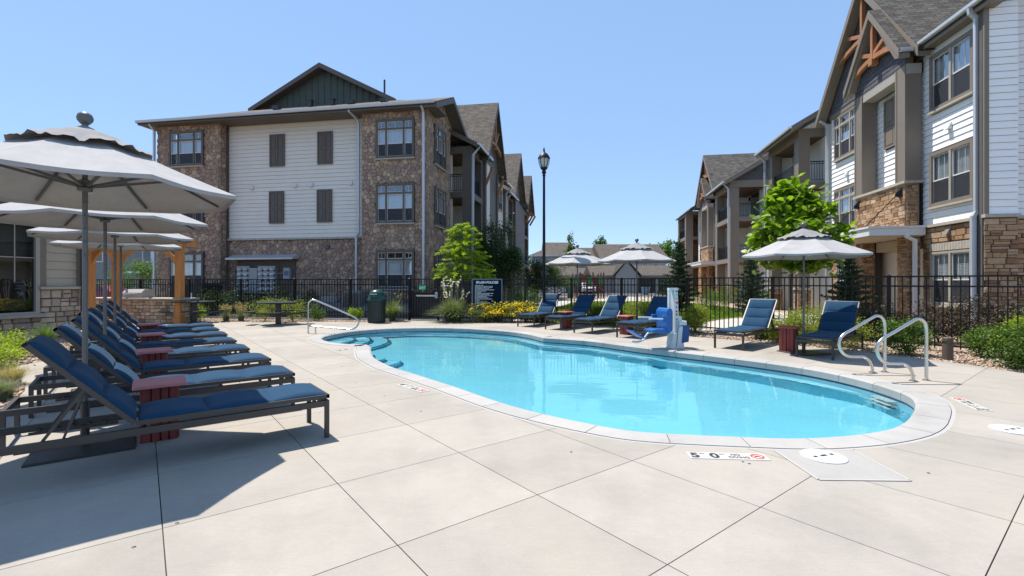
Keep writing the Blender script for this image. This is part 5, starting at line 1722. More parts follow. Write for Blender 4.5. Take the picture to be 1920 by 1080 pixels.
mb = MB(); mb.tube(curve_pts([b0, b0+Z3*.5, b0+Z3*.85, b0+d*.05+Z3*.95, b0+d*.16+Z3*.99, b0+d*.5+Z3*.87, b0+d*1.1+Z3*.62, b0+d*1.42+Z3*.47, b0+d*1.52+Z3*.32, b0+d*1.42+Z3*.17, b0+d*1.25+Z3*.13, b0+d*.8+Z3*.16, b0+d*.02+Z3*.22], 6), .024, 12)
mb.build('steel_tube', STEEL, t, smooth=True)
mb = MB(); mb.tube([b0+d*.22, b0+d*.22+Z3*.2], .024, 12); mb.build('short_post', STEEL, t)

# ---------------------------------------------------------------- pool lift
c = G(1264, 652)
lf = thing('pool_lift', 'white pool lift with a bright blue seat, arms and footrest', 'pool lift', c, 0)
T = Matrix.Translation(c) @ Matrix.Rotation(.25, 4, 'Z')
mb = MB(T); mb.bbox(-.16, .2, -.14, .14, 0, .03, .005); mb.prism([(-.14, -.11, .03), (-.02, -.11, .03), (.0, -.11, .34), (-.09, -.11, .34)], (0, .22, 0)); mb.prism([(0, -.11, .03), (.19, -.11, .03), (.15, -.11, .5), (.06, -.11, .5)], (0, .22, 0)); mb.build('base', LIFTW, lf)
mb = MB(T); mb.prism([(-.02, -.07, .3), (.09, -.07, .3), (.045, -.07, 1.36), (-.045, -.07, 1.36)], (0, .14, 0)); mast = mb.build('mast', LIFTW, lf)
mb = MB(T); mb.box(-.155, -.105, -.03, .03, .42, 1.34); mb.box(-.15, .08, -.05, .05, 1.33, 1.38); mb.bar((-.13, 0, .44), (-.5, 0, .42), .04, .04); mb.build('hanger_arm', LIFTW, lf)
for k, (z, m, s) in enumerate(((1.30, BLACKP, .018), (1.22, BLACKP, .012), (1.14, BLACKP, .012), (1.04, REDP, .03), (.94, NAVYT, .018), (.84, NAVYT, .022), (.77, REDP, .028))):
    mb = MB(T); mb.box(-s*.1, s*1.7, -.0735, -.0715, z-s*.8, z+s*.8); mb.build('sticker', m, mast)
mb = MB(T); mb.box(.0, .055, -.0735, -.0715, .36, .68); mb.build('printed_panel', M('lift_label_blue', (.10, .28, .42), .4), mast)
for k in range(8):
    mb = MB(T); mb.box(.012, .043, -.075, -.0736, .385+k*.035, .405+k*.035); mb.build('printed_letter', LIFTW, mast)
mb = MB(T); mb.bbox(.07, .27, -.1, .1, .52, .62, .01); mb.bbox(.06, .16, -.07, .07, .62, .72, .01); mb.build('battery_box', LIFTW, lf)
mb = MB(T); mb.add([(.12,-.12,.12),(.3,-.12,.14),(.33,-.12,.5),(.16,-.12,.52),(.12,.12,.12),(.3,.12,.14),(.33,.12,.5),(.16,.12,.52)], [(0,1,2,3),(7,6,5,4),(0,4,5,1),(1,5,6,2),(2,6,7,3),(3,7,4,0)]); mb.build('blue_cover', M('dark_blue_cover', (.015, .07, .22), .6, bs=.4, bscale=12), lf)
# seat shell, facing -x
def seat_shell(name, pts, wid, mat, r=.02):
    mb = MB(T); n = len(pts)
    for y0, y1, k in ((-wid/2, wid/2, 1),):
        mb.prism([(p[0], y0, p[1]) for p in pts], (0, wid, 0))
    return mb.build(name, mat, lf)
seat_shell('seat_back', [(-.20, .40), (-.18, .44), (-.18, .84), (-.20, .90), (-.25, .925), (-.30, .90), (-.33, .85), (-.33, .62), (-.32, .5), (-.30, .40)], .44, LIFTB)
seat_shell('seat_pan', [(-.22, .36), (-.22, .42), (-.34, .45), (-.58, .45), (-.67, .43), (-.67, .39), (-.56, .37), (-.38, .34)], .38, LIFTB)
for y in (-.235, .235):
    mb = MB(T); mb.tube([(-.35, y, .68), (-.78, y, .70)], .02, 8); a_ = mb.build('armrest', LIFTW, lf)
    mb = MB(T); mb.bbox(-.44, -.26, y-.03, y+.03, .62, .76, .006); mb.build('arm_bracket', LIFTB, a_)
mb = MB(T); mb.tube(curve_pts([(-.3, 0, .38), (-.62, 0, .37), (-.72, 0, .30), (-.80, 0, .20), (-.95, 0, .16), (-1.08, 0, .18)], 4), .022, 8); mb.build('footrest_arm', LIFTW, lf, smooth=True)
mb = MB(T); mb.bar((-.86, 0, .27), (-1.12, 0, .42), .34, .03, (0, 0, 1)); mb.build('footrest', LIFTB, lf)
mb = MB(T); mb.bar((-.2, 0, .40), (-.1, 0, .36), .3, .06); mb.build('seat_bracket', LIFTW, lf)

# ---------------------------------------------------------------- litter bin
c = G(706, 605)
t = thing('litter_bin', 'dark green domed litter bin beside the pool gate', 'litter bin', c)
T = Matrix.Translation(c)
mb = MB(T); mb.lathe([(.29, 0), (.31, .02), (.32, .4), (.325, .8), (.335, .81), (.335, .84)], n=28); bd_ = mb.build('body', GREENM, t)
for k in range(20):
    a = 2*math.pi*k/20; mb = MB(T); mb.bar((.318*math.cos(a), .318*math.sin(a), .03), (.328*math.cos(a), .328*math.sin(a), .79), .04, .012, (math.cos(a), math.sin(a), 0)); mb.build('ridge', GREENM, bd_)
mb = MB(T); mb.lathe([(.345, .83), (.345, .9), (.30, .92), (.275, 1.06), (.25, 1.14), (.19, 1.2), (.1, 1.235), (0, 1.245)], n=28, caps=False); ld = mb.build('dome_lid', GREENP, t, smooth=True)
mb = MB(T); mb.bbox(-.16, .12, -.31, -.2, .93, 1.08, .01); mb.build('lid_flap', GREENP, ld)

# ---------------------------------------------------------------- picnic tables
def picnic(c, rz, label):
    t = thing('picnic_table', label, 'picnic table', c, rz, 'dark green metal picnic tables')
    T = wm(t)
    mb = MB(T); mb.bbox(-.08, .08, -.08, .08, 0, .72, .006); mb.bbox(-.16, .16, -.16, .16, 0, .015, .004); mb.build('pedestal', CHAR, t)
    n = 8
    pts = [(.74*math.cos(math.pi/4*k+math.pi/8)*1.0, .74*math.sin(math.pi/4*k+math.pi/8), .80) for k in range(n)]
    mb = MB(T); mb.prism(pts, (0, 0, -.035)); mb.build('table_top', GREENM, t)
    mb = MB(T)
    for k in range(4): a = k*math.pi/2; mb.bar((0, 0, .72), (.6*math.cos(a), .6*math.sin(a), .755), .05, .03)
    mb.build('top_bracket', CHAR, t)
    for k in range(4):
        a = k*math.pi/2+math.pi/4*0; T2 = T @ Matrix.Rotation(a, 4, 'Z')
        mb = MB(T2); mb.prism([(.78, -.36, .47), (1.08, -.30, .47), (1.12, 0, .47), (1.08, .30, .47), (.78, .36, .47)], (0, 0, -.03)); s_ = mb.build('seat', GREENM, t)
        mb = MB(T2); mb.bar((.06, 0, .34), (.95, 0, .41), .06, .06); mb.build('seat_arm', CHAR, s_)
picnic(G(522, 608), .2, 'octagonal green metal picnic table beside the steel stair rail')
picnic(G(372, 606)+Vector((-.35, .3, 0)), .5, 'green picnic table half hidden by the orange pergola post')

# ---------------------------------------------------------------- grill counter and pergola
gt = thing('grill_counter', 'low stone counter with a pale cap behind the far loungers', 'counter', W(-16.5, 15.2, 0), -TH)
RB = Bin(gt, 'counter_stone', RUBBLE)
a_, b_ = G(236, 604), G(341, 606)
fb = Facade('-a', 15.05)
bl, br_ = -19.3, -15.02
mb = fb.mb(); mb.box(bl, br_, -.8, -.1, 0, .86); mb.build('counter_core', MORTL, gt)
stones(fb, RB, courses(bl, br_, 0, .86, (.10, .20), (.14, .32), 301), 301, .012, .06, w0=-.1)
fs_ = Facade('+b', br_)
stones(fs_, RB, courses(15.1, 15.85, 0, .86, (.10, .20), (.14, .32), 302), 302, .012, .05, w0=-.02)
mb = fb.mb()
u = bl
while u < br_: 
    mb = fb.mb(); mb.bbox(u+.003, min(u+.9, br_+.06)-.003, -.84, .04, .862, .925, .008); mb.build('cap_slab', CAPST, gt); u += .9
RB.close()
gr = thing('barbecue_grill', 'light grey barbecue grill standing behind the stone counter', 'grill', W(-17.3, 15.6, .92), -TH)
mb = MB(TB); mb.prism([(-17.75, 15.25, .93), (-17.75, 15.25, 1.12), (-17.75, 15.4, 1.25), (-17.75, 15.75, 1.25), (-17.75, 15.85, .93)], (.85, 0, 0)); mb.build('hood', M('grill_cover_grey', (.33, .31, .30), .6, bs=.4, bscale=8), gr)
mb = MB(TB); mb.tube([(-17.65, 15.2, 1.08), (-17.0, 15.2, 1.08)], .015, 8); mb.build('hood_handle', STEEL, gr)
pg = thing('pergola', 'orange timber pergola with curved braces over the grill counter', 'pergola', W(-17, 16, 0), -TH)
posts = [(-15.1, 14.85), (-19.4, 15.3), (-17.75, 17.1), (-15.2, 17.6)]
posts = [W(*p) for p in ((-15.1+.12, 14.95),)]
PP = []
for px, Y in ((337, 17.55), (219, 16.9), (168, 15.6)):
    PP.append(Vector(((px-960)/F_PX*Y, Y, 0)))
PP.append(PP[0]*1.16)
for k, p in enumerate(PP):
    mb = MB(Matrix.Translation(p) @ Matrix.Rotation(-TH, 4, 'Z')); mb.bbox(-.115, .115, -.115, .115, 0, 2.85, .012); ps_ = mb.build('timber_post', WOODP, pg)
    mb = MB(Matrix.Translation(p) @ Matrix.Rotation(-TH, 4, 'Z')); mb.bbox(-.165, .165, -.165, .165, 0, .2, .012); mb.build('post_base', WOODP, ps_)
def brace(p, d):
    pts = curve_pts([p+Z3*2.0, p+d*.18+Z3*2.38, p+d*.48+Z3*2.66, p+d*.85+Z3*2.8], 4)
    mb = MB()
    for a, b in zip(pts, pts[1:]): mb.bar(a, b+(b-a)*.15, .10, .14, (0, 0, 1))
    mb.build('curved_brace', WOODP, pg)
u1 = (PP[1]-PP[0]).normalized(); u2 = (PP[2]-PP[1]).normalized()
brace(PP[0], u1); brace(PP[1], -u1); brace(PP[2], -u2); brace(PP[1], u2); brace(PP[2], Vector((1, 0, 0)))
mb = MB(); mb.bar(PP[0]-u1*.55+Z3*2.95, PP[1]+u1*.4+Z3*2.95, .16, .24); mb.build('beam', WOODP, pg)
mb = MB(); mb.bar(PP[1]-u2*.4+Z3*2.95, PP[2]+u2*.5+Z3*2.95, .16, .24); mb.build('beam', WOODP, pg)
mb = MB(); v = (PP[3]-PP[0]).normalized(); mb.bar(PP[0]-v*.4+Z3*2.95, PP[3]+v*.4+Z3*2.95, .16, .24); mb.build('beam', WOODP, pg)
for k in range(7):
    p = PP[0]-u1*.3+u1*(k*.75)
    mb = MB(); mb.bar(p-v*.5+Z3*3.13, p+v*3.4+Z3*3.13, .07, .14); mb.build('rafter', WOODP, pg)
tx_ = thing('utility_box', 'dark green utility box with white stickers behind the grill counter', 'utility box', W(-18.5, 19.5, 0), -TH)
f_ = Facade('-a', 19.4)
mb = f_.mb(); mb.bbox(-19.9, -18.1, -1.2, 0, 0, 1.42, .02); mb.box(-19.95, -18.05, -1.25, .05, 1.42, 1.48); bb_ = mb.build('cabinet', GREENM, tx_)
mb = f_.mb(); mb.box(-19.0, -18.98, 0, .01, .1, 1.4); mb.build('door_seam', BLACKM, bb_)
for z0, z1, w in ((1.1, 1.3, .08), (.7, 1.02, .14)):
    mb = f_.mb(); mb.box(-18.9, -18.9+w*1.6, .0, .006, z0, z1); mb.build('sticker', WHITEP, tx_)

# ---------------------------------------------------------------- fences
FH = 1.66
pick = MB(); pick.box(-.0105, .0105, -.0105, .0105, .06, FH-.02)
PICK = pick.build('picket', BLACKM); PICKME = PICK.data; bpy.data.objects.remove(PICK)
pm = MB(); pm.box(-.036, .036, -.036, .036, -.05, FH+.01); pm.add([(-.045,-.045,FH+.01),(.045,-.045,FH+.01),(.045,.045,FH+.01),(-.045,.045,FH+.01),(0,0,FH+.035)], [(0,1,4),(1,2,4),(2,3,4),(3,0,4)])
PO_ = pm.build('post', BLACKM); POSTME = PO_.data; PO_ZOFF = -.05; bpy.data.objects.remove(PO_)
def put(me, name, parent, x, zoff=0):
    o = bpy.data.objects.new(name, me); COL.objects.link(o); o.parent = parent; o.location = (x, 0, zoff); WM[o.name] = wm(parent); return o
def fence(p, q, label, panels, step=.126, ends=(True, True), group='black metal fence runs round the pool'):
    p, q = Vector(p), Vector(q); L_ = (q-p).length; rz = math.atan2((q-p).y, (q-p).x)
    t = thing('metal_fence', label, 'fence', p, rz, group)
    T = wm(t)
    for z in (FH-.02, FH-.24, .12):
        mb = MB(T); mb.box(0, L_, -.019, .019, z-.018, z+.018); mb.build('rail', BLACKM, t)
    for k in range(panels+1):
        if (k == 0 and not ends[0]) or (k == panels and not ends[1]): continue
        put(POSTME, 'post', t, L_*k/panels, -.05)
    n_ = int(L_/step); 
    for k in range(1, n_):
        x = L_*k/n_
        if min(abs(x-L_*j/panels) for j in range(panels+1)) < .04: continue
        put(PICKME, 'picket', t, x, .06)
    return t
AF = 18.2
gL = W(-7.42, AF); gR = W(-6.2, AF)
C1, C2, C3_ = Vector((2.25, 18.05, 0)), Vector((3.96, 17.22, 0)), Vector((12.12, 7.17, 0))
fence(W(-22.8, AF), gL, 'long back fence run from the pergola to the pool gate', 6)
fence(gR, C1, 'back fence run from the gate past the navy sign to the left umbrella', 3)
fence(C1, C2, 'short angled fence run between the two far umbrellas', 1, ends=(False, False))
fence(C2, C3_, 'fence run along the right side behind the lift and the right loungers', 5, step=.14)
g_ = thing('pool_gate', 'black metal pool gate with a solid kick panel and exit sign', 'gate', gL, -TH)
T = wm(g_); gw = 1.24
for x in (.06, gw-.06):
    mb = MB(T); mb.box(x-.025, x+.025, -.025, .025, .08, FH); mb.build('stile', BLACKM, g_)
for z in (FH-.02, .12, 1.08): mb = MB(T); mb.box(.06, gw-.06, -.02, .02, z-.02, z+.02); mb.build('rail', BLACKM, g_)
for k in range(1, 10): put(PICKME, 'picket', g_, .06+(gw-.12)*k/10, .06)
mb = MB(T); mb.box(.09, gw-.09, .02, .028, .12, 1.08); mb.build('mesh_panel', M('perforated_panel', (.018, .018, .02), .5), g_)
mb = MB(T); mb.box(.32, gw-.1, -.09, -.05, .95, 1.01); mb.box(.32, .36, -.06, -.02, .95, 1.01); mb.build('panic_bar', STEEL, g_)
mb = MB(T); mb.bbox(gw-.14, gw-.02, -.1, -.02, .88, 1.12, .01); mb.build('lock_case', M('lock_grey', (.35, .36, .37), .4, metal=.5), g_)
es = thing('exit_sign', 'small green sign reading EXIT on the pool gate', 'sign', gL+Vector((.5, -.05, 1.3)), -TH)
mb = MB(T); mb.box(.42, .72, -.05, -.04, 1.20, 1.42); mb.build('sign_board', M('exit_green', (.0, .22, .07), .4), es)
T3 = T @ Matrix.Translation((.57, -.0515, 1.245)) @ Matrix.Rotation(math.radians(90), 4, 'X')
text_mb('EXIT', .15, T3, align='CENTER', bold=.003, sx=.85).build('lettering', M('exit_letters', (.55, .85, .6), .5), es)
mb = MB(T); mb.bbox(gw+.08, gw+.42, -.06, -.02, 1.28, 1.46, .006); lk = mb.build('keypad_box', M('keypad_grey', (.05, .06, .07), .4), g_)
mb = MB(T); mb.box(gw+.1, gw+.4, -.065, -.06, 1.37, 1.41); mb.build('printed_strip', WHITEP, lk)

# pool rules sign
p0, p1 = Vector(((885-960)/F_PX*18.35, 18.35, 0)), Vector(((942-960)/F_PX*18.25, 18.25, 0))
sg = thing('rules_sign', 'large navy sign headed SPLASH POLICIES fixed to the fence above the flowers', 'sign', (p0+p1)/2+Z3*.4, math.atan2((p1-p0).y, (p1-p0).x))
T = wm(sg); hw = (p1-p0).length/2
mb = MB(T); mb.box(-hw, hw, -.01, .02, .0, 1.25); mb.build('frame', M('sign_frame_grey', (.12, .15, .18), .5), sg)
mb = MB(T); mb.box(-hw+.045, hw-.045, -.018, -.01, .05, 1.205); mb.build('sign_board', M('sign_navy', (.003, .012, .028), .8, spec=.1), sg)
WL = M('sign_letters', (.75, .78, .8), .5)
T3 = T @ Matrix.Translation((0, -.0195, 1.07)) @ Matrix.Rotation(math.radians(90), 4, 'X')
text_mb('SPLASH POLICIES', .122, T3, align='CENTER', bold=.0045, sx=.93).build('lettering', WL, sg)
lines = ['HOURS 9AM - 10PM', 'USE OF POOL IS AT RESIDENTS OWN RISK', 'PERSONS UNDER 14 YEARS OF AGE MUST', 'BE ACCOMPANIED BY AN ADULT', 'POOL IS FOR THE ENJOYMENT OF RESIDENTS', 'AND THEIR GUESTS ONLY', 'NO LIFEGUARD', 'NO RUNNING, PUSHING, ROUGHHOUSING', 'OR OTHER UNSAFE CONDITIONS',
 'NO GLASS ALLOWED IN THE POOL AREA', 'SHOWER BEFORE ENTERING', 'PROPER SWIM ATTIRE REQUIRED', 'SMOKING IN POOL AREA IS PROHIBITED', 'NO DIVING', 'NO PETS IN THE POOL AREA', 'NO FOOD OR DRINK IN THE POOL', 'MANAGEMENT RESERVES THE RIGHT TO DENY USE', 'TO ANYONE AT ANY TIME', 'CHILDREN MUST WEAR SWIM DIAPERS', 'POOL CLOSES IN BAD WEATHER']
for k, l in enumerate(lines):
    T3 = T @ Matrix.Translation((-hw+.12, -.0195, .985-k*.044)) @ Matrix.Rotation(math.radians(90), 4, 'X')
    text_mb(l, .036, T3, sx=min(1.0, 44/ max(44, len(l)*1.1)), bold=.0012).build('lettering', WL, sg)

# ---------------------------------------------------------------- lamp post, bollard light
lp_ = Vector(((1020-960)/F_PX*17.75, 17.75, 0))
t = thing('lamp_post', 'tall black lamp post with an urn shaped lantern behind the flowers', 'street lamp', lp_)
T = wm(t)
mb = MB(T); mb.lathe([(.14, 0), (.14, .06), (.11, .1), (.085, .45), (.07, .5), (.062, .6), (.045, 5.45), (.06, 5.5), (.05, 5.55)], n=16); mb.build('pole', BLACKM, t)
mb = MB(T); mb.lathe([(.05, 5.55), (.09, 5.6), (.06, 5.68), (.12, 5.74), (.14, 5.78)], n=16); mb.build('lantern_base', BLACKM, t)
LGL = M('lantern_glass', (.45, .45, .42), .3)
mb = MB(T); mb.lathe([(.11, 5.78), (.17, 5.95), (.19, 6.1), (.185, 6.14)], n=16); mb.build('lamp_glass', LGL, t, smooth=True)
mb = MB(T)
for k in range(8):
    a = k*math.pi/4; c_, s_ = math.cos(a), math.sin(a)
    mb.tube([(.13*c_, .13*s_, 5.77), (.19*c_, .19*s_, 5.95), (.205*c_, .205*s_, 6.12)], .010, 5)
mb.build('cage_bar', BLACKM, t)
mb = MB(T); mb.lathe([(.23, 6.12), (.22, 6.17), (.15, 6.28), (.09, 6.33), (.05, 6.35), (.03, 6.42), (.04, 6.45), (.012, 6.52), (0, 6.6)], n=16, caps=False); mb.build('lantern_cap', BLACKM, t, smooth=True)
c = G(1777, 674)
t = thing('bollard_light', 'short brown bollard light in the gravel by the right fence', 'bollard light', c)
T = wm(t)
mb = MB(T); mb.lathe([(.085, 0), (.085, .30)], n=18); mb.lathe([(.068, .30), (.068, .36)], n=18); mb.lathe([(.088, .36), (.088, .42), (.08, .43)], n=18)
mb.build('housing', M('bollard_brown', (.12, .085, .06), .5), t)

# ---------------------------------------------------------------- lower cabinets by the left building
for k, (bb, w, lab) in enumerate(((-11.0, .85, 'grey air conditioner by the fieldstone tower, left one'), (-9.5, .85, 'grey air conditioner under the right tower windows'))):
    t = thing('air_conditioner', lab, 'air conditioner', W(bb, 20.4, .35), -TH, 'outdoor air conditioners')
    mb = MB(TB); mb.bbox(bb-w/2, bb+w/2, 20.1, 20.9, .35, 1.1, .03); cs = mb.build('case', M('ac_grey', (.22, .22, .21), .5), t)
    for q in range(9):
        mb = MB(TB); mb.box(bb-w/2+.05, bb+w/2-.05, 20.08, 20.1, .42+q*.07, .45+q*.07); mb.build('louvre', TRIM_SHADE, cs)
    mb = MB(TB); mb.box(bb-w/2-.35, bb-w/2-.2, 20.7, 20.8, .55, 1.0); mb.build('disconnect_box', WHITEP, t)

# ================================================================ plants
NR = np.random.default_rng(5)

def rot_mats(rng, n, up=0.0):
    """random orientations; up > 0 pulls the z axes towards the sky"""
    z = rng.normal(size=(n, 3)); z /= np.linalg.norm(z, axis=1)[:, None]
    z[:, 2] = np.abs(z[:, 2])*(1 if up > 0 else np.sign(rng.normal(size=n))) + up
    z /= np.linalg.norm(z, axis=1)[:, None]
    a = rng.normal(size=(n, 3)); x = a-(a*z).sum(1)[:, None]*z; x /= np.linalg.norm(x, axis=1)[:, None]
    y = np.cross(z, x)
    return np.stack([x, y, z], axis=2)

LEAF_V = np.array([(-.5, 0, 0), (-.05, -.22, .03), (.5, 0, -.04), (-.05, .22, .03)]); LEAF_F = np.array([(0, 1, 2, 3)])
NEED_V = np.array([(-.5, -.06, 0), (.5, -.02, 0), (.5, .02, 0), (-.5, .06, 0)])
BIG_V = np.array([(-.5, 0, 0), (-.42, -.26, .05), (0, -.40, .02), (.5, 0, -.16), (0, .40, .02), (-.42, .26, .05), (-.1, 0, -.03)])
BIG_F = np.array([(0, 1, 2, 6), (6, 2, 3, 3), (0, 6, 4, 5), (6, 3, 4, 4)])

def scatter(name, mat, C, S, rng, tv=LEAF_V, tf=LEAF_F, up=0.0, parent=None, mats=None, **kw):
    n = len(C)
    Rm = rot_mats(rng, n, up) if mats is None else mats
    S = np.broadcast_to(np.asarray(S, float).reshape(-1, 1) if np.ndim(S) == 1 else np.full((n, 1), float(S)), (n, 1))
    V = np.einsum('nij,kj->nki', Rm, tv)*S[:, None, :]+C[:, None, :]
    F = (tf[None]+(np.arange(n)*len(tv))[:, None, None]).reshape(-1, tf.shape[1])
    return np_obj(name, V.reshape(-1, 3), F, mat, parent, **kw)

def blob(rng, c, r, n, clumps=14, shell=.55, tight=.30):
    """leaf positions in clumps over an ellipsoid"""
    c, r = np.array(c, float), np.array(r, float)
    d = rng.normal(size=(clumps, 3)); d /= np.linalg.norm(d, axis=1)[:, None]
    cc = d*rng.uniform(shell, .88, (clumps, 1))
    k = rng.integers(0, clumps, n)
    p = cc[k]+rng.normal(size=(n, 3))*tight*rng.uniform(.5, 1.0, (clumps, 1))[k]
    return c+p*r

L_GREEN = Mleaf('leaf_green', (.035, .075, .012), (.11, .19, .03))
L_LIME = Mleaf('leaf_lime', (.14, .21, .012), (.36, .44, .035), .45)
L_BRIGHT = Mleaf('leaf_catalpa', (.06, .125, .010), (.25, .36, .03), .42, .4)
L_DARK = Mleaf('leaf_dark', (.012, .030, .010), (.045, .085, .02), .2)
L_OLIVE = Mleaf('leaf_olive', (.06, .09, .03), (.17, .21, .09))
L_DARK2 = Mleaf('leaf_deep_green', (.022, .05, .016), (.07, .12, .035), .25)
L_RED = Mleaf('leaf_red', (.05, .012, .014), (.12, .03, .025), .25)
L_PURP = Mleaf('leaf_purple_brown', (.028, .022, .016), (.075, .055, .035), .2)
L_YGR = Mleaf('leaf_yellow_green', (.12, .16, .02), (.32, .35, .06), .4)
L_SPRUCE = Mleaf('needle_spruce', (.018, .038, .018), (.06, .10, .045), .1, .7)
G_GREEN = Mleaf('blade_green', (.06, .11, .025), (.17, .24, .07), .35)
G_HESP = Mleaf('blade_hesperaloe', (.10, .13, .05), (.26, .29, .15), .3)
G_BLUE = Mleaf('blade_blue', (.16, .19, .14), (.32, .34, .24), .3)
G_TAN = Mleaf('blade_tan', (.26, .20, .10), (.48, .38, .22), .35)
FLOW_Y = Mleaf('flower_yellow', (.55, .38, .01), (.80, .62, .03), .3)
FLOW_W = Mleaf('flower_cream', (.60, .56, .42), (.80, .77, .62), .3)
BARK = M('bark', (.13, .10, .08), .9, var=.3, vs=8, bs=.6, bscale=30)
BARKL = M('stake_wood', (.30, .23, .15), .8, var=.2)

def stems(t, c, h, r, n, rng, mat=BARK, rad=.008):
    mb = MB()
    for k in range(n):
        a = rng.uniform(0, 6.28); q = rng.uniform(.3, .8)*r
        mb.tube([c, c+Vector((math.cos(a)*q*.4, math.sin(a)*q*.4, h*.4)), c+Vector((math.cos(a)*q, math.sin(a)*q, h*.8))], [rad, rad*.8, rad*.4], 5)
    mb.build('stem', mat, t)

def shrub(c, r, h, label, mat=L_GREEN, n=1500, leaf=.05, cat='shrub', name='shrub', clumps=18, group=None, flowers=None, nf=0, fs=.04, up=.2, seed=0, fh=1.0):
    rng = np.random.default_rng(seed+17)
    c = Vector(c); t = thing(name, label, cat, c, 0, group)
    P = blob(rng, (c.x, c.y, c.z+h*.52), (r, r, h*.52), n, clumps)
    P = P[P[:, 2] > c.z+.01]
    scatter('foliage', mat, P, rng.uniform(leaf*.7, leaf*1.35, len(P)), rng, up=up, parent=t)
    stems(t, c, h, r, 7, rng)
    if flowers is not None:
        Q = blob(rng, (c.x, c.y, c.z+h*.62*fh), (r*1.05, r*1.05, h*.5), nf*2, clumps, .75, .22)
        Q = Q[Q[:, 2] > c.z+h*.35][:nf]
        scatter('flower', flowers, Q, rng.uniform(fs*.7, fs*1.3, len(Q)), rng, up=.9, parent=t, kind='stuff')
    return t

def blades(rng, c, n, h, spread, w=.008, droop=.5, base=.10, seg=4):
    """arching grass blades as ribbons"""
    a = rng.uniform(0, 2*math.pi, n); ln = h*rng.uniform(.7, 1.15, n); out = spread*rng.uniform(.1, 1, n)**.7
    b0 = rng.uniform(0, base, n); ba = rng.uniform(0, 2*math.pi, n)
    X0 = np.stack([c[0]+b0*np.cos(ba), c[1]+b0*np.sin(ba), np.full(n, c[2])], 1)
    d = np.stack([np.cos(a), np.sin(a), np.zeros(n)], 1); s = np.stack([-np.sin(a), np.cos(a), np.zeros(n)], 1)
    V = []
    for k in range(seg+1):
        t = k/seg
        z = ln*(t-droop*(out/spread)*t*t*.75)
        p = X0+d*(out*t**1.6)[:, None]+np.array([0, 0, 1])*z[:, None]
        ww = w*(1-t*.85)*.5
        V += [p-s*ww, p+s*ww]
    V = np.stack(V, 1)
    F = np.array([(2*k, 2*k+1, 2*k+3, 2*k+2) for k in range(seg)])
    F = (F[None]+(np.arange(n)*V.shape[1])[:, None, None]).reshape(-1, 4)
    return V.reshape(-1, 3), F

def tuft(c, h, spread, n, label, mat, w=.008, droop=.5, cat='ornamental grass', name='grass_tuft', group=None, plumes=None, seed=0, base=.1):
    rng = np.random.default_rng(seed+99)
    c = Vector(c); t = thing(name, label, cat, c, 0, group)
    V, F = blades(rng, c, n, h, spread, w, droop, base)
    np_obj('blades', V, F, mat, t, kind='stuff')
    if plumes:
        pm_, np_, ph, fsz, stalk = plumes
        V, F = blades(rng, c, np_, ph, spread*.55, .01, .08, base)
        np_obj('flower_stalks', V, F, stalk, t, kind='stuff')
        tips = V.reshape(np_, -1, 3)[:, -2, :]; mid = V.reshape(np_, -1, 3)[:, -4, :]
        for_ = []
        for a, b in zip(mid, tips):
            k = 9; u = rng.uniform(0, 1, (k, 1)); for_.append(a+(b-a)*u+rng.normal(size=(k, 3))*.018)
        scatter('flower', pm_, np.concatenate(for_), fsz, rng, parent=t, kind='stuff')
    return t

# ---- trees
def limb_tree(t, c, H, spread, rng, r0=.06, nb=9, first=.3, mat=BARK, lean=.0):
    c = Vector(c); mb = MB(); pts = [c+Vector((lean*z, 0, H*z)) for z in (0, .2, .45, .7, .92)]
    mb.tube([p+Vector((rng.uniform(-.03, .03), rng.uniform(-.03, .03), 0)) for p in pts], [r0, r0*.85, r0*.6, r0*.4, r0*.15], 8)
    tips = []
    for k in range(nb):
        z = first+(1-first)*.85*k/nb; a = k*2.4+rng.uniform(-.4, .4); p = c+Vector((0, 0, H*z)); l = spread*(1-.5*abs(z-.5))*rng.uniform(.55, .9)
        q = p+Vector((math.cos(a)*l*.5, math.sin(a)*l*.5, l*.30)); e = p+Vector((math.cos(a)*l, math.sin(a)*l, l*.5))
        mb.tube([p, q, e], [r0*.35, r0*.22, r0*.08], 5); tips += [q, e]
    mb.build('trunk', mat, t, smooth=True)
    return tips

def deciduous(c, H, rx, label, mat, n=6000, leaf=.09, z0=.30, seed=0, cat='tree', name='deciduous_tree', clumps=34, tight=.20, group=None, r0=.06, shape=1.0):
    rng = np.random.default_rng(seed+3); c = Vector(c)
    t = thing(name, label, cat, c, 0, group)
    limb_tree(t, c, H, rx, rng, r0=r0, first=z0)
    zc, zr = c.z+H*(1+z0)/2, H*(1-z0)/2
    d = rng.normal(size=(clumps, 3)); d /= np.linalg.norm(d, axis=1)[:, None]
    cc = d*rng.uniform(.35, .95, (clumps, 1))
    k = rng.integers(0, clumps, n); rad = rng.uniform(.12, .27, clumps)*1.15
    p = cc[k]+rng.normal(size=(n, 3))*np.stack([rad, rad, rad*.75], 1)[k]*.75
    taper = np.clip(1.12-.42*shape*(p[:, 2]+1)/2, .3, 2)
    P = np.stack([c.x+p[:, 0]*rx*taper, c.y+p[:, 1]*rx*taper, zc+p[:, 2]*zr], 1)
    scatter('crown', mat, P, rng.uniform(leaf*.7, leaf*1.3, n), rng, up=.25, parent=t)
    return t

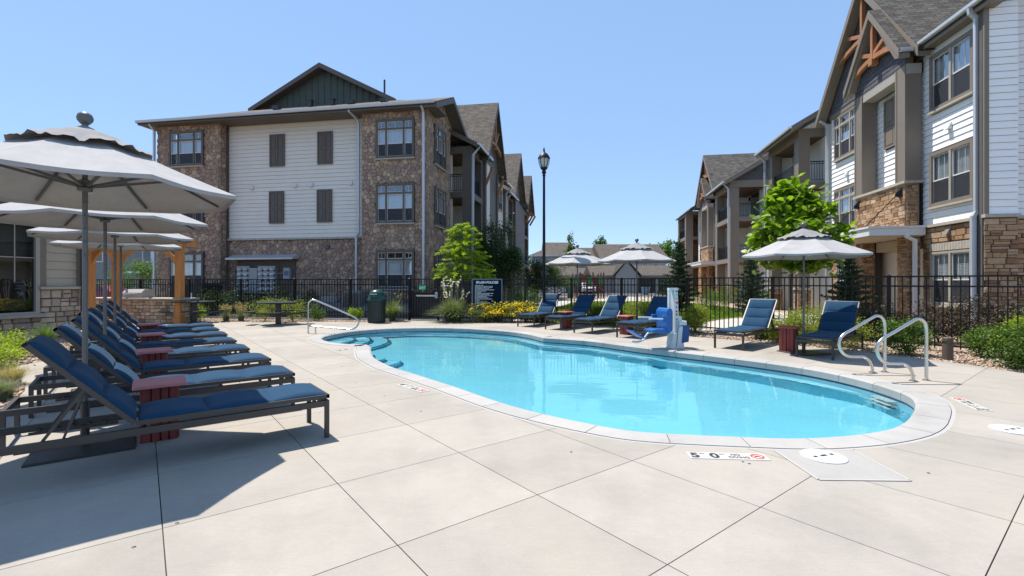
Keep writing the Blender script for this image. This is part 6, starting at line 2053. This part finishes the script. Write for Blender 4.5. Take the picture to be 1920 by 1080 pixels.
def conifer(c, H, r, label, n=5200, seed=0, mat=L_SPRUCE, group='spruces by the apartment buildings', leaf=.10):
    rng = np.random.default_rng(seed+31); c = Vector(c)
    t = thing('spruce_tree', label, 'spruce', c, 0, group)
    mb = MB(); mb.tube([c, c+Z3*H*.5, c+Z3*H], [.07, .04, .008], 7)
    tiers = 15; Ps, Ds = [], []
    for i in range(tiers):
        z = .06+.92*(i/tiers)**.95; L_ = r*(1-z)**.8*rng.uniform(.85, 1.15)
        m = max(5, int(11*(1-z))+4)
        for k in range(m):
            a = 2*math.pi*k/m+rng.uniform(-.3, .3)+i; l = L_*rng.uniform(.7, 1.15)
            d = np.array([math.cos(a), math.sin(a), .28+.5*z]); s = np.array([c.x, c.y, c.z+H*z])
            q = int(n/(tiers*9)*(l/r*1.6+.3))
            u = rng.uniform(.08, 1, (q, 1))
            Ps.append(s+d*u*l+np.array([0, 0, -.18])*(u**2)*l+rng.normal(size=(q, 3))*np.array([.07, .07, .04])*(1.2-u*.7)*min(1, r))
        mb.tube([c+Z3*H*z, c+Z3*(H*z+L_*.2)+Vector((math.cos(i*2.1), math.sin(i*2.1), 0))*L_*.8], [.015, .005], 4)
    top = c+Z3*H
    Ps.append(np.array([top.x, top.y, top.z-.3])+np.random.default_rng(1).normal(size=(120, 3))*np.array([.03, .03, .22]))
    mb.build('trunk', BARK, t)
    P = np.concatenate(Ps)
    V2 = np.array([(-.5, -.13, 0), (.5, -.04, .02), (.5, .04, .02), (-.5, .13, 0)])
    scatter('crown', mat, P, rng.uniform(leaf*.7, leaf*1.3, len(P)), rng, tv=V2, parent=t)
    return t

# bright large-leaved tree right of the balconies
rng = np.random.default_rng(8)
ct = Vector(((1484-960)/F_PX*14.6, 14.6, 0))
t = thing('catalpa_tree', 'bright green tree with big heart-shaped leaves behind the single umbrella', 'tree', ct)
tips = limb_tree(t, ct, 4.7, 1.3, rng, r0=.055, nb=14, first=.42)
cl = []
for k in range(78):
    z = rng.uniform(0, 1); rad = 1.30*math.sin(math.pi*min(1, (z*.86+.12)))**.75*rng.uniform(.45, 1.0)*(1.05 if z < .6 else .78); a = rng.uniform(0, 6.28)
    cl.append((ct.x+rad*math.cos(a)+(.25-z*.3), ct.y+rad*math.sin(a), 1.98+2.35*z))
cl = np.array(cl)
k = rng.integers(0, len(cl), 2700); P = cl[k]+rng.normal(size=(2700, 3))*np.array([.21, .21, .15])
S = rng.uniform(.15, .34, len(P))
mats = rot_mats(rng, len(P), .75)
order = np.argsort(P[:, 1]-.3*P[:, 2]-S*2)
for i in order[:300]:
    V = (mats[i] @ BIG_V.T).T*S[i]+P[i]
    mb = MB(); mb.add([tuple(v) for v in V], [(0, 1, 2, 6), (6, 2, 3), (0, 6, 4, 5), (6, 3, 4)]); mb.build('leaf', L_BRIGHT, t)
BF4 = np.array([(0, 1, 6, 5), (1, 2, 3, 6), (6, 3, 4, 5)])
scatter('foliage', L_BRIGHT, P[order[300:]], S[order[300:]], rng, tv=BIG_V, tf=BF4, parent=t, mats=mats[order[300:]], kind='stuff')
for px in (1479, 1492):
    p = Vector(((px-960)/F_PX*14.4, 14.4, 0)); mb = MB(); mb.tube([p, p+Vector((.02, 0, 1.75))], .028, 6); mb.build('support_stake', BARKL, t)

# feathery yellow-green tree by the stone corner and the dark one behind
def at(px, Y, z=0): return Vector(((px-960)/F_PX*Y, Y, z))
rng = np.random.default_rng(21)
c = at(868, 19.9); t = thing('honey_locust', 'feathery lime green tree in front of the stone building corner', 'tree', c)
limb_tree(t, c, 3.9, 1.2, rng, r0=.05, nb=16, first=.3)
Ps, Ms = [], []
for k in range(330):
    z = rng.uniform(.0, 1)**1.15; rad = (1.12*(1-z)**.62+.10)*rng.uniform(.15, 1.0); a = rng.uniform(0, 6.28)
    o = np.array([c.x+rad*math.cos(a)*1.0, c.y+rad*math.sin(a), 1.62+2.38*z*(1-.10*rad)])
    d = np.array([math.cos(a), math.sin(a), rng.uniform(-.55, .15)]); L_ = rng.uniform(.25, .5)
    q = 60; u = rng.uniform(0, 1, (q, 1)); s = np.array([-d[1], d[0], 0]); s /= np.linalg.norm(s)
    Ps.append(o+d*u*L_+s*rng.uniform(-1, 1, (q, 1))*.10*(1-u*.6)+rng.normal(size=(q, 3))*.022)
P = np.concatenate(Ps)
scatter('crown', L_LIME, P, rng.uniform(.045, .10, len(P)), rng, up=.5, parent=t)
deciduous(at(932, 25.5), 4.8, 1.45, 'dark green tree beside the lime green one', L_DARK2, 17000, .12, .10, 5, r0=.07)
deciduous(at(1003, 29), 2.9, .95, 'small dark brownish-green tree left of the lamp post', L_DARK2, 6500, .11, .2, 6)
deciduous(at(1040, 30), 3.1, 1.15, 'small grey-green tree right of the lamp post', Mleaf('leaf_grey_green', (.05, .075, .03), (.15, .19, .09)), 5500, .10, .25, 7)
deciduous(at(268, 27), 3.1, 1.7, 'green tree seen through the pergola posts', L_GREEN, 4200, .11, .05, 9)
conifer(at(1273, 24.5), 3.75, 1.15, 'pointed dark spruce left of the far right building', 9000, 1, leaf=.13)
conifer(at(1408, 20.5), 3.0, .95, 'spruce in front of the far building balconies', 6000, 2, leaf=.12)
conifer(at(1592, 14.8), 2.75, .78, 'spruce beside the stone entrance of the near right building', 7500, 3, leaf=.10)
for k, (px, Y, H, rx, lab) in enumerate(((1250, 110, 11.0, 6.5, 'far tree behind the garage roofs beside the spruce'), (1205, 125, 10.5, 5, 'far tree showing over the brown house roof'), (1126, 118, 12.4, 3.4, 'small far treetop above the dark roof line'), (1068, 88, 10.6, 1.5, 'slim far tree in front of the brown roof'), (993, 80, 5.4, 2.0, 'far tree below the grey gable at the left'))):
    deciduous(at(px, Y), H, rx, lab, L_GREEN, 2600, .75 if rx > 3 else .4, .15, 40+k, clumps=26, group='trees among the houses beyond the garages')

# ---- shrubs and beds inside the fence
shrub(G(14, 672)+Vector((0, 0, -.03)), .42, .52, 'lime green flowering sedum at the left edge', L_LIME, 2600, .045, clumps=30, seed=1, flowers=L_YGR, nf=700, fs=.035)
shrub(G(-12, 700)+Vector((0, 0, -.03)), .38, .5, 'second lime green sedum nearer the camera', L_LIME, 2200, .045, clumps=26, seed=2, flowers=L_YGR, nf=500, fs=.035)
tuft(G(86, 652), .62, .42, 420, 'green grass tuft against the clubhouse stone wall', G_GREEN, .012, seed=3)
tuft(G(22, 722), .36, .36, 900, 'tan tipped fescue tuft in the left gravel', G_TAN, .005, .7, seed=4)
tuft(G(4, 748), .34, .32, 900, 'blue grey fescue tuft in the left gravel', G_BLUE, .005, .7, seed=5)
tuft(G(424, 601.5), .42, .42, 700, 'left of the two tan fescue tufts between the picnic tables', G_BLUE, .006, .7, seed=6, plumes=(G_TAN, 50, .62, .05, G_TAN))
tuft(G(452, 601.5), .46, .46, 700, 'right of the two tan fescue tufts between the picnic tables', G_BLUE, .006, .7, seed=7, plumes=(G_TAN, 60, .68, .05, G_TAN))
for k, (px, py, r, h, m, lab) in enumerate(((365, 599, .38, .55, L_LIME, 'lime green plant below the left picnic table'), (497, 602, .55, .9, L_YGR, 'yellow-green bush left of the round picnic table post'), (548, 602, .55, .88, L_YGR, 'yellow-green bush right of the picnic table post'),
        (590, 601, .36, .62, L_GREEN, 'small green bush behind the stair rail'), (666, 599.5, .27, .5, L_LIME, 'small lime plant at the end of the stair rail'), (352, 596, .5, .7, L_YGR, 'pale green bush beside the pergola post'))):
    shrub(G(px, py), r, h, lab, m, 1900, .05, seed=20+k)
tuft(G(736, 602), .95, .75, 620, 'tall green grass clump right of the litter bin', G_HESP, .022, .75, seed=8, plumes=(G_TAN, 6, 1.35, .06, G_TAN))
tuft(G(848, 604.5)+Vector((0, .3, 0)), 1.05, 1.15, 1500, 'large hesperaloe clump with cream flower spikes by the gate', G_HESP, .030, .95, seed=9, plumes=(FLOW_W, 20, 1.62, .085, G_TAN), base=.28)
shrub(G(636, 588)+Vector((0, .5, .1)), .55, .95, 'dark red barberry behind the fence near the stair rail', L_RED, 1900, .05, seed=31, cat='shrub')
shrub(G(742, 590)+Vector((0, .8, .1)), .35, .7, 'small dark red shrub behind the fence beside the gate', L_RED, 1200, .05, seed=32)
for k, px in enumerate((900, 930, 960, 990, 1010)):
    p = G(px, 605)+Vector((0, .35, 0))
    shrub(p, .52, .66 if k < 4 else .56, ('yellow flowering bush under the left side of the navy sign', 'yellow flowering bush under the middle of the navy sign', 'yellow flowering bush right of the navy sign', 'yellow flowering bush left of the lamp post', 'lowest yellow flowering bush beside the first lounger')[k], L_OLIVE, 3200, .055, clumps=26, flowers=FLOW_Y, nf=900, fs=.085, seed=50+k, group='yellow flowering bushes below the sign', cat='flowering bush', name='flower_bush')
for k, (px, py, r, h, m, lab) in enumerate(((1092, 606, .62, .85, L_YGR, 'bush between the two leftmost far loungers'), (1135, 609, .6, .8, L_GREEN, 'bush behind the second far lounger'), (1205, 613, .75, 1.05, L_YGR, 'green bush behind the right far umbrella pole'),
        (1232, 619, .5, .8, L_GREEN, 'bush behind the lift seat'), (1303, 624, .45, .95, L_YGR, 'bush at the fence right of the pool lift'), (1432, 634, .42, .62, L_GREEN, 'small bush behind the sunlit lounger'),
        (1516, 640, .60, .98, L_YGR, 'yellow-green bush beside the single umbrella pole'), (1575, 650, .6, .85, L_YGR, 'loose green bush behind the shaded lounger'), (1470, 640, .42, .6, L_YGR, 'low bush behind the right red table'),
        (1698, 664, .42, .78, L_GREEN, 'dense green bush behind the two grab rails'), (1852, 668, .34, .64, L_GREEN, 'leafy green bush inside the fence, left one at the right edge'), (1905, 690, .42, .80, L_GREEN, 'large leafy green bush at the right edge'), (1925, 668, .4, .85, L_LIME, 'brighter bush cut by the right edge'))):
    shrub(G(px, py), r*(.95 if k < 9 else 1), h*(.86 if k < 6 else .9), lab, m, 5600, .046, clumps=34, seed=60+k, flowers=L_LIME if k > 8 else None, nf=300, fs=.035)
# beyond the fence
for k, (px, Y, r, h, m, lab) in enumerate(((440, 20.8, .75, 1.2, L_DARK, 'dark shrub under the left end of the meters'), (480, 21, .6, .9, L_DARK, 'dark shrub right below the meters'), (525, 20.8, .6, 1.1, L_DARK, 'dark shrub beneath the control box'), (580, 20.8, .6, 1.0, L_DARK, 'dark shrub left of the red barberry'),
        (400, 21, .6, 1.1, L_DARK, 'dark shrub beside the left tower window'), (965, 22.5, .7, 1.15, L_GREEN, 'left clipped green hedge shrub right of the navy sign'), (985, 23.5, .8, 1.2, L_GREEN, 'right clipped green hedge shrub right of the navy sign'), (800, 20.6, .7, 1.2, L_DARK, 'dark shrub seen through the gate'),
        (1650, 12.6, .52, .92, L_PURP, 'purple-brown shrub left of the near window'), (1760, 12.0, .55, .98, L_PURP, 'purple-brown shrub under the near window'), (1818, 11.9, .62, 1.15, L_PURP, 'large purple-brown shrub by the near downspout'), (1700, 12.2, .4, .7, L_PURP, 'small purple-brown shrub behind the grab rails'), (1915, 11.5, .5, 1.0, L_PURP, 'purple-brown shrub at the right edge by the wall'),
        (1318, 30, 1.0, 1.3, L_GREEN, 'green bush at the foot of the far right building'), (1362, 28, 1.1, 1.35, L_GREEN, 'green bush row end below the far balconies'), (1425, 22, .7, 1.2, L_GREEN, 'green bush behind the catalpa stakes'), (1340, 26, .7, .9, L_GREEN, 'low bush on the rock bed by the lawn'), (1622, 13.2, .45, .7, L_GREEN, 'small bush before the entrance spruce'))):
    shrub(at(px, Y, .0 if px > 900 else .15), r, h, lab, m, 3400 if px > 1600 else 2400, .06, seed=90+k, clumps=26)

# ---- ground surfaces beyond the fence
def sheet_px(name, pts, z, mat):
    return sheet(name, [tuple(G(x, y).xy) for x, y in pts], z, mat, .02)
ROCKG = M('rock_bed_ground', (.34, .25, .18), .95, var=.3, vs=5, bs=1, bscale=14, bdist=.05, coord='World')
sheet('rock_bed', [(-30, 17), (-4, 18.6), (3, 18), (12.5, 7), (20, 7), (26, 60), (-3, 60), (-6, 20), (-8, 19.3), (-30, 23)], -.02, ROCKG)
def mound():
    pts = [(-30, 18.6, -.01), (-7.6, 18.6, -.01), (-7.3, 21.3, -.01), (-7.3, 36, -.01)]
    mb = MB(TB)
    mb.add([(-30, 18.7, -.015), (-7.6, 18.7, -.015), (-7.2, 21.0, -.015), (-7.2, 50, -.015), (-8.0, 20.6, .52), (-30, 20.6, .52), (-30, 26, .55), (-8, 26, .55), (-8, 50, .3)], [(0, 1, 4, 5), (1, 2, 4), (2, 3, 8, 7, 4), (5, 4, 7, 6)])
    tag(mb.build('gravel_bank', GRAVD), kind='structure')
mound()
lawn = [(1000, 604), (1018, 590), (1036, 578.5), (1075, 568), (1120, 565.5), (1200, 565.5), (1290, 568), (1345, 574), (1392, 580), (1428, 583.5), (1425, 589), (1350, 598), (1290, 609), (1240, 612), (1180, 614), (1085, 606)]
sheet_px('lawn', lawn, -.008, GRASSG)
sheet_px('lawn', [(340, 597.5), (345, 593), (560, 592), (640, 594), (640, 596.5), (560, 596)], -.008, GRASSG)
sheet_px('walkway', [(935, 598), (1000, 604), (1018, 590), (1036, 578.5), (1075, 568), (1120, 565), (1118, 562), (1060, 563), (1010, 571), (960, 586)], -.004, WALK)
sheet_px('walkway', [(1290, 611), (1350, 600), (1425, 591), (1428, 584), (1600, 592), (1600, 600), (1400, 610), (1300, 622)], -.004, WALK)
sheet_px('walkway', [(1118, 565), (1120, 561), (1170, 556), (1240, 561), (1300, 566.5), (1340, 572.5), (1290, 568), (1200, 565.5)], -.004, WALK)
sheet_px('walkway', [(770, 599.5), (829, 600), (850, 590), (780, 590)], -.003, DECK)
sheet('parking_road', [(-6, 52), (40, 52), (60, 74), (-30, 74), (-30, 60)], -.012, ASPH)
sheet('playground_bark', [(1.5, 43), (13, 43), (14, 51.5), (1, 51.5)], -.006, ROCKG)
# lawn blades: short, one mass
rng = np.random.default_rng(77)
LP = [tuple(G(x, y).xy) for x, y in lawn]
xs, ys = [p[0] for p in LP], [p[1] for p in LP]
Q = rng.uniform((min(xs), min(ys)), (max(xs), max(ys)), (60000, 2)); w_ = rng.uniform(0, 1, 60000) < (min(ys)/Q[:, 1])**1.4
Q = [q for q in Q[w_] if inside(q, LP)]
Q = np.array(Q); C_ = np.column_stack([Q, np.full(len(Q), .015)])
V2 = np.array([(-.5, 0, -.3), (.5, 0, -.3), (.15, 0, 1.0), (-.15, 0, 1.0)])
a = rng.uniform(0, 6.28, len(Q)); z_ = np.zeros(len(Q)); o_ = np.ones(len(Q)); ti = rng.uniform(-.4, .4, len(Q))
Rm = np.stack([np.stack([np.cos(a), -np.sin(a), ti], 1), np.stack([np.sin(a), np.cos(a), -ti], 1), np.stack([z_, z_, o_], 1)], axis=1)
scatter('lawn_grass', Mleaf('grass_blade', (.10, .16, .02), (.22, .30, .04), .4), C_, rng.uniform(.035, .06, len(Q)), rng, tv=V2, mats=Rm, kind='stuff')

# ---- river rock in the beds
ICO = np.array([(0,0,-1),(.72,-.53,-.45),(-.28,-.85,-.45),(-.89,0,-.45),(-.28,.85,-.45),(.72,.53,-.45),(.28,-.85,.45),(-.72,-.53,.45),(-.72,.53,.45),(.28,.85,.45),(.89,0,.45),(0,0,1)])
ICF = np.array([(0,1,2),(1,0,5),(0,2,3),(0,3,4),(0,4,5),(1,5,10),(2,1,6),(3,2,7),(4,3,8),(5,4,9),(1,10,6),(2,6,7),(3,7,8),(4,8,9),(5,9,10),(6,10,11),(7,6,11),(8,7,11),(9,8,11),(10,9,11)])
def rocks(name, poly, n, size, seed, z=0.0, mat=ROCKT, bias=None):
    rng = np.random.default_rng(seed)
    xs, ys = [p[0] for p in poly], [p[1] for p in poly]
    Q = rng.uniform((min(xs), min(ys)), (max(xs), max(ys)), (n, 2))
    if bias: Q = Q[rng.uniform(0, 1, n) < np.clip(bias/np.maximum(Q[:, 1], .1), 0, 1)**1.2]
    Q = np.array([q for q in Q if inside(q, poly) and not inside(q, DECKP)])
    m = len(Q); S = rng.uniform(size*.5, size*1.3, (m, 1))
    Rm = rot_mats(rng, m)
    sc = np.stack([rng.uniform(.8, 1.3, m), rng.uniform(.6, 1, m), rng.uniform(.4, .7, m)], 1)
    V = ICO[None]*sc[:, None, :]*(1+rng.uniform(-.13, .13, (m, 12, 1)))
    V = np.einsum('nij,nkj->nki', Rm, V)*S[:, None, :]
    V[:, :, 2] = V[:, :, 2]*.75
    C_ = np.column_stack([Q, z+S[:, 0]*.25])
    V += C_[:, None, :]
    F = (ICF[None]+(np.arange(m)*12)[:, None, None]).reshape(-1, 3)
    return np_obj(name, V.reshape(-1, 3), F, mat, kind='stuff', smooth=False)
rocks('river_rocks', [(-15.2, 12.3), (-11.5, 13.2), (-9, 10), (-8.9, 8.4), (-7, 6.9), (-5.2, 4.9), (-5.6, 3.9), (-7, 3.5), (-10, 5), (-15, 9.5)], 26000, .042, 1, -.03)
rocks('river_rocks', [(2.2, 17.9), (3.6, 15.5), (6.0, 12.4), (7.4, 10.4), (8.5, 8.2), (9.8, 6.4), (13, 7), (9.2, 12), (6.6, 15.6), (4.4, 18.2)], 42000, .035, 2, -.03)
rocks('river_rocks', [(-13.5, 17.6), (-8, 17.7), (-4.2, 17.6), (3, 17.2), (2.6, 18.6), (-4, 19), (-13.8, 21)], 14000, .04, 3, -.03)
rocks('bank_gravel', [tuple(W(b, a).xy) for b, a in ((-7.5, 18.9), (-23, 18.9), (-23, 20.6), (-8, 20.6))], 0+9000, .05, 4, .25, M('bank_gravel_stone', (.24, .21, .19), .9, var=.3, vs=9))

# ================================================================ far buildings, playground, cars
GARW = M('garage_wall', (.36, .33, .29), .8, var=.04); HOUSEB = M('house_siding_grey', (.30, .34, .40), .7, var=.04)
SHINGF = Mshingle('shingle_far', (.095, .082, .07), (.14, .12, .10))
def far_garage(x0, x1, Y, label, doors, gable=None, depth=7, eave=2.62, ridge=4.15):
    t = thing('garage_block', label, 'garage', ((x0+x1)/2, Y, 0), 0, 'low garage blocks across the parking')
    mb = MB(); mb.box(x0, x1, Y, Y+depth, 0, eave); mb.build('wall', GARW, t)
    mb = MB(); mb.V = [Vector(v) for v in ((x0-.4, Y-.5, eave), (x1+.4, Y-.5, eave), (x1+.4, Y+depth/2, ridge), (x0-.4, Y+depth/2, ridge), (x0-.4, Y+depth+.5, eave), (x1+.4, Y+depth+.5, eave))]
    mb.F = [(0, 1, 2, 3), (3, 2, 5, 4), (0, 3, 4), (1, 5, 2)]
    mb.build('roof', SHINGF, t, uv=[(v.x, (v.y-Y)*1.1) for v in mb.V])
    mb = MB(); mb.box(x0-.4, x1+.4, Y-.52, Y-.48, eave-.2, eave); mb.build('fascia', GARW, t)
    for (a, b) in doors:
        mb = MB(); mb.box(a, b, Y-.06, Y-.01, 0, 2.1); d = mb.build('garage_door', M('garage_door_dark', (.04, .036, .036), .6), t)
        for z in (.52, 1.05, 1.57): mb = MB(); mb.box(a, b, Y-.07, Y-.061, z-.01, z+.01); mb.build('door_seam', BLACKM, d)
    if gable:
        a, b, zt = gable; m = (a+b)/2
        mb = MB(); mb.prism([(a, Y-.9, 0), (b, Y-.9, 0), (b, Y-.9, eave), (m, Y-.9, zt), (a, Y-.9, eave)], (0, 4, 0)); mb.build('gable', M('gable_pale', (.40, .375, .345), .8), t)
        for s in (a-.4, b+.4):
            mb = MB(); mb.prism([(s, Y-1.1, eave-.2), (s, Y-1.1, eave), (m, Y-1.1, zt+.25), (m, Y-1.1, zt+.05)], (0, 5, 0)); mb.build('gable_roof', SHINGB, t)
def X(px, Y): return (px-960)/F_PX*Y
far_garage(X(972, 70), X(1079, 70), 70, 'left garage block with dark doors across the parking', [(X(985, 70), X(1012, 70)), (X(1042, 70), X(1072, 70))], (X(1000, 70), X(1040, 70), 4.2))
far_garage(X(1112, 70), X(1300, 70), 70, 'long right garage block with a pale gable in the middle', [(X(1155, 70), X(1188, 70)), (X(1196, 70), X(1229, 70)), (X(1236, 70), X(1268, 70))], (X(1152, 70), X(1194, 70), 4.6))
far_garage(X(1080, 78), X(1113, 78), 78, 'small pale garage between the two garage blocks', [], None, 6, 3.0, 4.0)
def far_house(x0, x1, Y, eave, ridge, label, wins, mat, depth=12, hip=0.0):
    t = thing('far_house', label, 'house', ((x0+x1)/2, Y, 0), 0, 'houses beyond the garages')
    mb = MB(); mb.box(x0, x1, Y, Y+depth, 0, eave); mb.build('wall', mat, t)
    mb = MB(); mb.V = [Vector(v) for v in ((x0-.5, Y-.5, eave), (x1+.5, Y-.5, eave), (x1+.3, Y+depth/2, ridge), (x0-.5+hip, Y+depth/2, ridge), (x0-.5, Y+depth+.5, eave), (x1+.5, Y+depth+.5, eave))]
    mb.F = [(0, 1, 2, 3), (3, 2, 5, 4), (0, 3, 4), (1, 5, 2)]
    mb.build('roof', SHINGF, t, uv=[(v.x, (v.y-Y)*1.1) for v in mb.V])
    mb = MB(); mb.box(x0-.5, x1+.5, Y-.55, Y-.5, eave-.25, eave); mb.build('fascia', GUTW, t)
    for (a, b, z0, z1) in wins:
        mb = MB(); mb.box(a-.12, b+.12, Y-.05, Y, z0-.12, z1+.12); w = mb.build('window', GUTW, t)
        mb = MB(); m = (a+b)/2; mb.box(a, m-.05, Y-.07, Y-.051, z0, z1); mb.box(m+.05, b, Y-.07, Y-.051, z0, z1); mb.build('pane', GLASSDOOR, w)
    rr = R(int(x0*10))
    for k in range(3):
        x = rr.uniform(x0+2, x1-2); mb = MB(); mb.box(x-.25, x+.25, Y+depth*.38, Y+depth*.42, ridge-1.2, ridge-.6); mb.build('roof_vent', CHAR, t)
YH = 92
far_house(X(997, YH), X(1022, YH)+3, YH, 6.8, 9.5, 'grey-blue far house with a hipped brown roof at the left', [(X(1005, YH), X(1012, YH), 4.7, 6.1)], HOUSEB, 12, 6)
far_house(X(1026, YH-2), X(1076, YH-2), YH-2, 6.7, 9.6, 'far house with a long brown roof behind the left umbrella', [(X(1034, 90), X(1040, 90), 4.6, 6.0)], HOUSEB, 12)
far_house(X(1074, YH+3), X(1130, YH+3), YH+3, 6.0, 8.9, 'lower brown roofed far house between the umbrellas', [(X(1078, 95), X(1084, 95), 3.9, 5.2)], HOUSEB, 12)
far_house(X(1128, YH), X(1248, YH), YH, 6.3, 9.4, 'wide far house with pale walls behind the right umbrella', [(X(1142, YH), X(1150, YH), 4.0, 5.4), (X(1206, YH), X(1214, YH), 4.1, 5.4), (X(1226, YH), X(1234, YH), 4.1, 5.4)], HOUSEB, 12)
gt2 = thing('far_house', 'distant grey building with a blue metal awning seen through the pergola', 'house', at(190, 42))
mb = MB(); mb.box(X(120, 42), X(292, 42), 42, 54, 0, 5.2); mb.build('wall', M('far_wall_grey', (.22, .23, .24), .8), gt2)
mb = MB(); mb.box(X(120, 42)-.4, X(292, 42)+.4, 41.4, 54, 5.2, 5.4); mb.build('roof', SHINGB, gt2)
for px in (185, 276):
    mb = MB(); mb.box(X(px-8, 42), X(px+9, 42), 41.93, 42, 3.3, 4.9); w = mb.build('window', GUTW, gt2)
    mb = MB(); mb.box(X(px-6, 42), X(px, 42), 41.9, 41.93, 3.4, 4.8); mb.box(X(px+1, 42), X(px+7, 42), 41.9, 41.93, 3.4, 4.8); mb.build('pane', GLASSDOOR, w)
mb = MB(); mb.prism([(X(262, 42), 41.9, 3.1), (X(262, 42), 40.2, 2.3), (X(262, 42), 40.2, 2.2), (X(262, 42), 41.9, 3.0)], (1.6, 0, 0)); mb.build('metal_awning', BLUEM, gt2)
mb = MB(); mb.box(X(286, 42), X(291, 42), 41.85, 42, 0, 5.2); mb.build('downspout', GUTW, gt2)

def car(c, rz, label, col, L_=4.5, Wd=1.8, H=1.5):
    t = thing('parked_car', label, 'car', c, rz)
    T = wm(t); paint = M('paint_'+col[0], col[1], .25, var=.02, coat=.8, metal=.1)
    prof = [(-L_/2, .45), (-L_/2, .75), (-L_/2+.15, .92), (-L_*.30, .98), (-L_*.16, H-.04), (L_*.12, H), (L_*.30, H-.12), (L_*.42, .98), (L_/2-.05, .9), (L_/2, .6), (L_/2, .35), (-L_/2+.1, .3)]
    mb = MB(T); n = len(prof); ys = [(-Wd/2, .0), (-Wd/2+.06, .0), (Wd/2-.06, .0), (Wd/2, .0)]
    vs = []
    for y, _ in ys:
        for x, z in prof:
            k = 1-.13*max(0, (z-.95))/.5 if abs(y) > 0 else 1
            vs.append((x*(1 if abs(y) < Wd/2-.01 else .985), y*k, z))
    fs = []
    for r in range(3):
        for i in range(n): fs.append((r*n+i, r*n+(i+1) % n, (r+1)*n+(i+1) % n, (r+1)*n+i))
    fs += [tuple(reversed(range(n))), tuple(range(3*n, 4*n))]
    mb.add(vs, fs); mb.build('body', paint, t)
    gl = GLASSDOOR
    for s in (-1, 1):
        mb = MB(T); y = s*(Wd/2*.965); mb.add([(-L_*.24, y+s*.01, 1.02), (L_*.34, y+s*.01, 1.02), (L_*.27, y*.93, H-.14), (L_*.1, y*.91, H-.07), (-L_*.13, y*.92, H-.1)], [(0, 1, 2, 3, 4) if s < 0 else (4, 3, 2, 1, 0)]); mb.build('side_window', gl, t)
    mb = MB(T); mb.add([(-L_*.29, -Wd*.42, 1.01), (-L_*.29, Wd*.42, 1.01), (-L_*.172, Wd*.38, H-.07), (-L_*.172, -Wd*.38, H-.07)], [(0, 3, 2, 1)]); mb.build('windscreen', gl, t)
    for sx in (-L_*.32, L_*.32):
        for s in (-1, 1):
            T2 = T @ Matrix.Translation((sx, s*(Wd/2-.2), .32)) @ Matrix.Rotation(math.radians(90), 4, 'X')
            mb = MB(T2); mb.lathe([(.32, -.1), (.33, -.08), (.33, .08), (.32, .1)], n=18); w = mb.build('wheel', BLACKM, t)
            mb = MB(T2); mb.lathe([(.2, -.104), (.2, .104)], n=12); mb.build('rim', STEEL, w)
    for s in (-1, 1):
        mb = MB(T); mb.box(-L_/2-.01, -L_/2+.1, s*Wd*.4-.16, s*Wd*.4+.16, .66, .8); mb.build('headlight', WHITEP, t)
    mb = MB(T); mb.box(-L_/2-.015, -L_/2+.02, -.4, .4, .5, .66); mb.build('grille', BLACKM, t)
car(at(1101, 66), math.radians(88), 'white car facing the camera beyond the playground', ('white', (.7, .7, .7)))
car(at(1024, 58), math.radians(10), 'silver car partly behind the small trees left of the lawn', ('silver', (.5, .52, .54)))
car(at(172, 33), math.radians(0), 'dark red car seen between the pergola posts', ('red', (.30, .012, .03)), 4.4)
# playground
pl = thing('playground', 'small playground tower with brown posts and green panels beyond the lawn', 'playground', at(1100, 47))
PB = M('play_brown', (.12, .035, .028), .5); PGN = M('play_green', (.03, .20, .05), .45)
for i, (px, dy) in enumerate(((1074, 0), (1088, 0), (1100, 0), (1112, 0), (1122, 0), (1132, 0), (1080, 2), (1127, 2))):
    mb = MB(); p = at(px, 46+dy); mb.tube([p, p+Z3*(2.5 if i % 2 else 2.35)], .07, 8); mb.build('post', PB, pl)
mb = MB(); mb.box(X(1072, 46), X(1124, 46), 46, 48, 1.1, 1.2); mb.build('deck_platform', PB, pl)
for a, b in ((1064, 1073), (1076, 1086), (1101, 1110), (1124, 1131)):
    mb = MB(); mb.box(X(a, 46), X(b, 46), 46.05, 46.12, .0 if a < 1070 else 1.2, 2.0); mb.build('green_panel', PGN, pl)
for k in range(5):
    mb = MB(); mb.box(X(1078, 46), X(1092, 46), 45.2+k*.16, 45.4+k*.16, .1+k*.22, .15+k*.22); mb.build('stair_tread', BLACKM, pl)
mb = MB(); mb.bar(at(1118, 46)+Z3*1.2, at(1150, 45.5)+Z3*.15, .6, .06); mb.build('slide', PB, pl)
pc = thing('plant_pot', 'small pale blue pot on the path before the garages', 'pot', at(1210, 60))
mb = MB(Matrix.Translation(at(1210, 60))); mb.lathe([(.35, 0), (.5, .5), (.55, .9), (.5, .9), (.45, .6)], n=16); mb.build('pot_body', M('pot_blue', (.25, .42, .5), .5), pc)
mb = MB(Matrix.Translation(at(1210, 60))); mb.lathe([(.58, .86), (.58, .95), (.47, .95)], n=16, caps=False); mb.build('pot_rim', M('pot_blue'), pc)
# red-brown fence beyond
rf = thing('wooden_fence', 'red-brown board fence behind the playground', 'fence', at(1092, 68))
for k in range(24):
    mb = MB(); x = X(1080, 67)+k*.165; mb.box(x, x+.155, 67, 67.03, 0, 2.2 if k > 3 else 2.0); mb.build('board', PB, rf)
# ash tray pale bench etc. are too small to see; low edging strip by the back fence
tag(sheet('kerb_strip', [tuple(W(b, a).xy) for b, a in ((-19, 17.75), (-7.5, 17.75), (-7.5, 17.85), (-19, 17.85))], .05, FOUND, .08), kind='structure')
